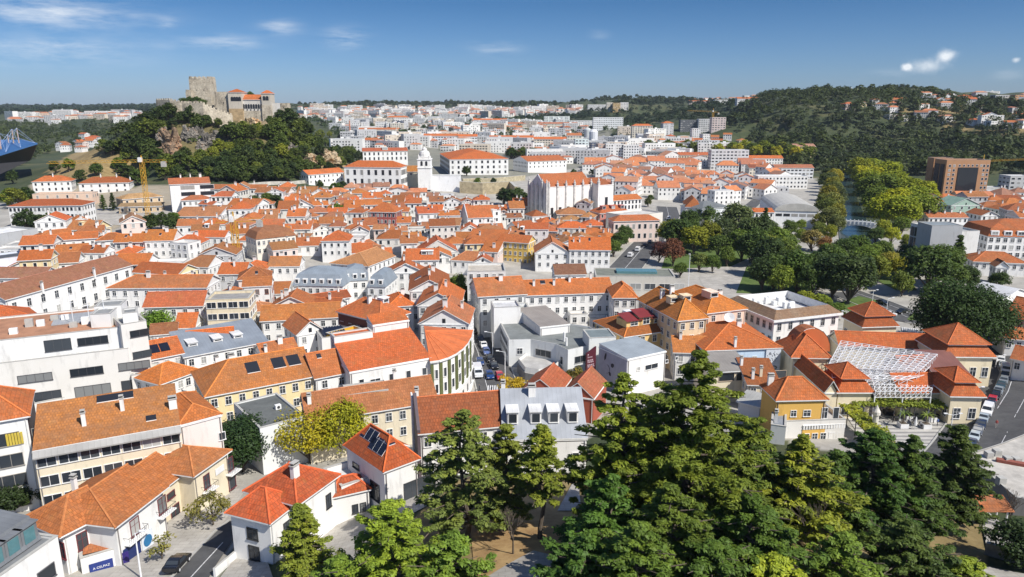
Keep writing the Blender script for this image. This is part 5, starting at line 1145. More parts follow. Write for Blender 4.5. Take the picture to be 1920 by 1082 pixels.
# ---------------------------------------------------------------- cathedral
def finial(m, x, y, z, s=1.0):
 m.box(x - .7 * s, x + .7 * s, y - .7 * s, y + .7 * s, z - .3, z + 1.8 * s); m.lathe([(.95 * s, 1.8 * s),(.95 * s, 2.1 * s),(.45 * s, 2.6 * s),(.6 * s, 3.2 * s),(.25 * s, 3.9 * s),(0,4.8 * s)],8,0,(x, y, z))
a, c = at_z(1033,392,2), at_z(1111,386,2)
b = house('white cathedral with buttressed nave, orange roof, stone finials and tall narrow front windows', (1027,351),(1112,346),20,('L', 987,346), name='cathedral', cat='cathedral', lm='cathedral', zg=1.5, roof='gx', rise=6.5, rc=(.45,.15,.06), wc=(.80,.79,.76), ov=.1,
  win=[('F', W0,3.5,1.8,5, 'plain') for W0 in (3,8.5,14,19.6)] + [('L', u, 6,1.6,8, 'plain') for u in (4,8.5,13)] + [('L', 8.5,.5,2,4, 'plain')], detail=2)
fr = b.fr; W, D = fr.W, fr.D; m = MB()
for k in range(6):
 x = .6 + (W - 1.2) * k / 5; m.box(x - .45, x + .45,-.5,0.0,-3,19.6); finial(m, x, -.2,20,.75)
for k in range(5):
 y = .5 + (D - 1) * k / 4; m.box(-1.0,0, y - .7, y + .7,-3,20.5); finial(m, -.3, y, 20.5,.8)
for k in range(6): finial(m, .6 + (W - 1.2) * k / 5, D - .3,20,.75)
b.put('buttress', m, ['old_masonry'], fr, (.62,.61,.58))
m = MB(); m.box(-.5,-.02, D * .22, D * .78,20,21.5); m.face([(-.5, D * .22,21.5),(-.5, D * .5,26.5),(-.5, D * .78,21.5)]); m.face([(-.02, D * .22,21.5),(-.02, D * .78,21.5),(-.02, D * .5,26.5)]); m.face([(-.5, D * .22,21.5),(-.02, D * .22,21.5),(-.02, D * .5,26.5),(-.5, D * .5,26.5)]); m.face([(-.02, D * .78,21.5),(-.5, D * .78,21.5),(-.5, D * .5,26.5),(-.02, D * .5,26.5)])
b.put('pediment', m, ['plaster'], fr, (.62,.62,.64))
q = fr.pt(W + .05,-6); f2 = Frame.raw(q.x, q.y, fr.ang, 11, D + 8,20,1.5); block(b, f2, roof='gx', rise=3, rc=(.45,.15,.06), wc=(.80,.79,.76), ov=.1, win=[('F', 6,6,2,7, 'plain')], detail=2)
m = MB();
for x, y in ((.6,.6),(10.4,.6),(10.4, D + 7),(.6, D + 7)): finial(m, x, y, 20,.95)
b.put('corner_finial', m, ['old_masonry'], f2,(.62,.61,.58))
f2 = Frame((1085,372),(1106,371),8.5,6,1.5); block(b, f2, roof='hip', rise=3, rc=(.5,.16,.05), win=[], detail=2)
house('white cathedral cloister wing with orange roof and a row of arched upper windows', (1143,377),(1203,373),10,11, name='cloister_wing', cat='building', lm='cloister wing', zg=1, roof='gx', rise=2.6, rc=(.55,.18,.05), win='auto', cols=9, rows=2, wsz=(1.2,2.2))
house('long tan-roofed house with a row of small dark windows in front of the cathedral', (1045,402),(1100,402),7,14, roof='hip', rise=3, rc=(.46,.19,.07), wc=(.72,.66,.56), win='auto', cols=7, rows=1, zg=1)
house('red-pink turreted town house with dormered roof beside the cloister', (1125,400),(1182,397),8,12, roof='hip', rise=3.5, rc=(.50,.15,.06), wc=(.50,.20,.17), win='auto', cols=6, rows=2, zg=1, dorm=[(.2,.2,2.2,1.8),(.5,.2,2.2,1.8),(.8,.2,2.2,1.8)])
# ---------------------------------------------------------------- convents, seminary, walls on the terrace
CW = (.82,.815,.79)
house('huge white convent block with broad orange hip roof and shaded left side on the terrace', (843,299),(954,298),14,('L', 822,288), name='convent', cat='convent', lm='great white convent', zg=9, roof='hip', rise=6, rc=ORANGE, wc=CW, win='auto', cols=10, rows=3, fh=4.2, wsz=(1.6,2.2), detail=2)
house('long white convent wing with shallow orange roof and tall paired windows', (645,313),(751,314),15,16, name='convent', cat='convent', lm='long convent wing', zg=10, roof='hip', rise=4, rc=ORANGE, wc=CW, win='auto', cols=8, rows=2, fh=6, wsz=(1.8,3.4), detail=2)
house('lower white convent wing with white-striped orange roof at the left end of the terrace', (578,328),(644,323),9.5,11, name='convent', cat='convent', zg=11, roof='gx', rise=3, rc=ORANGE, wc=CW, win='auto', cols=8, rows=2, detail=2)
house('white seminary with red roof and central gable dormer behind the convent wings', (680,284),(764,283),12,14, name='seminary', cat='building', lm='white seminary', zg=13, roof='gx', rise=3, rc=(.46,.12,.06), wc=CW, win='auto', cols=10, rows=2, wsz=(1.4,2.6), fh=4.4, detail=2, dorm=[(.5,.12,5,2.6)])
house('white museum with split orange roof and two window rows right of the great convent', (990,303),(1057,300),11,('L', 974,299), name='museum_building', cat='museum', lm='white split-roof museum', zg=8, roof='gx', rise=4, rc=(.53,.15,.05), wc=CW, win='auto', cols=9, rows=2, detail=2)
house('mossy orange-roofed sacristy between the convent wing and the bell tower', (751,322),(790,322),11,10, name='sacristy', cat='building', zg=9, roof='gx', rise=4, rc=(.50,.20,.03), wc=(.76,.68,.5), win='auto', cols=3, rows=1, detail=2)
fr = rect_at(784,808,300,345,500,10); b = Building('bell_tower', 'white square bell tower with arched belfry and domed lantern by the convent', 'bell tower', fr, lm='white bell tower')
m = MB(); W, D, h = fr.W, fr.D, fr.h; m.box(0, W, 0, D, -4, h); m.box(-.4, W + .4,-.4, D + .4, h, h + .6); m.box(-.4, W + .4,-.4, D + .4, h * .66, h * .66 + .5)
b.put('shaft', m, ['plaster'], fr, CW)
m = MB(); m.box(.5, W - .5,.5, D - .5, h + .6, h + 2.2); m.lathe([(W * .42, h + 2.2),(W * .42, h + 3.8),(W * .36, h + 5.2),(W * .2, h + 6.2),(W * .2, h + 7.4),(0, h + 8.6)],12,0,(W / 2, D / 2,0))
for x in (.8, W - .8): m.lathe([(.5, h + .6),(.5, h + 2.6),(0, h + 4)],8,0,(x, .8,0))
b.put('lantern', m, ['plaster'], fr, (.70,.69,.66))
arches(b, fr, 2, h * .76,1.5,2.4,1.2, W - 1.2)
f2 = rect_at(806,862,330,352,505,12); b2 = Building('retaining_wall', 'blank white retaining wall right of the bell tower', 'wall', f2); block(b2, f2, roof='flat', wc=(.80,.80,.80), rc=(.5,.5,.48), win=[], detail=2, par=.4)
def low_wall(label, pts, hh, col, th=.6, mat='old_masonry', zoff=0.0, top=None):
 P = [ground(x, y) for x, y in pts]
 b = Building('retaining_wall' if mat == 'old_masonry' else 'garden_wall', label, 'wall', Frame.raw(P[0].x, P[0].y, 0,1,1,1, P[0].z)); o = Vector((b.c.x, b.c.y, P[0].z)); m = MB()
 Q = []
 for p, q in zip(P[:-1], P[1:]):
  k = max(1, int((q - p).length / 4))
  for i in range(k): r_ = p.lerp(q, i / k); r_.z = terr(r_.x, r_.y); Q.append(r_)
 Q.append(P[-1])
 for p, q in zip(Q[:-1], Q[1:]):
  a, c = p - o, q - o; d = Vector((c.x - a.x, c.y - a.y, 0)).normalized(); n = Vector((-d.y, d.x, 0)) * th; dn = Vector((0,0,-2)); up = Vector((0,0, hh))
  m.face([a + dn, c + dn, c + up, a + up]); m.face([c + n + dn, a + n + dn, a + n + up, c + n + up]); m.face([a + up, c + up, c + n + up, a + n + up],1)
  for e in (a, c): m.face([e + dn, e + n + dn, e + n + up, e + up])
 m.build('masonry', [mat, 'concrete'], b.root, color=col)
low_wall('long tan stone retaining wall below the great white convent', [(862,362),(905,365),(955,362),(965,372)],8,(.46,.38,.24),2)
low_wall('upper tan terrace wall under the great white convent garden', [(868,345),(920,344),(985,338)],4,(.48,.42,.28),2)
low_wall('pale castle road wall at the foot of the castle hill', [(400,352),(470,350),(545,347),(585,343)],2.2,(.62,.58,.50),.8)
low_wall('curved white garden wall along the steep pale street', [(600,968),(640,958),(690,935),(735,914)],2.2,(.78,.78,.77),.35, 'plaster')
low_wall('low white wall between the asphalt road and the white house', [(405,1082),(455,1040),(500,1045)],1.2,(.78,.78,.77),.3, 'plaster')
low_wall('dry stone park wall at the bottom right beside the steps', [(1845,1040),(1925,1062)],1.6,(.30,.29,.26),.6)
low_wall('curving grey river embankment wall below the footbridge', [(1632,452),(1662,478),(1690,492),(1720,492)],4,(.44,.45,.44),.8)
# ---------------------------------------------------------------- tower cranes
def crane(label, px, pb, pt, jib_px, cj_px, jpy, w=1.6, t=.10):
 g = ground(px, pb); Y = g.y; top = at_y(px, pt, Y); jz = at_y(px, jpy, Y).z
 r = empty('tower_crane', (g.x, g.y, g.z), label, 'crane', 'tower cranes'); h = top.z - g.z; hj = jz - g.z
 m = MB(); s = w / 2; n = int(hj / (w * 1.4))
 for x, y in ((-s, -s),(s, -s),(s, s),(-s, s)): m.bar((x, y, 0),(x, y, hj), t)
 for k in range(n):
  z0, z1 = hj * k / n, hj * (k + 1) / n
  for (x0, y0),(x1, y1) in zip(((-s, -s),(s, -s),(s, s),(-s, s)),((s, -s),(s, s),(-s, s),(-s, -s))):
   m.bar((x0, y0, z0),(x1, y1, z1),.07, n=3); m.bar((x0, y0, z1),(x1, y1, z1),.06, n=3)
 m.build('mast', ['crane_yellow'], r)
 m = MB(); m.bar((0,0, hj),(0,0, h),.3); m.bar((0,0, h),(0,0, h + .2),.1); m.build('mast_head', ['crane_yellow'], r)
 m = MB(); m.box(-1.2,.2,-1.4,.6, hj + .1, hj + 2.2); m.build('cab', ['white_paint'], r)
 for nm, jp in (('jib', jib_px),('counter_jib', cj_px)):
  e = at_y(jp[0], jp[1], jp[2] if len(jp) > 2 else Y); d = Vector((e.x - g.x, e.y - g.y, e.z - jz)); m = MB(); L_ = d.length; dd = d.normalized(); sd = Vector((-dd.y, dd.x, 0)).normalized() * .5; O = Vector((0,0, hj)); k = int(L_ / 2.4); up = Vector((0,0,1.1))
  m.bar(O + sd, O + sd + d, .07); m.bar(O - sd, O - sd + d, .07); m.bar(O + up, O + up + d * .97,.08)
  for i in range(k):
   p, q = O + d * (i / k), O + d * ((i + 1) / k); mid = (p + q) / 2 + up
   for ss in (sd, -sd): m.bar(p + ss, mid, .04, n=3); m.bar(mid, q + ss, .04, n=3)
   m.bar(p + sd, q - sd, .05, n=3)
  m.build(nm, ['crane_yellow'], r)
  m = MB(); m.bar((0,0, h), O + up + d * .65,.05, n=3); m.build('stay', ['dark_metal'], r)
  if nm == 'counter_jib': m = MB(); p = O + d * .86; m.box(p.x - 1, p.x + 1, p.y - .8, p.y + .8, p.z - 2.2, p.z + .3); m.build('counterweight', ['concrete'], r)
crane('tall yellow tower crane on the pale building site, long jib pointing left', 279,412,292,(88,307),(313,304),304)
crane('yellow tower crane above the white shell building in the old town', 446,500,397,(404,418),(494,414),416, w=1.9, t=.16)
crane('small distant yellow tower crane over the dark apartment blocks', 1335,247,203,(1289,208),(1349,212),210, w=2.2)
crane('orange crane half hidden behind the brick-brown tower with its jib running off to the right', 1838,340,290,(1990,297),(1825,302),303)
# ---------------------------------------------------------------- stadium on the left edge
g = at_y(20,292,520); r = empty('stadium', (g.x, g.y, g.z), 'stadium stand with deep blue roof hung from pale masts at the left edge', 'stadium')
def S(px, py, Y): return at_y(px, py, Y) - Vector((g.x, g.y, g.z))
A, B, C_, D_ = S(-60,308,500), S(70,268,540), S(42,262,600), S(-70,262,590)
m = MB(); dn = Vector((0,0,-1.0)); P = [A, B, C_, D_]
m.face(P); m.face([p + dn for p in P[::-1]])
for k in range(4): m.face([P[k] + dn, P[(k + 1) % 4] + dn, P[(k + 1) % 4], P[k]])
m.build('roof', ['paint'], r, color=(.035,.12,.30))
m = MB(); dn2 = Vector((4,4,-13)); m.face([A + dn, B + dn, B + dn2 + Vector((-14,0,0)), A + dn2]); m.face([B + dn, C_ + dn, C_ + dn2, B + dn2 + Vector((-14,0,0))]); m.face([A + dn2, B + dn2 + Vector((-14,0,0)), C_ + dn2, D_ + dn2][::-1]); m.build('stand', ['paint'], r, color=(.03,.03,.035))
for a, e in ((S(25,268,555), S(22,242,555)),(S(36,266,560), S(31,240,560)),(S(1,278,540), S(-2,250,540)),(S(16,268,565), S(14,252,565))):
 m = MB(); m.bar(a - Vector((0,0,8)), e, .55,0,6,.35); m.build('mast', ['paint'], r, color=(.55,.36,.22))
 for t in (.15,.38,.6,.82): m = MB(); m.bar(e, A.lerp(B, min(1, t + .15)) + Vector((0,0,.3)),.09, n=4); m.build('cable', ['paint'], r, color=(.36,.46,.66))
# ---------------------------------------------------------------- far apartment blocks: left, right, eaves, foot
CR = (.74,.68,.56); LG = (.62,.62,.62); DG = (.10,.11,.125)
for (pl, pr, pt, pb, wc, rc, roof, st, lab, yaw) in [
 (725,766,220,236, CR, ORANGE, 'hip', 1, 'cream apartment block with orange roof behind the pair of white cubes', 0),
 (732,756,231,248, CR, CR, 'flat', 1, 'cream flat-topped apartment block in front of the orange-roofed cream block', 0),
 (660,674,230,243, WHITE, WHITE, 'flat', 0, 'left of two white cube blocks right of the brick chimney', 0),
 (677,690,229,243, WHITE, WHITE, 'flat', 0, 'right of two white cube blocks right of the brick chimney', 0),
 (704,725,228,242, WHITE, RUST, 'flat', 0, 'white twin-roofed block left of the orange-roofed cream block', 0),
 (774,795,222,238, LG, LG, 'flat', 1, 'pale grey block alone between trees on the middle slope', 0),
 (802,827,218,232, WHITE, LG, 'flat', 0, 'white block below the skyline houses, left of the long grey-white range', 0),
 (824,858,213,226, LG, LG, 'flat', 1, 'long grey-white range on the slope under the skyline houses', 0),
 (770,787,236,253, CR, RUST, 'hip', 2, 'cream tower with a dark arch front in the middle distance', 0),
 (673,742,243,256, CR, RUST, 'gx', 2, 'long cream row with dull red roof and many dark windows below the white cubes', 0),
 (795,858,255,272,(.70,.72,.76), ORANGE, 'gx', 1, 'long bluish white block with balcony bays and orange roof above the seminary', .05),
 (859,895,256,272, WHITE, ORANGE, 'gx', 1, 'white balcony block continuing the bluish white one to the right', .05),
 (684,708,263,276, WHITE, RUST, 'gx', 0, 'white house block with rust roof left above the seminary', 0),
 (745,772,263,278, CR, ORANGE, 'gx', 2, 'cream block with orange roof right above the seminary', 0),
 (918,1000,258,276, CR, ORANGE, 'gx', 1, 'very long cream balcony block with orange roof above the green grove', -.02),
 (1001,1064,261,280, CR, ORANGE, 'gx', 1, 'right half of the cream balcony range with orange roof above the grove', -.02),
 (1063,1090,254,284, CR, ORANGE, 'gx', 1, 'taller cream block with bright orange roof at the right end of the balcony range', 0),
 (1078,1103,261,296,(.70,.78,.76),(.6,.66,.64), 'flat', 1, 'white and pale teal balcony tower right of the grove', 0),
 (1040,1074,279,296, WHITE, LG, 'flat', 0, 'small white apartment block beside the grove', 0),
 (1108,1121,268,303,(.07,.09,.15), LG, 'flat', 1, 'dark blue glass apartment tower with striped neighbour', .1),
 (1121,1135,270,306,(.55,.38,.30), LG, 'flat', 1, 'brown and white striped apartment tower next to the dark blue one', .1),
 (1135,1168,270,308, WHITE, LG, 'flat', 2, 'tall white apartment tower with dark vertical window strips, left half', 0),
 (1168,1197,272,309, WHITE, LG, 'flat', 0, 'tall white apartment tower with stepped right side', 0),
 (1198,1232,292,311, WHITE, LG, 'flat', 1, 'white block with dark balconies in front of the tall white towers', 0),
 (1214,1268,285,305,(.12,.14,.15), LG, 'flat', 1, 'dark glass office block left of the yellow orange-roofed building', 0),
 (1185,1223,236,258, CR, ORANGE, 'hip', 1, 'cream apartment block with orange roof below the wooded hill', 0),
 (1243,1263,231,253,(.60,.60,.62), RUST, 'hip', 2, 'slim tower with dark left side and red cap below the wooded hill', .15),
 (1275,1310,225,248, DG, LG, 'flat', 1, 'black and white striped apartment block under the small crane, leftmost', 0),
 (1309,1334,223,248, LG, LG, 'flat', 1, 'grey apartment block under the small crane, middle one', 0),
 (1334,1360,220,245,(.66,.54,.50), LG, 'flat', 1, 'pinkish grey apartment block under the small crane, rightmost', 0),
 (1297,1313,241,263, WHITE, WHITE, 'flat', 0, 'slim white block in front of the crane apartments', 0),
 (1272,1331,291,308,(.74,.63,.42),(.48,.14,.06), 'gx', 0, 'long yellow building with orange-red roof and many windows', 0),
 (1246,1288,302,315,(.20,.24,.20),(.45,.16,.08), 'gx', 0, 'dark green arcaded building with rust roof in front of the long yellow building', 0),
 (1332,1402,281,318,(.66,.66,.66), LG, 'flat', 1, 'large grey apartment slab with yellow corner balconies', 0),
 (1404,1467,297,312, WHITE, ORANGE, 'gx', 0, 'white house row with bumpy orange roofs right of the large grey slab', 0),
 (1404,1452,315,334, CR, (.34,.10,.06), 'gx', 0, 'cream block with dark red roof behind the white service hall', 0),
 (1452,1524,315,336,(.66,.68,.70),(.45,.14,.07), 'gx', 1, 'grey-white apartment block with red roof right of the cream dark-roofed one', 0),
 (1420,1513,330,354, WHITE, WHITE, 'flat', 0, 'large white service hall with dark blue stripe panel', 0),
 (1488,1529,275,295,(.70,.60,.36),(.5,.3,.25), 'gx', 1, 'pale yellow apartment block half hidden in the avenue trees', .1),
 (1152,1183,312,329,(.50,.24,.03),(.42,.20,.04), 'gy', 2, 'pair of ochre cube houses behind the cathedral roof', 0),
 (1190,1243,318,335, WHITE, LG, 'gy', 0, 'white shed-roofed hall behind the ochre cubes', 0),
 (1020,1068,218,236,(.72,.76,.72), WHITE, 'flat', 2, 'big white shopping hall on the slope, left part', 0),
 (1066,1115,226,238, WHITE, WHITE, 'flat', 0, 'long low white shopping hall in the middle of the slope', 0),
 (1112,1168,220,241,(.76,.78,.78), WHITE, 'flat', 0, 'large white hall with stepped roof right of the green pyramid', 0),
 (950,1082,232,240, CR, (.45,.15,.08), 'gx', 0, 'very long low row with brick red roof under the shopping halls', -.03),
 (888,952,225,237, WHITE, ORANGE, 'gx', 1, 'white school-like range on the middle slope', 0),
 (885,905,208,219, WHITE, LG, 'flat', 0, 'white block at the left end of the coloured skyline row', 0),
 (905,922,207,219,(.40,.44,.52), LG, 'flat', 0, 'blue-grey block in the coloured skyline row', 0),
 (922,944,208,218,(.60,.34,.20), LG, 'flat', 0, 'orange-brown block in the coloured skyline row', 0),
 (956,966,207,218,(.66,.36,.34), LG, 'flat', 0, 'pink block at the right end of the coloured skyline row', 0),
 (1102,1137,196,208, WHITE, LG, 'flat', 1, 'white terraced block on the skyline left of the yellow towers', 0),
 (1137,1149,192,208, CR, LG, 'flat', 1, 'cream tower on the skyline, leftmost of its row', 0),
 (1149,1163,193,210,(.62,.40,.14), ORANGE, 'flat', 1, 'ochre tower on the skyline next to the cream one', 0),
 (1163,1178,192,208, WHITE, LG, 'flat', 1, 'white tower on the skyline at the edge of the dark wood', 0),
 (1292,1330,190,197,(.70,.60,.56), RUST, 'gx', 0, 'pinkish terrace on the hilltop between two dark woods', 0),
 (1340,1382,187,193, WHITE, WHITE, 'flat', 0, 'long white hall on the hilltop', 0),
 (1382,1425,185,194, WHITE, RUST, 'gx', 0, 'white hilltop row with red roof left of the big wood', 0),
 (1865,1902,178,192,(.55,.54,.52), LG, 'flat', 1, 'grey unfinished block on the right-hand skyline', 0),
 (1902,1935,178,192,(.52,.26,.10),(.4,.2,.1), 'flat', 0, 'orange-brown block on the right-hand skyline', 0),
 (1890,1935,330,362,(.5,.5,.5), LG, 'flat', 1, 'grey balcony block on the right edge below the wooded slope', 0),
 (1840,1885,352,366,(.56,.55,.53),(.5,.5,.48), 'flat', 0, 'low pale hall right of the brick-brown tower', 0),
]:
 slab(lab, pl, pr, pt, pb, 13, wc, rc, roof, yaw=yaw, style=st, group='distant apartment blocks')
def at_ground(px, py): g = ground(px, py); return g
def lathe_thing(name, label, cat, px, pb, pt, prof, mat, color, n=14):
 g = ground(px, pb); t = at_y(px, pt, g.y); h = t.z - g.z; s = h
 m = MB(); m.lathe([(r_ * s, z * s) for r_, z in prof], n); o = m.build(name, [mat], None, g, color=color, smooth=False); tag(o, label, cat)
lathe_thing('brick_chimney', 'tall slim orange brick factory chimney in the middle distance', 'chimney', 657,262,226,[(.065,-.2),(.055,0),(.03,.95),(.038,.96),(.038,1),(0,1)], 'paint', (.50,.20,.11))
lathe_thing('grain_silo', 'tall pale grey round silo beside the white balcony tower', 'silo', 1101,274,240,[(.2,-.2),(.2,.92),(.1,1),(0,1)], 'paint', (.52,.55,.54))
lathe_thing('grain_silo', 'white round-topped silo in front of the pale grey one', 'silo', 1112,283,243,[(.21,-.2),(.21,.9),(.12,1),(0,1)], 'paint', (.66,.67,.68))
lathe_thing('green_pyramid', 'green pyramid roof sign of the shopping hall', 'roof pyramid', 1113,238,223,[(1.0,-.1),(1.0,0),(0,1)], 'paint', (.12,.40,.14),4)
lathe_thing('water_tower', 'slim white water tower on the right-hand wooded skyline', 'water tower', 1594,179,164,[(.12,-.5),(.12,0),(.11,.8),(.15,.82),(.15,1),(0,1)], 'paint', (.75,.75,.74))
# ---------------------------------------------------------------- foliage
def leaf_mesh(name, C, S, up, rng, mat, out=None, asp=1.7, outw=0.0):
 """many small leaf-spray quads: centres C, sizes S, normals biased upward (and outward along OUT)"""
 n = len(C)
 nr = rng.normal(size=(n, 3)); nr /= np.linalg.norm(nr, axis=1)[:, None]
 nr[:, 2] = np.abs(nr[:, 2]); nr = nr * (1 - up) + np.array([0,0, up])
 if out is not None: nr = nr + out * outw
 nr /= np.linalg.norm(nr, axis=1)[:, None]
 t = rng.normal(size=(n, 3)); t -= (t * nr).sum(1)[:, None] * nr; t /= np.linalg.norm(t, axis=1)[:, None]
 b = np.cross(nr, t)
 S = np.asarray(S)[:, None]
 v = np.empty((n, 4,3)); a = asp
 v[:, 0] = C - t * S * a * .5; v[:, 1] = C - b * S * .42 + t * S * .1; v[:, 2] = C + t * S * a * .5; v[:, 3] = C + b * S * .42 + t * S * .1
 v[:, 1] += nr * S * .12; v[:, 3] += nr * S * .12
 return raw_quads(name, v.reshape(-1,3), np.arange(n * 4).reshape(-1,4),[mat])
def raw_quads(name, v, f, mats):
 me = bpy.data.meshes.new(name)
 me.vertices.add(len(v)); me.vertices.foreach_set('co', np.asarray(v, np.float32).ravel())
 me.loops.add(f.size); me.loops.foreach_set('vertex_index', f.astype(np.int32).ravel())
 me.polygons.add(len(f)); me.polygons.foreach_set('loop_start', np.arange(0, f.size, f.shape[1], dtype=np.int32))
 for m in mats: me.materials.append(MAT[m])
 me.update(calc_edges=True); me.validate()
 return me
def clumps(rng, cen, rad, per, flat=1.0, shell=.45):
 """points inside flattened balls: CEN (n,3), RAD (n,)"""
 n = len(cen); d = rng.normal(size=(n, per, 3)); d /= np.linalg.norm(d, axis=2)[..., None]
 r = rng.uniform(shell, 1,(n, per, 1)) ** .7
 p = d * r * rad[:, None, None]; p[..., 2] *= flat
 return (cen[:, None] + p).reshape(-1,3), d.reshape(-1,3)
def trunk_mesh(h, r, limbs, rng, n=7):
 m = MB(); p = Vector((0,0,-1.5)); k = 5; q0 = p
 for i in range(k):
  q1 = Vector((rng.normal() * .02 * h, rng.normal() * .02 * h, -1.5 + (h + 1.5) * (i + 1) / k)); m.bar(q0, q1, r * (1 - i / k * .8),0, n, r * (1 - (i + 1) / k * .8)); q0 = q1
 for a, b, rr in limbs: m.bar(a, b, rr, 0,5, rr * .35)
 return m.mesh('trunk', ['bark'], True, uv=False)
def make_broad(seed, h=10.0, w=8.0, ncl=70, per=46, leaf=.42, base=.22, mat='foliage', flat=.8):
 rng = np.random.RandomState(seed)
 lob = rng.normal(size=(6,3)); lob /= np.linalg.norm(lob, axis=1)[:, None]; la = rng.uniform(.1,.32,6)
 d = rng.normal(size=(ncl, 3)); d /= np.linalg.norm(d, axis=1)[:, None]
 d[:, 2] = np.where(d[:, 2] < -.55,-d[:, 2], d[:, 2])
 rad = rng.uniform(.35,1, ncl) ** .45 * (.82 + (np.clip(d @ lob.T, 0,1) ** 3 * la).sum(1))
 cz = h * (base + (1 - base) * .5); c = d * rad[:, None] * np.array([w / 2, w / 2, h * (1 - base) * .5]) * .86 + np.array([0,0, cz])
 cr = rng.uniform(.10,.19, ncl) * w
 P, D = clumps(rng, c, cr, per, flat)
 me = leaf_mesh('crown', P, rng.uniform(.7,1.35, len(P)) * leaf, .35, rng, mat, D, outw=.5)
 limbs = [(Vector((0,0, h * base * (.6 + .4 * rng.rand()))), Vector(c[i] * .85 + np.array([0,0, cz * .15])), h * .016) for i in range(0, ncl, max(1, ncl // 12))]
 return me, trunk_mesh(h * .62, h * .035, limbs, rng)
def make_cedar(seed, h=24.0, r=9.0, whorls=17, per=60, leaf=.42, lean=.0, bare=.12, shape=.75, mat='needles', dead=.07, up=.58):
 rng = np.random.RandomState(seed); C = []; R = []; limbs = []
 for k in range(whorls):
  t = bare + (1 - bare) * (k / (whorls - 1)) ** 1.0; z = h * t * .98
  nb = int(rng.randint(4,7)); L0 = r * ((1 - t) ** shape) * (.55 + .45 * min(1,(t - bare + .12) / .25)) + .5
  ph = rng.uniform(0,6.28)
  for b in range(nb):
   if rng.rand() < dead: continue
   a = ph + b * 6.283 / nb + rng.normal() * .25; L_ = L0 * rng.uniform(.62,1.18); droop = rng.uniform(-.06,.16)
   z1 = z + rng.normal() * h * .012
   tip = np.array([math.cos(a) * L_, math.sin(a) * L_, z1 + L_ * (.12 - droop)])
   limbs.append((Vector((0,0, z1 - L_ * .05)), Vector(tip),.05 + .012 * L_))
   npad = max(2, int(L_ / 1.0))
   for q in range(npad):
    s = .28 + .74 * (q + rng.rand() * .5) / npad; side = rng.normal() * L_ * .10 * (.4 + s)
    C.append([math.cos(a) * L_ * s - math.sin(a) * side, math.sin(a) * L_ * s + math.cos(a) * side, z1 + L_ * s * (.12 - droop * s) + rng.normal() * .22]); R.append(rng.uniform(.55,1.35) * (.58 + .045 * L_))
 for q in range(6): C.append([rng.normal() * .2, rng.normal() * .2, h * (.94 + .012 * q)]); R.append(.5)
 C = np.array(C); C[:, 0] += lean * C[:, 2]; R = np.array(R)
 P, D = clumps(rng, C, R * .92, per, .40,.2)
 me = leaf_mesh('crown', P, rng.uniform(.7,1.35, len(P)) * leaf, up, rng, mat, D, asp=2.0, outw=.35)
 return me, trunk_mesh(h * .97, h * .018 + .08, limbs, rng, 8)
TREES = []
def tree(crown, trunk, loc, h0, h, label, cat='tree', name='tree', color=(.06,.1,.02), wz=1.0, rz=None, group=None, auto=None):
 s = h / h0
 r = empty(name, loc, label, cat, group)
 a = RND.uniform(0,6.28) if rz is None else rz
 link('trunk', trunk, r, (0,0,0), a, None, (s * wz, s * wz, s)); link('crown', crown, r, (0,0,0), a, color, (s * wz, s * wz, s))
 TREES.append(r)
 if auto: AUTO.append((r, auto))
 return r
BROAD = [make_broad(s, 10,8 + .5 * (s % 3),110,44,.38, base=.08) for s in (1,2,3)]
SMALL = [make_broad(s, 10,8.5,60,34,.6, base=.02) for s in (11,12,13)]
POPLAR = [make_broad(21,10,4.2,60,40,.34, base=.1)]
FIR = [make_cedar(s, 12,3.6,15,30,.36, shape=.9) for s in (31,32)]
SHRUB = [make_broad(s, 10,13,30,40,.8, base=.0, flat=.9) for s in (41,42)]
def hero(px, py, ptop, width, seed, label, kind='cedar', color=(.035,.062,.012), name='cedar_tree', z=None, **kw):
 g = ground(px, py)
 t = at_y(px, ptop, g.y); h = t.z - g.z
 kw['leaf'] = kw.get('leaf', .42) * (.74 if kind == 'cedar' else .85); kw['per'] = int(kw.get('per', 60) * (1.25 if kind == 'cedar' else 1.3))
 cr, tr = make_cedar(seed, h, width / 2, **kw) if kind == 'cedar' else make_broad(seed, h, width, **kw)
 return tree(cr, tr, g, h, h, label, 'tree', name, color, rz=0)
DK = (.034,.058,.012); MID = (.056,.082,.014); LIME = (.125,.16,.017); OLV = (.085,.115,.018)
hero(1290,1010,660,30,101, 'largest dark cedar with a pointed top rising in front of the lavender mural hall', whorls=23, per=104, leaf=.34, color=MID, shape=.80, dead=.10)
hero(1160,1000,702,15,102, 'yellow-green cedar left of the largest dark cedar, in front of the mural wall', whorls=18, per=70, leaf=.38, color=(.12,.15,.018), shape=.55)
hero(1385,985,800,19,103, 'dark broad cedar between the largest cedar and the olive-green one', whorls=16, per=70, leaf=.36, color=DK)
hero(1490,1000,826,20,104, 'olive-yellow cedar with a bare trunk showing low down, in front of the yellow terrace house', whorls=16, per=70, leaf=.36, color=(.13,.15,.018), bare=.18)
hero(1555,985,850,14,125, 'dark green cedar filling the gap right of the olive-yellow cedar', whorls=14, per=70, leaf=.36, color=(.05,.085,.016))
hero(1622,990,810,15,105, 'dense dark green conifer with a domed top below the yellow terrace house', whorls=19, per=80, leaf=.34, color=(.040,.078,.014), shape=.55, dead=.05)
hero(1690,1000,824,13,106, 'dark conifer with a narrow top beside the market plaza', whorls=18, per=76, leaf=.34, color=(.036,.066,.014), shape=.6, dead=.05)
hero(1772,985,802,12.5,107, 'spiky dark conifer nearest to the warehouse wall', whorls=20, per=70, leaf=.32, color=(.040,.062,.013), shape=.62)
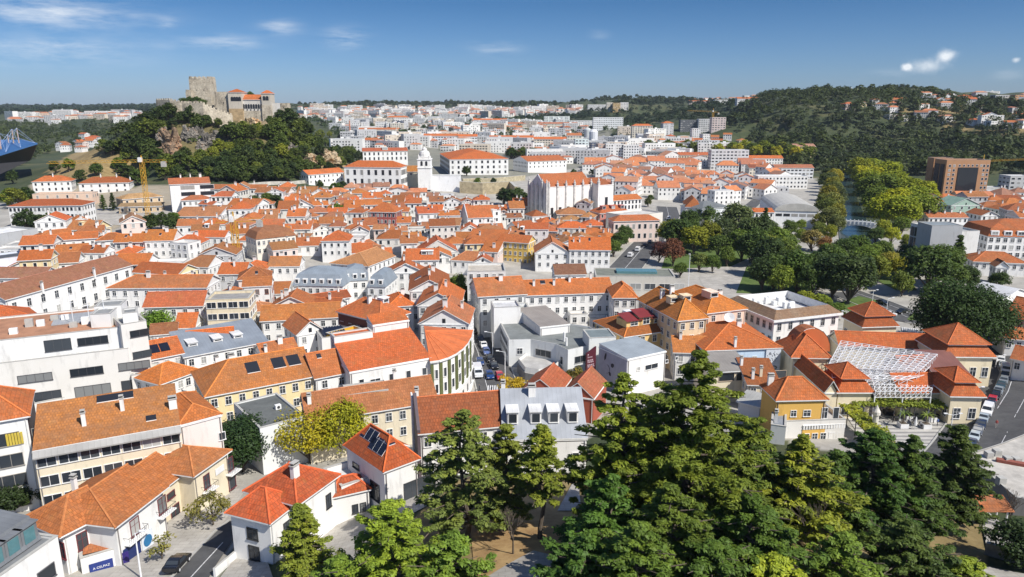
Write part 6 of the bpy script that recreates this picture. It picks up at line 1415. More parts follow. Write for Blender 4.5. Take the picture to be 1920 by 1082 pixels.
hero(1140,1050,900,17,108, 'spreading dark cedar low at the front beside the ochre clearing', whorls=12, per=80, leaf=.34, color=(.042,.085,.016))
hero(1250,1075,915,16,109, 'dark cedar at the bottom centre-right in front of the largest cedar', whorls=12, per=80, leaf=.34, color=MID)
hero(1400,1075,940,15,110, 'mid-green cedar at the bottom edge below the dark broad cedar', whorls=12, per=80, leaf=.34, color=(.05,.085,.015))
hero(872,1010,772,15,111, 'feathery cedar with layered pale green boughs in front of the dark-gabled orange house', whorls=15, per=70, leaf=.36, color=(.085,.115,.028), shape=.5, dead=.2)
hero(950,985,800,10,112, 'slim cedar between the feathery cedar and the bare-trunked one', whorls=14, per=66, leaf=.36, color=(.085,.11,.02), dead=.2)
hero(1012,1010,803,9.5,113, 'slender cedar on a long bare trunk beside the ochre clearing', whorls=12, per=62, leaf=.36, color=(.08,.11,.02), bare=.42, shape=.5)
hero(572,1090,950,9,114, 'yellow-green spruce in front of the white house with the red roof', whorls=17, per=70, leaf=.28, color=(.10,.125,.02), shape=.8)
hero(735,1110,945,15,115, 'broad bright green cedar at the bottom edge beside the steep pale street', whorls=15, per=84, leaf=.32, color=(.085,.135,.020), shape=.6, dead=.04)
hero(850,1100,1010,10,116, 'low bright green cedar at the bottom edge right of the broad bright one', whorls=9, per=80, leaf=.32, color=(.08,.13,.02), shape=.6)
hero(640,1135,1050,9,117, 'mid-green cedar top cut by the bottom edge left of the broad bright one', whorls=9, per=80, leaf=.32, color=(.07,.115,.02), shape=.6)
hero(1570,1100,1005,11,118, 'bright green cedar top at the bottom edge under the dense dark conifer', whorls=10, per=80, leaf=.32, color=(.085,.13,.02), shape=.6)
hero(1450,1110,1045,10,119, 'yellow-green cedar top at the bottom edge', whorls=8, per=80, leaf=.34, color=(.13,.17,.02), shape=.6)
hero(1800,1110,1055,9,120, 'lime green cedar top at the bottom edge below the spiky conifer', whorls=7, per=80, leaf=.34, color=(.16,.20,.02), shape=.6)
hero(1190,1110,990,10,121, 'dark cedar top at the bottom edge right of the ochre clearing', whorls=9, per=80, leaf=.34, color=(.045,.08,.016), shape=.6)
hero(1690,1100,985,14,122, 'green and rust tinged conifer low at the front below the narrow dark one', whorls=12, per=80, leaf=.32, color=(.05,.075,.016), shape=.6)
hero(1100,1090,1010,11,123, 'deep green cedar top at the bottom edge next to the pale path', whorls=9, per=80, leaf=.34, color=(.04,.08,.016), shape=.6)
hero(1330,1110,1020,12,124, 'deep green cedar top at the bottom edge below the bottom centre cedar', whorls=9, per=80, leaf=.34, color=(.05,.085,.016), shape=.6)
hero(455,885,785,12.5,130, 'round dense dark green tree beside the cream balcony house', 'broad', (.026,.050,.014), 'round_tree', ncl=130, per=75, leaf=.34, base=.1)
for k, (px, py, pt, w, lab) in enumerate([(580,868,775,11, 'yellow-leaved tree with thin lower branches in front of the mossy long house'),(645,855,755,11, 'largest golden yellow tree, middle one before the mossy long house'),(712,820,740,8, 'yellow-green tree right of the largest golden one'),(545,868,795,6, 'thin half-bare yellowish tree left of the golden trees')]):
 hero(px, py, pt, w, 131 + k, lab, 'broad', [(.25,.235,.016),(.24,.25,.016),(.17,.21,.016),(.24,.19,.03)][k], 'yellow_tree', ncl=[120,150,110,50][k], per=40, leaf=.33, base=.15)
hero(962,750,712,7,140, 'small golden street tree at the foot of the parked-car street', 'broad', (.26,.20,.015), 'yellow_tree', ncl=50, per=40, leaf=.33)
hero(1005,752,718,8,141, 'small golden tree in front of the left red shed', 'broad', (.26,.19,.015), 'yellow_tree', ncl=50, per=40, leaf=.33)
hero(1080,750,690,6,142, 'olive bush-like tree between the civic hall and the mural hall', 'broad', (.12,.10,.02), 'small_tree', ncl=40, per=40, leaf=.33)
hero(400,985,925,6,143, 'small yellowing street tree in front of the cream balcony house', 'broad', (.14,.13,.03), 'street_tree', ncl=24, per=30, leaf=.3)
hero(305,1050,1000,4,144, 'thin yellowing sapling by the black car', 'broad', (.20,.18,.04), 'sapling', ncl=12, per=22, leaf=.26)
hero(30,960,910,6,145, 'dark bushy tree at the left edge behind the grey mansard house', 'broad', (.028,.045,.012), 'bushy_tree', ncl=60, per=60, leaf=.32, base=.05)
hero(100,945,898,5,146, 'small dark tree before the strip-window block', 'broad', (.035,.05,.014), 'bushy_tree', ncl=50, per=50, leaf=.3, base=.05)
hero(305,625,575,12,147, 'round bright green garden tree beside the tiny green-shuttered house', 'broad', (.075,.14,.018), 'round_tree', ncl=110, per=60, leaf=.36, base=.05)
hero(1795,660,530,27,148, 'huge round dark green tree beside the roundabout', 'broad', (.034,.060,.012), 'round_tree', ncl=240, per=90, leaf=.52, base=.05)
hero(1905,1060,985,7,149, 'dark green tree beside the steps at the bottom right corner', 'broad', (.03,.05,.013), 'small_tree', ncl=60, per=60, leaf=.3, base=.1)
def bare_tree(px, py, ptop, seed, label):
 g = ground(px, py); h = at_y(px, ptop, g.y).z - g.z; rng = random.Random(seed); m = MB()
 def grow(p, d, L_, r_, n):
  q = p + d * L_; m.bar(p, q, r_, 0,5, r_ * .7)
  if n == 0: return
  for k in range(3): dd = (d + Vector((rng.uniform(-1,1), rng.uniform(-1,1), rng.uniform(-.1,.7))) * .75).normalized(); grow(q, dd, L_ * rng.uniform(.55,.8), r_ * .6, n - 1)
 grow(Vector((0,0,-.5)), Vector((0,0,1)), h * .38,.13,5)
 me = m.mesh('bare_tree', ['bark'], uv=False); o = link('bare_tree', me, None, g); tag(o, label, 'tree')
bare_tree(962,1040,955,3, 'leafless grey tree standing in the ochre clearing')
bare_tree(1515,1030,945,4, 'leafless grey tree under the olive-yellow cedar')
bare_tree(1890,990,930,5, 'thin reddish leafless tree against the warehouse wall')
def put(proto, px, py, h, color, auto, name='tree', wz=1.0, jz=0.0, cat='tree', group=None):
 g = ground(px, py); g.z -= jz
 cr, tr = proto; h0 = {id(POPLAR[0]): 10}.get(id(proto),12 if proto in FIR else 10)
 return tree(cr, tr, g, h0, h, None, cat, name, color, wz, auto=auto, group=group)
G1, G2, G3, G4, YG, DGN = (.068,.108,.018),(.050,.080,.017),(.092,.132,.020),(.105,.13,.03),(.17,.18,.016),(.036,.058,.016)
for px, py, h, c, k, w in [
 (1160,470,9, G2,0,1.1),(1172,458,9, G2,1,1.1),(1185,448,9, G2,2,1.1),(1198,442,9, G1,0,1.1),(1212,436,9, G1,1,1.0),(1150,482,8, G2,2,1.1),
 (1262,500,12,(.10,.045,.03),0,.9),(1236,492,9,(.075,.03,.03),1,.9),(1270,470,15, G2,1,1.3),(1300,478,14, YG, 2,1.1),(1252,462,13,(.16,.18,.02),0,1.1),(1330,470,14,(.19,.19,.016),1,1.0),
 (1290,440,14, G2,2,1.0),(1320,430,13, G2,0,1.3),(1350,468,15,(.085,.11,.035),1,1.0),(1380,450,20,(.085,.11,.04),2,1.1),(1405,470,16,(.08,.11,.035),0,1.0),(1310,510,8, G4,0,1.1),(1335,512,8, G1,2,.9),(1362,500,9, G3,1,.8),
 (1428,545,13, DGN, 2,1.0),(1410,500,16, G2,1,1.0),(1440,520,16, DGN, 0,1.0),(1462,500,14, G2,2,1.0),(1495,550,15, G1,1,1.0),(1478,530,13, DGN, 0,1.0),
 (1560,560,17, DGN, 2,1.1),(1590,570,17, DGN, 0,1.1),(1555,530,15, G2,1,1.0),(1610,545,13, DGN, 1,1.0),(1580,500,13, G2,2,1.1),(1605,490,12, G1,0,1.1),(1630,500,10, G3,0,1.2),(1645,528,10,(.13,.15,.02),1,1.0),
 (1680,525,9,(.20,.19,.015),1,1.0),(1665,510,9,(.22,.20,.03),2,1.0),(1670,460,9,(.22,.24,.02),0,1.0),(1700,472,8,(.18,.2,.02),1,1.0),(1725,480,8,(.18,.2,.03),2,1.2),(1740,550,17, G2,0,1.2),(1770,535,15, G2,1,1.1),(1720,520,13, G2,2,1.1),
 (1480,470,8, G4,0,1.0),(1500,455,7, G3,1,1.0),(1520,470,10,(.20,.16,.05),1,1.3),(1545,475,8,(.18,.10,.04),0,1.0),(1535,450,10, G4,2,.9),(1555,455,9, YG, 1,.9),(1465,460,9, G3,2,1.0),(1508,590,8,(.12,.15,.02),0,1.1),(1540,592,7, G3,1,1.1),(1566,600,6, G1,2,1.2),
 (1870,545,7, DGN, 0,1.2),(1815,545,9, DGN, 1,1.0),(1690,440,10, G3,2,1.2),(1640,460,9, G2,0,1.1),(1655,445,9,(.14,.17,.02),1,1.1),
 (1275,520,6, G3,0,1.2),(1345,488,12, G2,2,1.0),(1420,470,17, DGN, 1,.9),(1455,480,14, G1,2,1.1),(1440,495,13, G4,0,1.0),(1475,490,12, G2,1,1.0),(1390,490,15, G1,2,1.1),(1450,545,13, G2,1,1.0),(1465,555,11, G3,0,1.0),(1520,560,12, G2,0,1.0),(1535,545,14, DGN, 1,1.0),(1505,530,12, G2,2,1.0),(1620,520,12, G1,0,1.1),(1655,490,9, G3,1,1.1),(1700,500,10, G2,2,1.1),(1690,555,9,(.10,.13,.02),0,1.0),(1755,500,12, DGN, 1,1.0),(1785,550,11, G2,2,1.1),(1480,445,9, G2,1,1.1),(1500,435,7, G3,0,1.1),(1440,455,12, DGN, 2,1.0),(1290,460,13, G1,0,1.1),
 (860,590,11, G1,0,.8),(857,575,11, G3,1,.8),
]:
 put(BROAD[k], px, py, h, c, ('dark green tree' if sum(c) < .135 else ('reddish purple tree' if c[0] > c[1] * 1.5 and c[0] < .12 else ('golden yellow tree' if c[0] > .2 and c[1] > .18 else 'mid-green tree'))), 'park_tree', w)
for px, py, h, c, w in [(1790,520,16, G2,.9),(1432,445,15, DGN, .9),(213,395,9, DGN, 1.0),(195,395,8, G1,1.1)]:
 put(FIR[0], px, py, h, c, 'pointed dark conifer', 'conifer_tree', w)
rr = random.Random(4)
for k, (px, py) in enumerate([(1655,428),(1690,432),(1725,425),(1640,405),(1675,408),(1710,405),(1630,385),(1662,385),(1695,386),(1728,392),(1622,368),(1650,366),(1680,366),(1615,352),(1640,350),(1665,350),(1612,340),(1632,338)]):
 put(BROAD[k % 3], px, py, 18 + 4 * rr.random(),[(.19,.215,.014),(.16,.195,.015),(.12,.155,.016),(.095,.13,.016)][0 if py < 372 else (k % 4)], 'yellow-green plane tree', 'plane_tree', 1.25)
for k, (px, py, h) in enumerate([(1552,435,14),(1565,425,13),(1548,415,15),(1562,405,15),(1550,392,16),(1560,378,16),(1553,362,17),(1565,352,16),(1550,345,15),(1568,440,11),(1535,430,9),(1545,402,14),(1566,390,15),(1558,368,15),(1547,355,14)]):
 put(BROAD[k % 3], px, py, h, [(.085,.105,.035),(.16,.155,.02),(.07,.09,.02)][k % 3], 'grey-green riverbank tree', 'riverbank_tree', 1.0)
for k in range(26):
 px = 1215 + k * 12; put(SMALL[k % 3], px, 283 + (k % 3) * 5 + max(0, k - 12) * .8,15,[(.12,.15,.018),(.08,.11,.016),(.19,.20,.02)][k % 3], 'lime-green avenue tree', 'avenue_tree', 1.3)
for k in range(10):
 put(SMALL[k % 3],958 + 11 * k, 298 - (k % 2) * 6,13, G3 if k % 3 else G1, 'green grove tree', 'grove_tree', 1.4)
hill = [(535,226,8),(550,228,9),(526,228,8),(562,236,10),(283,240,11),(300,232,10),(316,225,9),(340,232,9),(360,232,10),(296,258,10),(322,243,8),(378,232,10),(372,245,9),(388,238,8),(280,262,11),(262,272,11),(246,280,11),(228,288,10),(212,292,9),(198,290,8),
  (268,290,11),(284,300,11),(300,308,10),(250,300,10),(412,285,9),(425,262,10),(440,268,11),(455,258,9),(470,265,10),(485,258,10),(500,262,10),(518,250,11),(530,240,12),(545,246,13),(558,255,13),(572,262,12),(520,268,11),(540,272,11),(560,280,11),(580,284,11),(596,280,10),(610,275,10),(600,262,11),(585,268,12),(622,282,11),(635,290,10),(648,298,11),(660,302,10),(672,304,10),
  (430,290,9),(450,285,9),(468,290,9),(488,285,9),(508,290,9),(528,298,9),(340,318,9),(355,322,9),(372,318,9),(390,325,9),(405,318,9),(420,328,10),(436,322,10),(452,330,10),(468,322,10),(484,332,10),(500,325,10),(516,332,10),(532,326,10),(548,332,9),(320,325,9),(300,326,8),(425,308,9),(445,306,9),(465,308,9),(485,310,9),(505,308,9),(545,312,9),(560,318,8),(350,300,7),(400,302,8),
  (440,342,7),(460,344,8),(480,340,9),(500,342,8),(520,340,8),(540,341,8),(560,336,8),(575,330,8),(410,340,8),(395,336,8),(425,338,9),(590,325,7),(600,318,8),(618,322,7),(640,315,8),(655,312,8),(670,315,7),(625,300,9),(600,295,9),(570,296,9),(550,300,9),(530,285,9),(280,318,9),(262,312,8),(240,305,8),(335,335,8),(310,338,7),
  (355,192,8),(345,192,7),(368,192,8),(380,195,7),(470,178,6),(438,176,6),(640,265,9),(618,258,9),(655,282,9),(300,290,8),(380,305,8),(565,300,8),(410,240,6),(508,240,7),(500,246,6),(258,262,9)]
rr = random.Random(9)
for k, (px, py, h) in enumerate(hill):
 if py < 196:
  g = at_y(px, py, 562 if px < 400 else 590)
  g.z -= 2; tree(*SHRUB[k % 2], g, 10, h * .8, None, 'tree', 'castle_tree', G2,1.1, auto='dark green tree'); continue
 put(SMALL[k % 3], px, py, h * rr.uniform(1.0,1.45),[(.040,.062,.016),(.050,.074,.018),(.068,.095,.02),(.034,.052,.016),(.095,.12,.02)][k % 5 if py > 250 else k % 2],['dark green tree', 'dark green tree', 'mid-green tree', 'blackish green tree', 'light green tree'][k % 5 if py > 250 else k % 2], 'hillside_tree', 1.15)
for px, py, h, c in [(35,390,11,(.10,.12,.02)),(20,385,10, G1),(50,385,10, G2),(25,345,9, DGN),(105,325,9, DGN),(130,322,9, G1),(150,340,8, DGN),(180,330,9, G2),(232,330,10, DGN),(246,336,10, DGN),(258,348,10, G2),(270,340,9, DGN),(222,318,9, G1),(52,435,10, DGN),(80,440,9, DGN),(96,432,8, G1),(285,435,8, DGN),(305,432,8, DGN),(322,436,8, DGN),(330,425,7, G1),(345,438,6, DGN),(60,520,8, DGN),(632,415,9, G1),(645,412,8, G3),
  (480,395,8, DGN),(500,388,8, G2),(520,392,8, DGN),(545,380,8, DGN),(468,368,7, G2),(490,372,7, DGN),(628,368,9, G1),(645,362,8, DGN),(600,355,6, DGN),(945,385,11, DGN),(960,388,11, DGN),(972,380,10, G2),(985,388,9, DGN),(875,330,8, DGN),(780,372,5,(.07,.03,.03)),(800,374,5,(.06,.035,.02)),(830,376,4,(.09,.06,.03)),(895,345,5, G1),(910,342,4, G2),(925,346,5, DGN),(945,340,4, G1),(1025,350,5, G1),(1050,348,5, G2),(1075,330,6, G2),(1085,345,6, DGN),(1135,410,4, DGN),(1215,388,6,(.07,.08,.03)),(1110,330,6, G2),(1220,378,5, G2)]:
 put(SMALL[RND.randrange(3)], px, py, h, c, 'dark green tree' if sum(c) < .14 else 'mid-green tree', 'garden_tree', 1.15)
# ---- woods that read as one mass
def wood(name, label, n, sampler, hr, cols, seed, per=34, leaf=1.9):
 rng = np.random.RandomState(seed); V = [];
 xy = sampler(rng, n); z = terr_np(xy[:, 0], xy[:, 1]); n = len(xy)
 h = hr[0] + (hr[1] - hr[0]) * rng.rand(n) ** 1.7 * (.55 + .45 * np.sin(xy[:, 0] / 31 + np.sin(xy[:, 1] / 23) * 2) ** 2)
 d = rng.normal(size=(n, per, 3)); d /= np.linalg.norm(d, axis=2)[..., None]; d[..., 2] = np.abs(d[..., 2]) * 1.0 - .15
 r = rng.uniform(.6,1,(n, per, 1)); P = d * r * np.stack([h * .44, h * .44, h * .55],1)[:, None] + np.stack([xy[:, 0], xy[:, 1], z + h * .42],1)[:, None]
 S = np.repeat(rng.uniform(.8,1.3, n) * h / 9, per) * leaf * rng.uniform(.7,1.3, n * per)
 me = leaf_mesh(name, P.reshape(-1,3), S, .3, rng, 'foliage', d.reshape(-1,3), outw=.7)
 o = link(name, me, None, color=cols); tag(o, label, 'woodland', kind='stuff'); return o
def px_poly(polys, mask=None):
 def in_poly(px, py, poly):
  c = np.zeros(len(px), bool); j = len(poly) - 1
  for i in range(len(poly)):
   xi, yi = poly[i]; xj, yj = poly[j]
   c ^= ((yi > py) != (yj > py)) & (px < (xj - xi) * (py - yi) / (yj - yi + 1e-9) + xi); j = i
  return c
 def s(rng, n):
  out = []; tot = 0
  while tot < n:
   Y = np.exp(rng.uniform(math.log(450), math.log(4200),6000)); X = rng.uniform(-.85,.9,6000) * Y
   keep = rng.rand(6000) < (Y / 4200) ** .6
   Y, X = Y[keep], X[keep]; z = terr_np(X, Y)
   d = Y * CP - (z - CAMH) * SP; u = Y * SP + (z - CAMH) * CP; px = 960 + FPX * X / d; py = 541 - FPX * u / d
   m = np.zeros(len(px), bool)
   for p in polys: m |= in_poly(px, py, p)
   out.append(np.stack([X[m], Y[m]],1)); tot += m.sum()
   if len(out) > 900: break
  return np.concatenate(out)[:n]
 return s
wood('forest', 'dark mixed wood covering the long hill on the right', 9000, px_poly([[(1440,178),(1600,172),(1730,172),(1930,200),(1930,330),(1560,330),(1440,300),(1400,262),(1370,240),(1380,205)]]),(6,21),(.024,.038,.013),1, per=70, leaf=1.25)
wood('forest', 'blackish pine wood on the ridge behind the shopping halls', 2600, px_poly([[(1180,190),(1290,188),(1400,195),(1440,185),(1420,262),(1350,240),(1260,228),(1180,240),(1110,226),(1000,226),(960,222),(1010,212),(1100,205)]]),(8,18),(.021,.035,.014),2, per=50, leaf=1.5)
wood('forest', 'far tree belt along the central skyline', 1300, px_poly([[(540,206),(560,198),(760,192),(900,194),(1060,196),(1180,182),(1300,186),(1300,192),(1100,202),(900,204),(700,208)]]),(12,20),(.024,.038,.018),3, leaf=2.6)
wood('forest', 'scattered dark trees in the left valley behind the castle hill', 900, px_poly([[(0,230),(280,225),(270,250),(200,264),(120,280),(70,296),(0,330)]]),(7,11),(.034,.050,.016),4)
wood('forest', 'far wooded ridge on the left horizon', 1500, px_poly([[(-100,196),(300,194),(300,214),(-100,218)]]),(12,20),(.026,.042,.024),5, leaf=3.4)
wood('forest', 'loose trees between the distant apartment blocks', 1300, px_poly([[(560,215),(1200,215),(1240,262),(1100,262),(900,262),(640,285),(620,250)]]),(7,13),(.036,.056,.016),6)
wood('undergrowth', 'scrub covering the castle hill between its trees', 2600, px_poly([[(205,290),(290,228),(350,240),(420,250),(520,230),(600,250),(670,300),(600,330),(420,340),(300,330)]]),(3,6.5),(.042,.062,.018),7, leaf=1.5)
# ---------------------------------------------------------------- roads, plazas, lawns, river: sheets that follow the terrain
def sheet(name, pts, mat, lift=.10, fine=3.0, kind='structure', label=None, flat=None):
 """area outlined in the picture, laid on the terrain as a fine grid"""
 P = [ground(x, y) for x, y in pts]
 poly = [(p.x, p.y) for p in P]
 x0, x1, y0, y1 = min(p[0] for p in poly), max(p[0] for p in poly), min(p[1] for p in poly), max(p[1] for p in poly)
 st = max(fine, (x1 - x0) / 120,(y1 - y0) / 160)
 def clip(pl, ax, v, keep_less):
  out = []
  for i in range(len(pl)):
   a, b = pl[i], pl[(i + 1) % len(pl)]; ia = (a[ax] <= v) == keep_less or a[ax] == v; ib = (b[ax] <= v) == keep_less or b[ax] == v
   if ia: out.append(a)
   if ia != ib: t = (v - a[ax]) / (b[ax] - a[ax]); out.append((a[0] + (b[0] - a[0]) * t, a[1] + (b[1] - a[1]) * t))
  return out
 cells = []
 y = y0
 while y < y1:
  row = clip(clip(poly, 1, y, False),1, y + st, True)
  x = x0
  while x < x1 and len(row) > 2:
   c = clip(clip(row, 0, x, False),0, x + st, True)
   if len(c) > 2: cells.append(c)
   x += st
  y += st
 allp = np.array([q for c in cells for q in c]); z = terr_np(allp[:, 0], allp[:, 1]) if flat is None else np.full(len(allp), flat)
 m = MB(); i = 0
 for c in cells:
  m.face([(q[0], q[1], z[i + k] + lift) for k, q in enumerate(c)],0); i += len(c)
 o = m.build(name, [mat]); tag(o, label, kind=kind)
 return o
def strip(name, path, width, mat, lift=.12):
 P = [ground(x, y) for x, y in path]; Q = []
 for p, q in zip(P[:-1], P[1:]):
  k = max(1, int((q - p).length / 3))
  Q += [p.lerp(q, i / k) for i in range(k)]
 Q.append(P[-1]); m = MB(); E = []
 for i, p in enumerate(Q):
  d = (Q[min(i + 1, len(Q) - 1)] - Q[max(i - 1,0)]); n = Vector((-d.y, d.x, 0)).normalized() * width / 2
  r = []
  for t in (-1,-.33,.33,1): v = p + n * t; r.append((v.x, v.y, terr(v.x, v.y) + lift))
  E.append(r)
 for a, b in zip(E[:-1], E[1:]):
  for k in range(3): m.face([a[k], b[k], b[k + 1], a[k + 1]])
 return tag(m.build(name, [mat]), kind='structure')
def block_area(path, width):
 P = [ground(x, y) for x, y in path]
 for p, q in zip(P[:-1], P[1:]):
  d = q - p; c = (p + q) / 2; FPS.append((c.x, c.y, d.length / 2, width / 2, math.atan2(d.y, d.x)))
STREET = [(938,745),(912,660),(885,600),(868,570),(858,545)]
AVENUE = [(1165,512),(1205,465),(1238,432),(1254,405),(1250,388)]
FORK = [(1340,425),(1390,402),(1420,376)]
RIGHT = [(1800,880),(1835,828),(1862,780),(1890,735),(1905,690),(1890,655),(1850,620),(1770,605),(1700,595),(1640,570),(1580,548)]
sheet('paved_street', [(845,750),(1010,752),(955,660),(905,600),(880,560),(845,560),(858,600),(880,650),(872,700)], 'pale_paving', .08)
strip('road', STREET, 9.5, 'asphalt', .16); block_area(STREET, 12)
strip('road', AVENUE, 13, 'asphalt', .16); block_area(AVENUE, 17)
strip('road', FORK, 8, 'asphalt', .16); block_area(FORK, 14)
strip('road', RIGHT, 13, 'asphalt', .16)
sheet('plaza', [(1330,560),(1395,560),(1470,660),(1560,640),(1600,600),(1660,570),(1590,530),(1480,545),(1380,520),(1350,480),(1310,520)], 'pale_paving', .08); block_area([(1420,600),(1400,520)],26)
sheet('sidewalk', [(1858,668),(1880,668),(1893,700),(1880,728),(1858,772),(1835,810),(1808,858),(1795,852),(1832,790),(1862,735),(1874,700)], 'pale_paving', .26,2)
sheet('market_plaza', [(1575,760),(1800,758),(1850,700),(1872,690),(1880,720),(1850,790),(1818,850),(1760,860),(1640,850)], 'striped_paving', .10,2.5)
sheet('lawn', [(1600,590),(1640,580),(1650,565),(1610,556),(1570,570)], 'lawn', .2); sheet('lawn', [(1700,600),(1740,605),(1750,590),(1715,585)], 'lawn', .2)
sheet('lawn', [(1625,500),(1660,480),(1690,510),(1720,545),(1680,545),(1640,525)], 'lawn', .2); sheet('lawn', [(1240,505),(1370,500),(1500,440),(1260,440)], 'lawn', .10)
sheet('lawn', [(1380,550),(1500,555),(1540,520),(1400,500)], 'lawn', .10)
sheet('river', [(1575,470),(1640,470),(1628,420),(1610,380),(1600,350),(1592,318),(1572,318),(1572,350),(1570,390),(1572,430)], 'river_water', .25)
block_area([(1600,480),(1585,320)],60); block_area([(1330,500),(1560,470)],70)
sheet('garden_soil', [(890,1085),(880,960),(960,925),(1060,930),(1120,1000),(1110,1085)], 'dry_earth', .10,1.5)
sheet('footpath', [(905,1090),(950,1062),(1000,1035),(1060,1050),(1060,1095)], 'pale_paving', .2,1.5); sheet('footpath', [(1045,960),(1075,905),(1085,910),(1090,960)], 'pale_paving', .2,1.5)
sheet('steep_street', [(590,1045),(600,985),(660,970),(735,925),(800,895),(830,905),(800,950),(740,985),(680,1060),(640,1095)], 'pale_paving', .12,1.5)
sheet('sidewalk', [(190,1095),(300,1000),(400,900),(450,880),(460,920),(420,980),(340,1095)], 'pale_paving', .10,1.5)
sheet('road', [(300,1110),(405,1000),(432,978),(440,1010),(400,1070),(380,1110)], 'asphalt', .2,1.5)
sheet('courtyard', [(395,1110),(440,1050),(500,1050),(520,1110)], 'pale_paving', .22,1.5)
sheet('building_site', [(155,398),(215,385),(330,395),(345,418),(270,428),(215,422),(160,425)], 'pale_paving', .15); block_area([(160,410),(330,408)],30)
sheet('stone_steps', [(1850,960),(1900,1000),(1925,1040),(1850,1030),(1842,990)], 'pale_paving', .2,1.5); sheet('footpath', [(1830,1060),(1930,1080),(1930,1110),(1820,1100)], 'pale_paving', .2,1.5)
def edge(name, path, off, w, mat, lift):
 P = [ground(x, y) for x, y in path]; m = MB()
 for p, q in zip(P[:-1], P[1:]):
  d = q - p; k = max(1, int(d.length / 3)); n = Vector((-d.y, d.x, 0)).normalized()
  for i in range(k):
   a, c = p.lerp(q, i / k) + n * off, p.lerp(q, (i + 1) / k) + n * off; V = []
   for v in (a - n * w, c - n * w, c + n * w, a + n * w): V.append((v.x, v.y, terr(v.x, v.y) + lift))
   m.face(V); lo = [(v[0], v[1], v[2] - .2) for v in V]; m.face([lo[0], lo[1], V[1], V[0]]); m.face([lo[2], lo[3], V[3], V[2]])
 tag(m.build(name, [mat]), kind='structure')
for pth, wd in ((STREET, 9.5),(AVENUE, 13),(RIGHT, 13)):
 for sd in (-1,1): edge('kerb', pth, sd * (wd / 2 + .15),.15, 'concrete', .30)
edge('lane_marking', RIGHT, 0,.07, 'white_marking', .19); edge('lane_marking', AVENUE, 0,.07, 'white_marking', .19); edge('parking_line', STREET, 2.3,.06, 'white_marking', .19); edge('parking_line', RIGHT, -3.6,.06, 'white_marking', .19)
edge('kerb', [(298,1112),(404,998),(431,977)],0,.14, 'concrete', .34); edge('parking_line', [(345,1100),(418,1020)],0,.05, 'white_marking', .25)
def zebra(a, b, n, w, lng):
 A, B = ground(*a), ground(*b); d = (B - A); L_ = d.length; d.normalize(); nrm = Vector((-d.y, d.x, 0)); m = MB()
 for k in range(n):
  c = A + d * (L_ * (k + .5) / n); h = d * (L_ / n * .27); q = nrm * lng / 2; m.face([(v.x, v.y, terr(v.x, v.y) + .27) for v in (c - h - q, c + h - q, c + h + q, c - h + q)])
 tag(m.build('crossing_stripes', ['white_marking']), kind='structure')
zebra((913,731),(934,731),5,0,4.5); zebra((1690,618),(1722,622),9,0,4.0)
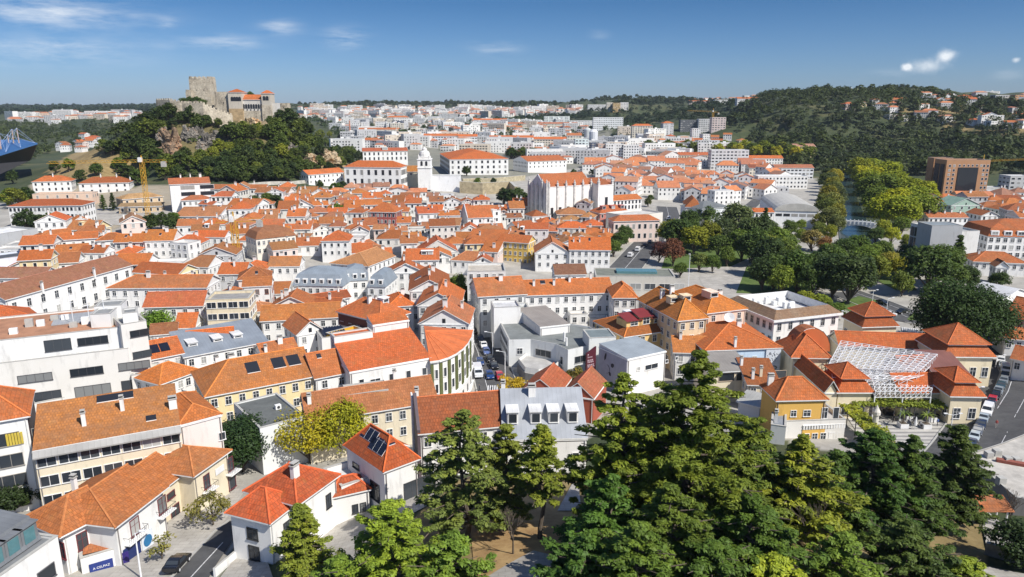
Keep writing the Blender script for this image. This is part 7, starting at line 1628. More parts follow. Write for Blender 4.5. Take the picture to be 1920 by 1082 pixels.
# ---------------------------------------------------------------- cars
def car_parts(kind):
 L_, W_, H_ = {'hatch': (4.0,1.75,1.48), 'sedan': (4.5,1.8,1.45), 'van': (5.0,1.95,2.1), 'truck': (5.6,2.0,2.5)}[kind]
 prof = {'hatch': [(-.5,.28),(-.5,.55),(-.47,.62),(-.40,.95),(-.34,.99),(-.1,1.0),(.08,.97),(.24,.66),(.44,.56),(.5,.45),(.5,.25)],
   'sedan': [(-.5,.28),(-.5,.6),(-.46,.68),(-.36,.69),(-.24,.95),(-.1,1.0),(.05,.97),(.20,.67),(.44,.56),(.5,.44),(.5,.25)],
   'van': [(-.5,.2),(-.5,.6),(-.49,.95),(-.44,1.0),(0,1.0),(.22,.96),(.34,.62),(.46,.52),(.5,.4),(.5,.2)],
   'truck': [(-.5,.25),(-.5,.3),(-.5,.98),(-.49,1.0),(.08,1.0),(.10,.82),(.26,.80),(.36,.52),(.48,.46),(.5,.2)]}[kind]
 n = len(prof); body = MB(); rings = []
 for yy, ins in ((-1,.10),(-.93,0),(.93,0),(1,.10)):
  r_ = []
  for x, z in prof:
   tuck = .18 * max(0,(z - .62)) / .38 if kind != 'truck' else .02
   r_.append((x * L_ * (1 - ins * .15), yy * W_ / 2 * (1 - tuck),.08 + z * H_ * (1 - ins * .04) * .95))
  rings.append(r_)
 for a, b in zip(rings[:-1], rings[1:]):
  for k in range(n): body.face([a[k], a[(k + 1) % n], b[(k + 1) % n], b[k]])
 body.face(rings[0][::-1]); body.face(rings[-1])
 gl = MB(); ww = W_ / 2
 def quad(i, j, inset=.12, up=.012):
  (xa, za),(xb, zb) = prof[i], prof[j]; f = lambda x, z, s: (x * L_, s * ww * (1 - .18 * max(0, z - .62) / .38) * (1 - inset),.08 + z * H_ * .95 + up)
  a = (xa + (xb - xa) * .1, za + (zb - za) * .1); c = (xa + (xb - xa) * .92, za + (zb - za) * .92); q = [f(*a, -1), f(*c, -1), f(*c, 1), f(*a, 1)]
  gl.face(q if q[0][0] > q[1][0] else q[::-1])
 sel = {'hatch': ((7,6),(2,3)), 'sedan': ((7,6),(3,4)), 'van': ((6,5),(1,2)), 'truck': ((7,6),)}[kind]
 for i, j in sel: quad(i, j)
 x0, x1 = {'hatch': (-.36,.12), 'sedan': (-.24,.10), 'van': (.02,.24), 'truck': (.13,.27)}[kind]
 for s in (-1,1):
  y0, y1 = s * (ww * .995 + .012), s * (ww * .85 + .014); P = [((x0 - .06) * L_, y0,.08 + .66 * H_ * .95),((x1 + .06) * L_, y0,.08 + .66 * H_ * .95),(x1 * L_ * .7, y1,.08 + .93 * H_ * .95),(x0 * L_ * .9, y1,.08 + .93 * H_ * .95)]
  gl.face(P if s < 0 else P[::-1])
 wh = MB(); wh.lathe([(.12,-.1),(.2,-.11),(.31,-.1),(.32,-.06),(.32,.08),(.3,.1),(0,.1)],14)
 rim = MB(); rim.lathe([(0,-.115),(.19,-.112),(.2,-.1)],10)
 hl = MB(); hl.box(-.04,.06,-.2,.2,-.07,.07)
 return dict(L=L_, W=W_, H=H_, body=body.mesh('body', ['car_paint'], False, False), glass=gl.mesh('windows', ['window_glass'], False, False), wheel=wh.mesh('wheel', ['rubber'], True, False), rim=rim.mesh('rim', ['steel_white'], False, False), lamp=hl.mesh('headlight', ['lamp_glass'], False, False))
CARS = {k: car_parts(k) for k in ('hatch', 'sedan', 'van', 'truck')}
CARN = []
def car(px, py, toward, kind, color, label, parts=True, group=None, name='parked_car', zoff=.17):
 c = CARS[kind]; g = ground(px, py); t = ground(*toward); d = t - g; ang = math.atan2(d.y, d.x)
 z = terr(g.x, g.y); f = Vector((math.cos(ang), math.sin(ang),0)); zf, zb = terr(g.x + f.x * 2, g.y + f.y * 2), terr(g.x - f.x * 2, g.y - f.y * 2)
 r = empty(name, (g.x, g.y, (zf + zb) / 2 + zoff), label, 'car' if kind in ('hatch', 'sedan') else ('van' if kind == 'van' else 'truck'), group)
 r.rotation_euler = (0,-math.atan2(zf - zb, 4), ang)
 b = link('body', c['body'], r, color=color); link('windows', c['glass'], r)
 for x in (-.31,.31):
  for s in (-1,1):
   w = link('wheel', c['wheel'], r, (x * c['L'], s * c['W'] * .46,.32)); w.rotation_euler = (s * math.pi / 2,0,0); rm = link('rim', c['rim'], w)
 for s in (-1,1): link('headlight', c['lamp'], r, (c['L'] * .485, s * c['W'] * .34, c['H'] * .46))
 CARN.append(r); return r
K, W_C, SI, BL, RD, DB = (.012,.012,.014),(.75,.75,.75),(.35,.37,.38),(.02,.05,.16),(.40,.02,.03),(.02,.03,.06)
GP = 'cars parked along the street by the civic hall'
for px, py, kd, col, lab in [
 (883,603, 'hatch', SI, 'silver hatchback, farthest in the row parked along the civic hall street'),(888,615, 'hatch', K, 'black hatchback, second from the far end of the civic hall street row'),(892,625, 'sedan', K, 'black sedan, third from the far end of the civic hall street row'),
 (901,640, 'hatch', DB, 'dark blue-black hatchback, just behind the white car beside the civic hall'),(907,652, 'sedan', W_C, 'white sedan parked beside the civic hall'),(912,664, 'hatch', (.10,.14,.30), 'mid-blue hatchback in front of the white sedan beside the civic hall'),
 (919,677, 'sedan', K, 'black sedan, second nearest in the row beside the civic hall'),(926,690, 'sedan', K, 'black sedan, nearest in the row beside the civic hall')]:
 car(px, py, (px + 11, py + 22), kd, col, lab, group=GP)
car(900,684,(905,700), 'hatch', BL, 'dark blue hatchback behind the white box truck', group=GP); car(896,705,(902,726), 'truck', (.62,.64,.66), 'white and grey box truck standing at the crossing', group=GP, name='delivery_truck')
car(918,709,(926,726), 'hatch', BL, 'blue hatchback beside the box truck, near the zebra crossing', group=GP); car(937,711,(946,727), 'hatch', RD, 'red hatchback at the corner near the zebra crossing', group=GP)
GR2 = 'cars parked along the curving road by the market'
rowr = [(1876,681, 'hatch', W_C, 'white'),(1879,690, 'sedan', SI, 'silver'),(1884,700, 'van', (.6,.62,.64), 'pale grey van-like'),(1884,710, 'sedan', DB, 'dark blue'),(1881,719, 'hatch', (.2,.22,.24), 'grey'),(1876,728, 'sedan', (.03,.06,.07), 'dark teal'),(1871,738, 'sedan', (.25,.28,.30), 'blue-grey'),
  (1866,747, 'hatch', K, 'black'),(1859,757, 'hatch', (.45,.02,.03), 'bright red'),(1856,765, 'sedan', DB, 'navy'),(1850,777, 'van', W_C, 'white'),(1843,790, 'sedan', (.35,.4,.44), 'silver-blue'),(1838,802, 'sedan', DB, 'dark navy'),(1832,814, 'sedan', (.12,.13,.15), 'charcoal'),(1826,826, 'hatch', (.45,.5,.53), 'pale silver'),(1819,838, 'sedan', (.05,.07,.12), 'blue-black')]
ordn = ['farthest', 'second', 'third', 'fourth', 'fifth', 'sixth', 'seventh', 'eighth', 'ninth', 'tenth', 'eleventh', 'twelfth', 'thirteenth', 'fourteenth', 'fifteenth', 'nearest']
for k, (px, py, kd, col, nm) in enumerate(rowr):
 nx = rowr[min(k + 1, len(rowr) - 1)]; pv = rowr[max(k - 1,0)]
 car(px, py, (px + nx[0] - pv[0] + (-6 if k == 0 else 0), py + nx[1] - pv[1] + 6), kd, col, f'{nm} {"van" if kd == "van" else "car"}, {ordn[k]} {"in" if k in (0,15) else "from the far end of"} the row along the market road', group=GR2)
car(1655,571,(1700,585), 'sedan', K, 'black car driving on the roundabout, left one', name='car'); car(1690,588,(1640,602), 'sedan', K, 'black car on the roundabout beside the round grass patch', name='car'); car(1668,593,(1690,596), 'hatch', W_C, 'white car behind the back pavilion of the market hall', name='car')
for px, py, kd, col, lab in [(1182,482, 'van', W_C, 'white van, nearest on the avenue by the trees'),(1196,471, 'van', W_C, 'second white van on the avenue'),(1210,461, 'sedan', DB, 'dark car ahead of the two white vans'),(1219,455, 'sedan', (.3,.32,.35), 'grey car on the avenue ahead of the dark one'),(1241,437, 'hatch', K, 'black car halfway up the avenue'),(1251,430, 'sedan', K, 'black car just below the far bend of the avenue'),(1254,412, 'van', W_C, 'white van at the far bend of the avenue'),
  (1228,452, 'hatch', (.5,.5,.5), 'light grey car on the right lane of the avenue'),(1390,406, 'sedan', K, 'black car on the side street by the blank white building'),(1380,399, 'hatch', RD, 'red car on the side street by the blank white building'),(1398,390, 'sedan', SI, 'silver car up the side street'),(1225,445, 'van', (.6,.6,.6), 'grey van parked at the avenue kerb')]:
 car(px, py, (px + 12, py - 11), kd, col, lab, name='car')
car(333,1066,(372,1022), 'sedan', K, 'black sedan parked at the kerb below the white balcony house', zoff=.25); car(748,928,(700,950), 'sedan', K, 'black car parked on the steep pale street in front of the feathery cedar', zoff=.2)
# ---------------------------------------------------------------- lamps, palms in planters, parasols, people
def lamp(px, pb, pt, label, arm=1.8, side=-1, col='steel_white', double=False, group='street lamps'):
 g = ground(px, pb); h = at_y(px, pt, g.y).z - g.z
 r = empty('street_lamp', g, label, 'street lamp', group); m = MB(); m.bar((0,0,-.3),(0,0, h),.12,0,7,.07); m.build('post', [col], r)
 for s in ((side, -side) if double else (side,)):
  m = MB(); m.bar((0,0, h - .05),(s * arm, 0, h + .3),.05,0,6); m.build('arm', [col], r)
  m = MB(); m.box(s * arm - .35, s * arm + .35,-.16,.16, h + .24, h + .4); m.build('lamp_head', [col], r)
lamp(947,707,660, 'white street lamp nearest the zebra crossing on the civic hall street'); lamp(924,668,624, 'white street lamp beside the grey side of the civic hall'); lamp(906,628,596, 'white street lamp farthest up the civic hall street')
lamp(1817,782,728, 'white street lamp by the right front market pavilion', double=True); lamp(1783,802,778, 'short white lamp on the market plaza', 1.5,1, double=True); lamp(1866,690,668, 'white double lamp behind the market beside the parked cars', double=True); lamp(1584,618,585, 'tall lamp between the neoclassical block and the roundabout', 1.2); lamp(1660,600,560, 'tall lamp at the roundabout', 1.5,1); lamp(1635,570,545, 'tall lamp left of the roundabout lawn', 1.2,1)
lamp(265,1085,1000, 'white street lamp leaning over the pavement of the white balcony house', .9,1); lamp(1840,470,440, 'slim lamp by the louvred grey office'); lamp(1290,545,478, 'tall flag pole lamp by the park', .2)
PALM = []
def palm(px, py, hh, label, box):
 g = ground(px, py); z = terr(g.x, g.y); r = empty('potted_palm', (g.x, g.y, z + .12), label, 'potted palm', 'potted palms on the market plaza')
 m = MB(); m.box(-.8,.8,-.8,.8,0,.95); m.box(-.7,.7,-.7,.7,.9,.97,1); m.build('planter', ['paint', 'bark'], r, color=box)
 m = MB(); m.bar((0,0,.9),(0,0, hh),.13,0,7,.09); m.build('trunk', ['bark'], r)
 m = MB()
 for k in range(15):
  a = k * 2.4; p = Vector((0,0, hh))
  for q in range(4):
   t = q / 4; n_ = p + Vector((math.cos(a) * .42, math.sin(a) * .42,.32 - .28 * q + .1 * (k % 3))); s = Vector((-math.sin(a), math.cos(a),0)) * (.18 - .035 * q); m.face([p - s, n_ - s * .7, n_ + s * .7, p + s]); p = n_
 m.build('fronds', ['foliage'], r, color=(.09,.13,.03))
for px, py, hh, lab, c in [(1665,778,3.0, 'potted palm in a black planter on the left of the plaza', K),(1703,787,3.0, 'potted palm in a white planter, centre left of the plaza', W_C),(1726,777,3.0, 'potted palm in a white planter, farthest back on the plaza', W_C),(1692,802,2.6, 'potted palm in a white planter, front left of the plaza', W_C),(1735,803,2.4, 'potted palm in a white planter, front centre of the plaza', W_C),(1745,790,2.8, 'potted palm in a white planter, rightmost on the plaza', W_C)]: palm(px, py, hh, lab, c)
def parasol(px, py, label, col, closed):
 g = ground(px, py); z = terr(g.x, g.y) + .12; r = empty('parasol', (g.x, g.y, z), label, 'parasol', 'parasols on the market plaza'); m = MB(); m.bar((0,0,0),(0,0,2.7),.04,0,6); m.build('pole', ['steel_white'], r)
 m = MB(); m.lathe([(.32,.9),(.3,1.3),(.12,2.5),(0,2.75)] if closed else [(1.6,2.0),(1.5,2.1),(.1,2.75),(0,2.75)],8); m.build('canopy', ['paint'], r, color=col)
for px, py, l, c in [(1715,806, 'closed white parasol in the middle of the plaza', True),(1700,770, 'open white parasol close to the vine pergola, left one', False),(1742,768, 'open white parasol close to the vine pergola, right one', False),(1773,776, 'open white parasol at the right of the plaza', False)]: parasol(px, py, l, (.78,.78,.77), c)
for k, (px, py) in enumerate([(1716,783),(1714,795),(1728,800),(1683,790),(1650,770),(1760,785)]):
 g = ground(px, py); z = terr(g.x, g.y) + .12; r = empty('cafe_table', (g.x, g.y, z),['dark cafe table beside the centre-left palm', 'dark cafe table behind the closed parasol', 'dark cafe table beside the front centre palm', 'dark cafe table beside the front left palm', 'dark cafe table at the left end of the plaza', 'dark cafe table right of the rightmost palm'][k], 'cafe table', 'cafe tables on the market plaza')
 m = MB(); m.lathe([(0,.72),(.6,.72),(.6,.76),(0,.76)],10); m.build('tabletop', ['dark_metal'], r); m = MB(); m.bar((0,0,0),(0,0,.72),.05,0,6); m.lathe([(0,0),(.35,0),(.3,.04),(0,.05)],8); m.build('pedestal', ['dark_metal'], r)
 for q in range(3):
  a = q * 2.1 + k; r2 = empty('cafe_chair', (g.x + math.cos(a) * 1.1, g.y + math.sin(a) * 1.1, z), f'dark cafe chair around the {["centre-left palm", "closed parasol", "front centre palm", "front left palm", "left end", "right end"][k]} table', 'cafe chair', f'dark chairs around cafe table by the {["centre-left palm", "closed parasol", "front centre palm", "front left palm", "left end", "right end"][k]}')
  r2.rotation_euler = (0,0, a); m = MB(); m.box(-.22,.22,-.22,.22,.43,.47); m.build('seat', ['dark_metal'], r2); m = MB(); m.box(.2,.24,-.22,.22,.47,.85); m.build('backrest', ['dark_metal'], r2); m = MB()
  for x in (-.19,.19):
   for y in (-.19,.19): m.bar((x, y, 0),(x, y, .43),.02)
  m.build('legs', ['dark_metal'], r2)
def pergola(label, pts, h, w):
 P = [ground(x, y) for x, y in pts]; r = empty('vine_pergola', P[0], label, 'pergola'); o = P[0]; rng = np.random.RandomState(8); C = []; m = MB()
 for p, q in zip(P[:-1], P[1:]):
  d = q - p; L_ = d.length; n = Vector((-d.y, d.x, 0)).normalized(); k = int(L_ * w * 26)
  t = rng.rand(k); s = rng.rand(k) - .5; C.append(np.stack([p.x - o.x + d.x * t + n.x * s * w, p.y - o.y + d.y * t + n.y * s * w, terr(p.x, p.y) - o.z + h + rng.rand(k) * .6],1))
  for i in range(int(L_ / 4) + 1):
   c = p + d * (i * 4 / L_) - o
   for ss in (-.45,.45): e = c + n * w * ss; m.bar((e.x, e.y, -.3),(e.x, e.y, h),.09)
  for ss in (-.45,.45): a, e = p - o + n * w * ss, q - o + n * w * ss; m.bar((a.x, a.y, h),(e.x, e.y, h),.1)
 m.build('post_frame', ['dark_metal'], r); C = np.concatenate(C); link('vine_cover', leaf_mesh('vine_cover', C, rng.uniform(.3,.55, len(C)),.5, rng, 'foliage'), r, color=(.13,.16,.022))
pergola('long leafy vine pergola along the front of the market hall', [(1592,784),(1795,788)],3.4,4); pergola('leafy vine pergola running down the left side of the plaza', [(1586,790),(1640,835),(1672,868)],3.4,3.5)
g = ground(1637,822); m = MB(); m.lathe([(.9,-.3),(.9,.5),(.6,.6),(.5,4.8),(.75,5),(.75,5.6),(.4,6.2),(0,7)],10); tag(m.build('stone_pillar', ['old_masonry'], None, g, color=(.74,.70,.62)), 'tall cream stone pillar with moulded top beside the left pergola', 'pillar')
A, B = ground(1574,433), ground(1642,436); r = empty('footbridge', ((A.x + B.x) / 2,(A.y + B.y) / 2, A.z), 'white arched footbridge with lamp-like posts over the river', 'bridge'); d = (B - A); L_ = d.length; ang = math.atan2(d.y, d.x)
m = MB(); n = 14
for k in range(n):
 x0, x1 = -L_ / 2 + L_ * k / n, -L_ / 2 + L_ * (k + 1) / n; f = lambda x: 4.5 + .5 * (1 - (2 * x / L_) ** 2); u = lambda x: .3 + 3.6 * (1 - (2 * x / L_) ** 2) ** .5 if abs(x) < L_ / 2 - .01 else .3
 m.face([(x0,-2, f(x0)),(x1,-2, f(x1)),(x1,2, f(x1)),(x0,2, f(x0))])
 for y in (-2,2): m.face([(x0, y, u(x0)),(x1, y, u(x1)),(x1, y, f(x1)),(x0, y, f(x0))]); m.face([(x0, y * 1.01, f(x0)),(x1, y * 1.01, f(x1)),(x1, y * 1.01, f(x1) + 1),(x0, y * 1.01, f(x0) + 1)])
m.build('deck', ['plaster'], r, rz=ang, color=(.72,.72,.70)); m = MB()
for k in range(9): x = -L_ / 2 + L_ * (k + .5) / 9; m.box(x - .25, x + .25,-2.3,-1.9,4.5,7)
m.build('parapet_post', ['white_paint'], r, rz=ang)
def person(px, py, label, top, legs, face=0.0, step=.18, lift=.14):
 g = ground(px, py); z = terr(g.x, g.y) + lift
 V = [(0,0,.95),(0,0,1.18),(0,0,1.42),(0,0,1.52),(0,.02,1.60),(0,.02,1.73),(.09,0,.9),(.10, step * .5,.5),(.10, step, .07),(.10, step + .14,.03),(-.09,0,.9),(-.10,-step * .4,.5),(-.10,-step, .07),(-.10,-step + .14,.03),(.19,0,1.4),(.24,-.04,1.12),(.23,.06,.86),(.23,.1,.77),(-.19,0,1.4),(-.24,.05,1.12),(-.23,.12,.88),(-.23,.15,.79)]
 E = [(0,1),(1,2),(2,3),(3,4),(4,5),(0,6),(6,7),(7,8),(8,9),(0,10),(10,11),(11,12),(12,13),(2,14),(14,15),(15,16),(16,17),(2,18),(18,19),(19,20),(20,21)]
 R = [.13,.12,.13,.055,.085,.08,.085,.06,.04,.035,.085,.06,.04,.035,.06,.042,.032,.03,.06,.042,.032,.03]
 me = bpy.data.meshes.new('body'); me.from_pydata(V, E, []); o = bpy.data.objects.new('body', me); COL.objects.link(o)
 mo = o.modifiers.new('s', 'SKIN'); sv = me.skin_vertices[0].data
 for k, r_ in enumerate(R): sv[k].radius = (r_, r_ * .8)
 sv[0].use_root = True; ss = o.modifiers.new('u', 'SUBSURF'); ss.levels = 1
 dg = bpy.context.evaluated_depsgraph_get(); m2 = bpy.data.meshes.new_from_object(o.evaluated_get(dg)); bpy.data.objects.remove(o)
 m2.materials.clear(); cols = []
 for nm, c in (('jacket', top),('trousers', legs),('skin', None)):
  k = f'{nm}_cloth_{c}' if c else 'skin'
  if k not in MAT: mm, nt, bb = nodes(k); bb.inputs['Base Color'].default_value = (*c, 1); bb.inputs['Roughness'].default_value = .8
  m2.materials.append(MAT[k])
 m2.materials.append(MAT['rubber'])
 for p in m2.polygons:
  c = p.center; p.material_index = 2 if c.z > 1.5 and c.z < 1.70 and c.y > -.02 else (3 if c.z > 1.5 or c.z < .06 else (2 if c.z < .84 and abs(c.x) > .18 else (1 if c.z < .95 else 0)))
 r = empty('person', (g.x, g.y, z), label, 'person'); r.rotation_euler = (0,0, face); link('body', m2, r)
for a in [(1867,803, 'person in a red top and light trousers walking on the market road', (.5,.06,.04),(.5,.45,.4),2.6),(1812,786, 'person in dark clothes standing under the white market lamp', (.02,.02,.03),(.02,.02,.04),0.5),(1531,552, 'person in a pale shirt walking on the park square', (.5,.5,.5),(.05,.05,.07),1.2),(899,735, 'person in dark clothes at the zebra crossing, left one', (.03,.03,.05),(.02,.02,.03),1.5),(922,737, 'person in a grey jacket stepping off the zebra crossing', (.25,.25,.27),(.04,.05,.1),1.0),(1704,797, 'person in a white shirt between the palms on the plaza', (.6,.6,.6),(.1,.12,.2),2.0),(1757,800, 'person in a blue top at the right of the plaza palms', (.08,.14,.35),(.05,.05,.06),.4),(1675,793, 'person in a dark coat beside the black planter', (.03,.03,.03),(.2,.18,.15),1.8),(1405,592, 'person in a yellow top left of the neoclassical block', (.5,.38,.05),(.06,.06,.09),.2),(1440,545, 'person in black on the pale park path', (.02,.02,.02),(.02,.02,.03),1.3),(1375,585, 'person in a white top by the large ochre roof complex', (.65,.65,.65),(.05,.07,.15),2.4),(948,733, 'person in a red coat at the corner by the red hatchback', (.4,.03,.04),(.04,.04,.05),.9),(415,952, 'person in a dark jacket on the pavement below the cream balcony house', (.04,.05,.07),(.08,.1,.16),.8),(1240,455, 'person in dark clothes on the avenue pavement', (.04,.04,.05),(.03,.03,.05),1.0)]: person(*a)
g = ground(1852,985); r = empty('garden_shelter', g, 'small garden shelter with red tiled roof on white posts below the warehouse', 'shelter')
m = MB(); m.slope([(-2.4,-1.5,2.9),(2.2,-1.5,2.9),(2.2,1.2,3.9),(-2.4,1.2,3.9)]); m.slope([(2.2,1.2,3.85),(2.2,-1.5,2.85),(-2.4,-1.5,2.85),(-2.4,1.2,3.85)]); m.build('roof', ['clay_tiles'], r, color=RUST)
for x, y, h_ in ((1.6,-1,3),(1.6,.9,3.7),(-1.8,-1,3),(-1.8,.9,3.7)): m = MB(); m.bar((x, y, -.5),(x, y, h_),.12,0,6); m.build('post', ['white_paint'], r)
# ---------------------------------------------------------------- the dense old town, house by house
def inpoly(x, y, poly):
 c = False; j = len(poly) - 1
 for i in range(len(poly)):
  if (poly[i][1] > y) != (poly[j][1] > y) and x < (poly[j][0] - poly[i][0]) * (y - poly[i][1]) / (poly[j][1] - poly[i][1]) + poly[i][0]: c = not c
  j = i
 return c
ROOFN = [((.60,.165,.042), 'bright orange'),((.50,.15,.045), 'rust orange'),((.46,.17,.055), 'dull orange'),((.56,.19,.05), 'pale orange'),((.36,.15,.07), 'brown'),((.50,.13,.05), 'reddish'),((.50,.24,.11), 'straw-brown')]
WALLN = [(WHITE, 'white')] * 9 + [((.70,.68,.63), 'off-white')] * 3 + [(CREAM, 'cream'),(YB, 'pale yellow'),(PINK, 'pinkish'),(GREY, 'grey')]
KN = {'gx': 'gabled', 'gy': 'front-gabled', 'hip': 'hipped', 'hipL': 'half-hipped', 'shed': 'lean-to'}
PEND = []
def fill(poly, theta, seed, wr, dr, hr, gap, limit, group, flatp=.06, margin=-1.2, name='house', cat='house'):
 rr = random.Random(seed); P = [ground(x, y) for x, y in poly]; W2 = [(p.x, p.y) for p in P]
 cx = sum(p[0] for p in W2) / len(W2); cy = sum(p[1] for p in W2) / len(W2); ct, st = math.cos(theta), math.sin(theta)
 loc = [((x - cx) * ct + (y - cy) * st, -(x - cx) * st + (y - cy) * ct) for x, y in W2]
 v = min(q[1] for q in loc); v1 = max(q[1] for q in loc); u0, u1 = min(q[0] for q in loc), max(q[0] for q in loc); row = 0; cnt = 0
 while v < v1 and cnt < limit:
  d0 = rr.uniform(*dr); u = u0 + rr.uniform(0,5)
  while u < u1 and cnt < limit:
   w = rr.uniform(*wr) * (1.5 if rr.random() < .12 else 1); D = d0 * rr.uniform(.75,1.2); jv = rr.uniform(-1.6,1.6); th = theta + rr.gauss(0,.10)
   if rr.random() < .25: th += rr.choice((-.4,.4,.25,-.25))
   x, y = cx + u * ct - (v + jv) * st, cy + u * st + (v + jv) * ct; h = rr.uniform(*hr) * (1.45 if rr.random() < .14 else 1); mid = (x + (w / 2) * ct - D / 2 * st, y + w / 2 * st + D / 2 * ct)
   u += w + (rr.uniform(2,5) if rr.random() < .12 else .1)
   if not inpoly(*mid, W2): continue
   fr = Frame.raw(x, y, th, w, D, h, terr(*mid))
   if overlaps(fr, margin): continue
   fr.reg(); PEND.append((fr, rr.random(), group, flatp, name, cat)); cnt += 1
  v += d0 * 1.0 + (rr.uniform(2.5,4.5) if row % 2 else .2) + gap; row += 1
def house_auto(fr, seed, group, flatp, name, cat):
 rr = random.Random(seed); k = rr.choices(['gx', 'gy', 'hip', 'hipL', 'shed', 'flat'],[.40,.18,.24,.08,.06, flatp])[0]; w = fr.W
 wc, wn = rr.choice(WALLN); rc, rn = rr.choice(ROOFN); nf = max(1, int((fr.h - .4) / 3.1))
 ch = [(rr.uniform(.15,.85), rr.uniform(.3,.7), rr.randrange(4)) for _ in range(rr.choice((0,1,1,1,2)))] if k != 'flat' else []
 dm = [(rr.uniform(.3,.7),.18)] if k == 'gx' and rr.random() < .2 and w > 8 else []
 sk = [(rr.uniform(.25,.75), rr.uniform(.2,.35))] if k in ('gx', 'hip') and rr.random() < .25 else []
 b = Building(name, None, cat, fr, group); n0 = len(FPS)
 if k == 'flat': block(b, fr, roof='flat', wc=wc, rc=rr.choice([(.5,.48,.45),(.3,.3,.3),(.62,.6,.56)]), win='auto')
 else: block(b, fr, roof=k, wc=wc, rc=tuple(c * rr.uniform(.88,1.1) for c in rc), win='auto', rise=(min(fr.W, fr.D) if k in ('hip', 'hipL') else (fr.W if k == 'gy' else fr.D)) * rr.uniform(.22,.32), ch=ch, dorm=dm, sky=sk, wsz=rr.choice([(1.0,1.5),(1.1,1.7),(.9,1.3)]), style=rr.choice(['sash', 'plain']), ov=rr.choice([.3,.45,.55]), wcol=rr.choice([WHITE, WHITE, (.3,.12,.08),(.08,.14,.1)]))
 nn = ['', 'one-storey', 'two-storey', 'three-storey', 'four-storey'][min(4, nf)]; width = 'narrow ' if w < 7.5 else ('long ' if w > 13 else '')
 AUTO.append((b.root, f'{width}{nn} {wn} {cat} with flat roof' if k == 'flat' else f'{width}{nn} {wn} {cat}, {rn} {KN[k]} roof' + (', dormer' if dm else (', %s' % ['', 'one chimney', 'two chimneys'][len(ch)] if ch else ', no chimney'))))
OT = 'houses of the old town'
fill([(240,470),(330,445),(470,425),(560,415),(640,430),(560,500),(540,540),(480,560),(400,545),(260,535),(246,500)],.16,5,(6,11.5),(8,11.5),(3.8,6.8),-.2,130, OT)
fill([(20,560),(10,470),(150,425),(260,430),(240,490),(120,520)],.35,6,(7,12),(8,11),(3.8,6.6),0,36, OT)
fill([(460,430),(560,395),(680,385),(860,392),(985,405),(1000,470),(900,510),(740,520),(640,500),(560,470)],.10,7,(6,11.5),(8,11.5),(3.8,7),-.2,190, OT)
fill([(990,400),(1150,405),(1160,440),(1110,500),(1000,520),(900,520),(905,470)],-.12,8,(6,11.5),(8,11.5),(4.5,8),-.1,70, OT)
fill([(400,600),(470,540),(560,550),(770,535),(860,500),(870,540),(770,620),(640,640),(480,650)],.2,9,(6.5,11.5),(8,11),(5.5,9),0,50, OT)
fill([(330,395),(420,370),(560,372),(700,352),(800,372),(860,388),(640,395),(440,420),(330,425)],.08,10,(7,13),(8,11),(3.8,6.2),1.2,50, OT)
EAST = 'houses east of the cathedral'
fill([(1130,345),(1250,318),(1420,330),(1440,365),(1380,395),(1285,385),(1230,365),(1130,378)],-.25,11,(8,16),(9,13),(6,9.5),-.5,75, EAST)
fill([(1090,318),(1240,300),(1420,305),(1440,330),(1240,320),(1120,345)],-.15,13,(12,26),(11,15),(6,12),2,50, EAST, .25)
fill([(1340,385),(1440,335),(1470,340),(1440,400),(1400,420)],.5,14,(9,16),(10,13),(6,11),1,18, EAST)
fill([(1690,420),(1740,370),(1920,375),(1930,425),(1840,420),(1740,410)],.05,12,(9,18),(10,13),(5,8),2,20, 'houses below the brick-brown tower')
def mass_mats():
 for k, c in enumerate(((.46,.17,.08),(.38,.15,.085),(.44,.21,.12),(.62,.54,.44),(.46,.46,.46),(.52,.19,.075),(.27,.13,.08))):
  nm = f'far_roof_{k}'
  if nm in MAT: continue
  mm, nt, bb = nodes(nm); L(nt, mix(nt, 1.0, c, ramp(nt, noise(nt, .6, world_vec(nt),5,.7),[(.3,.7),(.7,1.25)]), 'MULTIPLY'), bb.inputs['Base Color']); bb.inputs['Roughness'].default_value = .9
 return ['plaster', 'dark_opening'] + [f'far_roof_{k}' for k in range(7)]
MM = mass_mats()
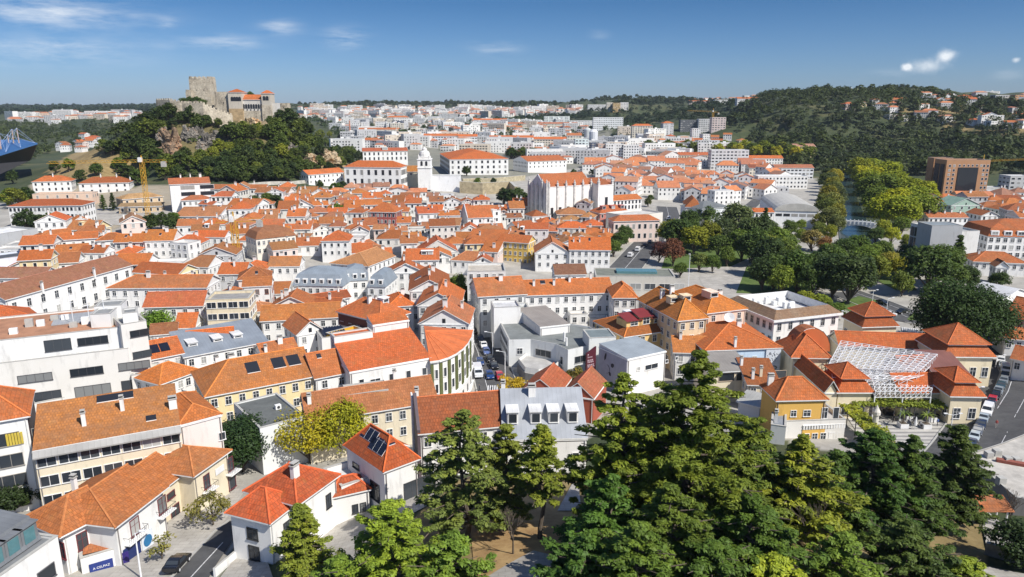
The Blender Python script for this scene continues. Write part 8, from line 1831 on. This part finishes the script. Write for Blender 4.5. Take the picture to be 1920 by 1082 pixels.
def mass_house(m, x, y, zz, a, w, d, h, rr):
 """one small house of a mass: walls, windows on the three seen sides, pitched roof and chimney"""
 ca, sa = math.cos(a), math.sin(a); T = lambda u, v, q: (x + u * ca - v * sa, y + u * sa + v * ca, zz + q)
 ci = rr.choice([2,2,3,4,7,7,8]); wm = rr.choice([0,0,0,0,5,6]) if rr.random() < .5 else 0; k = rr.random(); r_ = min(w, d) * rr.uniform(.22,.32); z1 = h - .1
 c = [(0,0),(w, 0),(w, d),(0, d)]
 for q in range(4): m.face([T(*c[q],-4), T(*c[(q + 1) % 4],-4), T(*c[(q + 1) % 4], h), T(*c[q], h)], wm)
 for f in range(max(1, int(h / 3))):
  z = h - 3 * f - 2.3
  for q in range(max(1, int(w / 2.9))): u = w * (q + .5) / max(1, int(w / 2.9)); m.face([T(u - .5,-.07, z), T(u + .5,-.07, z), T(u + .5,-.07, z + 1.4), T(u - .5,-.07, z + 1.4)],6 if rr.random() < .22 else 1)
  for q in range(max(1, int(d / 3.4))):
   v = d * (q + .5) / max(1, int(d / 3.4)); m.face([T(w + .07, v - .5, z), T(w + .07, v + .5, z), T(w + .07, v + .5, z + 1.4), T(w + .07, v - .5, z + 1.4)],1); m.face([T(-.07, v + .5, z), T(-.07, v - .5, z), T(-.07, v - .5, z + 1.4), T(-.07, v + .5, z + 1.4)],1)
 o = .35; e = [T(-o, -o, z1), T(w + o, -o, z1), T(w + o, d + o, z1), T(-o, d + o, z1)]
 if k < .08: m.face([T(*q, h + .02) for q in c],6)
 elif k < .75:
  i = 0 if k < .45 else d / 2; A, B = T(-o + i, d / 2, h + r_), T(w + o - i, d / 2, h + r_)
  if i > w / 2: A = B = T(w / 2, d / 2, h + r_)
  m.face([e[0], e[1], B, A], ci); m.face([e[2], e[3], A, B], ci)
  if i: m.face([e[1], e[2], B], ci); m.face([e[3], e[0], A], ci)
  else: m.face([T(0,0, h), T(0, d / 2, h + r_ - .1), T(0, d, h)], wm); m.face([T(w, 0, h), T(w, d, h), T(w, d / 2, h + r_ - .1)], wm)
 else:
  A, B = T(w / 2,-o, h + r_), T(w / 2, d + o, h + r_); m.face([e[1], e[2], B, A], ci); m.face([e[3], e[0], A, B], ci); m.face([T(0,0, h), T(w, 0, h), T(w / 2,0, h + r_ - .1)], wm)
 if rr.random() < .7:
  u, v = w * rr.uniform(.2,.8), d * rr.uniform(.35,.65); q = [(u - .35, v - .3),(u + .35, v - .3),(u + .35, v + .3),(u - .35, v + .3)]
  for j in range(4): m.face([T(*q[j], h), T(*q[(j + 1) % 4], h), T(*q[(j + 1) % 4], h + r_ + 1), T(*q[j], h + r_ + 1)],0)
  m.face([T(*p, h + r_ + 1) for p in q],6)
PEND.sort(key=lambda t: t[0].y); NIND = 225
for t in PEND[:NIND]: house_auto(*t)
m = MB(); rr = random.Random(77)
for t in PEND[NIND:]: f = t[0]; mass_house(m, f.x, f.y, f.zg, f.ang, f.W, f.D, f.h, rr)
tag(m.build('crowded_houses', MM, color=(.77,.76,.735)), 'densely packed small white houses with tiled roofs in the farther part of the old town', 'houses', kind='stuff')
NFILL = len(PEND)
# ---- far houses: the nearer ones one by one, the farthest sea of roofs as one mass
FARC = []
def far_houses(poly, n, seed, group, size=(10,17), hr=(6,10)):
 rr = random.Random(seed); c = 0; t = 0
 while c < n and t < n * 60:
  t += 1; xs = [p[0] for p in poly]; ys = [p[1] for p in poly]; px, py = rr.uniform(min(xs), max(xs)), rr.uniform(min(ys), max(ys))
  if not inpoly(px, py, poly): continue
  g = ground(px, py); w, D = rr.uniform(*size), rr.uniform(9,13); fr = Frame.raw(g.x - w / 2, g.y, rr.uniform(-.4,.4), w, D, rr.uniform(*hr), g.z)
  if overlaps(fr, .5): continue
  k = rr.choices(['gx', 'hip', 'gy', 'flat'],[.4,.35,.1,.12])[0]; wc, wn = rr.choice(WALLN); rc, rn = rr.choice(ROOFN[:6])
  b = Building('house', None, 'house', fr, group); block(b, fr, roof=k, wc=wc, rc=rc if k != 'flat' else (.55,.53,.5), win='auto', detail=2, caps=False)
  AUTO.append((b.root, f'distant {wn} house with {rn + " " + KN[k] if k != "flat" else "flat"} roof')); c += 1
far_houses([(100,275),(150,262),(190,262),(185,280),(110,292)],10,21, 'houses in the left valley')
far_houses([(1255,262),(1390,262),(1420,275),(1260,278)],12,22, 'houses below the wooded hill')
far_houses([(1595,205),(1640,196),(1690,193),(1700,200),(1660,206),(1600,212)],7,23, 'houses in a clearing of the right-hand wood', (12,22))
far_houses([(1720,190),(1790,184),(1860,190),(1850,200),(1730,198)],8,24, 'houses on the right-hand hilltop', (12,22))
far_houses([(1670,225),(1730,222),(1735,230),(1680,234)],4,25, 'houses in the lower clearing of the right-hand wood'); far_houses([(1810,225),(1910,232),(1915,240),(1830,240)],4,26, 'houses at the right-hand edge of the wood')
far_houses([(900,238),(1060,240),(1080,254),(910,254)],18,28, 'houses above the long cream balcony range')
def mass(name, label, poly, n, seed, cols, size=(9,16), hr=(5,9), blk=.25):
 rng = np.random.RandomState(seed); xy = px_poly([poly])(rng, n); z = terr_np(xy[:, 0], xy[:, 1]); m = MB()
 for (x, y), zz in zip(xy, z):
  fl = rng.rand() < blk
  w, d, h = rng.uniform(*size) * (2.2 if fl else 1), rng.uniform(8,12), rng.uniform(*hr) * (1.8 if fl else 1); a = rng.normal() * .35; r_ = rng.uniform(1.3,2.4); ci = rng.choice([2,3,4,7]); wm = rng.choice([0,0,0,5,6])
  T = lambda u, v, q: (x + u * math.cos(a) - v * math.sin(a), y + u * math.sin(a) + v * math.cos(a), zz + q)
  c = [(-w / 2,-d / 2),(w / 2,-d / 2),(w / 2, d / 2),(-w / 2, d / 2)]
  for k in range(4): m.face([T(*c[k],-4), T(*c[(k + 1) % 4],-4), T(*c[(k + 1) % 4], h), T(*c[k], h)], wm)
  ww = rng.choice([.6,.8,1.1])
  for k in range(int(w / 3.5)):
   for f in range(max(1, int(h / 3))):
    if rng.rand() < .2: continue
    u = -w / 2 + 1.7 + k * 3.5; m.face([T(u - ww, -d / 2 - .08,1 + 3 * f), T(u + ww, -d / 2 - .08,1 + 3 * f), T(u + ww, -d / 2 - .08,2.4 + 3 * f), T(u - ww, -d / 2 - .08,2.4 + 3 * f)],1)
  if fl: m.face([T(*q, h) for q in c],6); m.face([T(u, v, h + 1.6) for u, v in ((-2,-2),(2,-2),(2,2),(-2,2))],6); m.face([T(-2,-2, h), T(2,-2, h), T(2,-2, h + 1.6), T(-2,-2, h + 1.6)],0); continue
  rc_ = [T(p * 1.04, q * 1.06, h) for p, q in c]; e0, e1 = T(-w * .3,0, h + r_), T(w * .3,0, h + r_)
  m.face([rc_[0], rc_[1], e1, e0], ci); m.face([rc_[2], rc_[3], e0, e1], ci); m.face([rc_[1], rc_[2], e1], ci); m.face([rc_[3], rc_[0], e0], ci)
 o = m.build(name, MM, color=(.76,.75,.72)); tag(o, label, 'houses', kind='stuff')
mass('distant_houses', 'sea of small white houses with red roofs below the central skyline', [(545,205),(700,204),(880,206),(1010,208),(1080,205),(1100,212),(960,222),(820,220),(680,224),(560,222)],420,31, None, (12,22),(7,11))
mass('distant_houses', 'white red-roofed houses scattered over the middle slope', [(600,222),(700,224),(880,226),(1090,238),(1230,250),(1240,275),(1100,262),(900,258),(760,258),(640,250)],260,32, None, blk=.42)
mass('distant_houses', 'white houses strung along the ridge of the left valley', [(20,222),(120,214),(270,216),(272,226),(150,232),(30,232)],95,33, None, (14,30),(7,11))
mass('distant_houses', 'dense mixed white blocks and red roofs on the valley floor beyond the seminary', [(640,262),(900,262),(1100,270),(1250,275),(1250,298),(1080,312),(960,298),(830,285),(760,288),(640,290)],200,35, None, (9,18),(6,10),.45)
mass('distant_houses', 'low white roofs between the towers right of the centre', [(1225,262),(1330,275),(1420,285),(1460,300),(1420,320),(1300,300),(1200,312),(1140,300)],60,34, None)
mass('distant_houses', 'white houses lined up on the right-hand ridge', [(1290,186),(1430,182),(1440,190),(1300,197)],22,36, None, (12,24),(6,9))
mass('distant_houses', 'white houses along the top of the right-hand skyline', [(1720,182),(1930,184),(1930,196),(1740,194)],34,37, None, (12,24),(6,9))
mass('distant_houses', 'white houses scattered on the right-hand slope', [(1590,206),(1700,196),(1930,205),(1930,240),(1750,230),(1640,216)],30,38, None, (12,22),(5,8),.15)
# ---------------------------------------------------------------- ground sheet
Ys = np.concatenate([[-60,-20,0,15,26,34], np.geomspace(40,1200,210), np.geomspace(1240,14000,60)])
Az = np.concatenate([np.linspace(-1.5,-.82,14)[:-1], np.linspace(-.82,.82,220), np.linspace(.82,1.5,14)[1:]])
GX = Az[None, :] * np.maximum(Ys, 60.0)[:, None]; GY = np.repeat(Ys[:, None], len(Az),1)
GZ = terr_np(GX, GY)
gv = np.stack([GX, GY, GZ],2).reshape(-1,3); nr, nc = GX.shape
idx = np.arange(nr * nc).reshape(nr, nc); gf = np.stack([idx[:-1, :-1], idx[:-1,1:], idx[1:, 1:], idx[1:, :-1]],2).reshape(-1,4)
gm = raw_quads('ground', gv, gf, ['ground_cover'])
d = gv[:, 1] * CP - (gv[:, 2] - CAMH) * SP; d = np.maximum(d, 1); u = gv[:, 1] * SP + (gv[:, 2] - CAMH) * CP; gpx = 960 + FPX * gv[:, 0] / d; gpy = 541 - FPX * u / d
def npoly(poly):
 c = np.zeros(len(gpx), bool); j = len(poly) - 1
 for i in range(len(poly)):
  xi, yi = poly[i]; xj, yj = poly[j]; c ^= ((yi > gpy) != (yj > gpy)) & (gpx < (xj - xi) * (gpy - yi) / (yj - yi + 1e-9) + xi); j = i
 return c
cov = np.zeros((len(gpx),4)); cov[:, 3] = 1; cov[:, 0] = 1
town = npoly([(-600,860),(-600,400),(60,380),(330,380),(480,385),(640,345),(960,330),(1150,300),(1330,290),(1450,310),(1540,340),(1560,430),(1680,430),(1760,370),(2600,360),(2600,870),(1600,860),(1500,830),(1180,800),(1000,850),(700,880),(450,1000),(300,1300),(-600,1300)])
cov[town, 0] = 0
fz = npoly([(640,240),(900,240),(1230,250),(1330,290),(1150,305),(960,335),(640,345)]); cov[fz, 0] = .5
site = npoly([(60,345),(220,352),(330,345),(345,425),(150,430),(60,400)]); cov[site, 0] = .15; cov[site, 1] = .35
bare = npoly([(85,322),(130,290),(200,275),(262,285),(270,320),(200,335),(110,335)]); cov[bare, 1] = .75
for pl in ([(1690,205),(1800,200),(1800,214),(1700,212)],[(1860,205),(1930,200),(1930,222),(1870,216)],[(1760,234),(1930,240),(1930,252),(1770,248)],[(580,300),(640,290),(680,330),(600,340)],[(1165,240),(1260,236),(1260,240),(1170,240)]): cov[npoly(pl),1] = .7
cov[npoly([(500,1200),(860,900),(1300,900),(1850,950),(1850,1400),(500,1400)]),1] = .6
sc_ = npoly([(290,225),(420,225),(520,228),(540,250),(430,300),(300,320),(270,290)]); cov[sc_, 1] = .35
ca = gm.color_attributes.new('cover', 'FLOAT_COLOR', 'POINT'); ca.data.foreach_set('color', cov.astype(np.float32).ravel())
gm.polygons.foreach_set('use_smooth', [True] * len(gm.polygons))
tag(link('ground', gm), kind='structure')
# ---------------------------------------------------------------- labels of the many similar houses and trees
LMK = [l for l in LANDMARKS]
def rel_of(o):
 px, py = proj(o.matrix_world.translation if o.parent else o.location)
 best = min((l for l in LMK if l[3] != o.name), key=lambda l: ((l[1] - px) / 1.0) ** 2 + ((l[2] - py) * 2.2) ** 2)
 dx, dy = px - best[1],(py - best[2]) * 2.2
 w = ('right of' if dx > 0 else 'left of') if abs(dx) > abs(dy) else ('in front of' if dy > 0 else 'behind')
 return best[0], w, math.hypot(dx, dy)
SHORT = {'in front of': 'before'}
groups = {}
for o, desc in AUTO:
 lm, w, dist = rel_of(o); groups.setdefault((lm, w, o.get('category')),[]).append((dist, o, desc))
ORD = ['nearest', 'second', 'third', 'fourth', 'fifth', 'sixth', 'seventh', 'eighth', 'ninth', 'tenth'] + [f'{n}th' for n in range(11,90)]
for (lm, w, cat), lst in groups.items():
 lst.sort(key=lambda t: t[0])
 for k, (dist, o, desc) in enumerate(lst):
  wd = SHORT.get(w, w) if len(lst) > 0 else w
  tail = f', {ORD[k]} {cat} {wd} {lm}' if len(lst) > 1 else f', {wd} {lm}'
  s = desc + tail
  if len(s.split()) > 16: s = desc.replace(', no chimney', '').replace(', one chimney', '').replace(', two chimneys', '') + tail
  if len(s.split()) > 16: s = desc.split(',')[0] + tail
  o['label'] = s
for o in SC.objects:
 if o.parent is None and o.get('kind') is None and not o.get('label') and o.get('category'): print('NO LABEL', o.name)
# ---------------------------------------------------------------- sky, sun, camera
EL, AZ = math.radians(47), math.radians(130)     # azimuth clockwise from the viewing direction
w = bpy.data.worlds.new('World'); SC.world = w; w.use_nodes = True; nt = w.node_tree
bg = nt.nodes['Background']
sky = nt.nodes.new('ShaderNodeTexSky'); sky.sky_type = 'NISHITA'; sky.sun_disc = False; sky.sun_elevation = EL; sky.sun_rotation = AZ; sky.altitude = 80; sky.air_density = SKY_AIR; sky.dust_density = SKY_DUST; sky.ozone_density = 2.2
tc = nt.nodes.new('ShaderNodeTexCoord')
sepx = nt.nodes.new('ShaderNodeSeparateXYZ'); L(nt, tc.outputs['Generated'], sepx.inputs[0])
def math_(op, a, b=None, c=None):
 n = nt.nodes.new('ShaderNodeMath'); n.operation = op
 for k, v in enumerate((a, b, c)):
  if v is None: continue
  if hasattr(v, 'is_linked'): L(nt, v, n.inputs[k])
  else: n.inputs[k].default_value = v
 return n.outputs[0]
azn = math_('DIVIDE', sepx.outputs[0], sepx.outputs[1]); eln = math_('DIVIDE', sepx.outputs[2], math_('SQRT', math_('ADD', math_('MULTIPLY', sepx.outputs[0], sepx.outputs[0]), math_('MULTIPLY', sepx.outputs[1], sepx.outputs[1]))))
comb = nt.nodes.new('ShaderNodeCombineXYZ'); L(nt, azn, comb.inputs[0]); L(nt, eln, comb.inputs[1])
def mapped(sx, sy):
 m = nt.nodes.new('ShaderNodeMapping'); m.inputs['Scale'].default_value = (sx, sy, 1); L(nt, comb.outputs[0], m.inputs[0]); return m.outputs[0]
wisp = noise(nt, 1.0, mapped(9,60),7,.62); puff = noise(nt, 1.0, mapped(60,75),7,.6)
front = math_('GREATER_THAN', sepx.outputs[1],.05)
def blob(px, py, sx, sy, src, lo, hi, amp):
 r = ray(px, py); a0, e0 = r.x / r.y, r.z / math.hypot(r.x, r.y)
 dx = math_('DIVIDE', math_('SUBTRACT', azn, a0), sx); dy = math_('DIVIDE', math_('SUBTRACT', eln, e0), sy)
 g = math_('EXPONENT', math_('MULTIPLY', math_('ADD', math_('MULTIPLY', dx, dx), math_('MULTIPLY', dy, dy)),-1.0))
 mr = nt.nodes.new('ShaderNodeMapRange'); mr.inputs[1].default_value = lo; mr.inputs[2].default_value = hi
 L(nt, src if src is wisp else math_('ADD', src, math_('MULTIPLY', math_('SUBTRACT', g, .5),.8)), mr.inputs[0])
 return math_('MULTIPLY', math_('MULTIPLY', mr.outputs[0], amp), math_('MULTIPLY', g, front))
parts = [blob(90,22,.11,.016, wisp, .40,.78,1.0), blob(60,100,.12,.013, wisp, .40,.78,.55), blob(130,84,.06,.008, wisp, .40,.78,.5), blob(420,80,.045,.008, wisp, .40,.72,.7), blob(300,86,.05,.006, wisp, .4,1.0,.35), blob(525,52,.024,.008, wisp, .40,.72,.7), blob(648,72,.025,.011, wisp, .40,.72,.7), blob(312,44,.012,.006, wisp, .40,.72,.5), blob(930,90,.03,.009, wisp, .40,.78,.5), blob(1125,63,.012,.006, wisp, .4,1.0,.4),
  blob(1738,124,.028,.0085, puff, .22,1.1,.85), blob(1774,105,.015,.008, puff, .25,.95,1.25), blob(1700,126,.010,.005, puff, .3,.8,1.2), blob(1905,112,.008,.004, puff, .4,.9,.7), blob(1655,140,.03,.005, wisp, .4,1,.4), blob(1895,140,.02,.006, wisp, .4,1,.5)]
tot = parts[0]
for p in parts[1:]: tot = math_('ADD', tot, p)
tot = math_('MINIMUM', tot, .92)
cm = nt.nodes.new('ShaderNodeMix'); cm.data_type = 'RGBA'; L(nt, tot, cm.inputs[0]); cm.inputs[7].default_value = (*CLOUD, 1)
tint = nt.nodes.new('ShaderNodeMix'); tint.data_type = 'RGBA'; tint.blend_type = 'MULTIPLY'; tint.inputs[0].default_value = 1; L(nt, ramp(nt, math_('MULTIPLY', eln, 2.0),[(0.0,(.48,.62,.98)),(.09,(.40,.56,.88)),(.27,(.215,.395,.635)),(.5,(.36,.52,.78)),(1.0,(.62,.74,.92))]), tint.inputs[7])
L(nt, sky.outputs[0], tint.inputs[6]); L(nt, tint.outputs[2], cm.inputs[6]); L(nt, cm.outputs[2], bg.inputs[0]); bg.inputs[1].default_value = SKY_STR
sl = bpy.data.lights.new('sun', 'SUN'); sl.energy = SUN_STR; sl.angle = math.radians(.53); sl.color = (1,.95,.87)
so_ = bpy.data.objects.new('sun', sl); COL.objects.link(so_)
to_sun = Vector((math.sin(AZ) * math.cos(EL), math.cos(AZ) * math.cos(EL), math.sin(EL)))
so_.rotation_euler = to_sun.to_track_quat('Z', 'Y').to_euler(); so_.location = (0,0,300)
cam = bpy.data.cameras.new('camera'); cam.lens = 36.0 * FPX / 1920.0; cam.sensor_width = 36; cam.clip_end = 30000; cam.clip_start = .5
co = bpy.data.objects.new('camera', cam); COL.objects.link(co); co.location = (0,0, CAMH); co.rotation_euler = (math.pi / 2 - PIT, 0,0); SC.camera = co
if HAZE > 0:
 m = MB(); m.box(-9000,9000,-80,9000,-30,140); hz = m.build('haze', []); hm = bpy.data.materials.new('haze_air'); hm.use_nodes = True; hn = hm.node_tree; hn.nodes.remove(hn.nodes['Principled BSDF'])
 pv = hn.nodes.new('ShaderNodeVolumePrincipled'); pv.inputs['Color'].default_value = (.72,.82,.95,1); pv.inputs['Density'].default_value = HAZE; L(hn, pv.outputs[0], hn.nodes['Material Output'].inputs['Volume']); hz.data.materials.append(hm); tag(hz, kind='stuff')
SC.view_settings.view_transform = 'Standard'; SC.view_settings.look = 'None'; SC.view_settings.exposure = EXPO; SC.view_settings.gamma = 1
SC.cycles.max_bounces = 6; SC.cycles.diffuse_bounces = 3; SC.cycles.glossy_bounces = 2; SC.cycles.transmission_bounces = 2; SC.cycles.transparent_max_bounces = 4; SC.cycles.volume_bounces = 0
print('fill houses', NFILL, 'objects', len(SC.objects), 'trees', len(TREES))
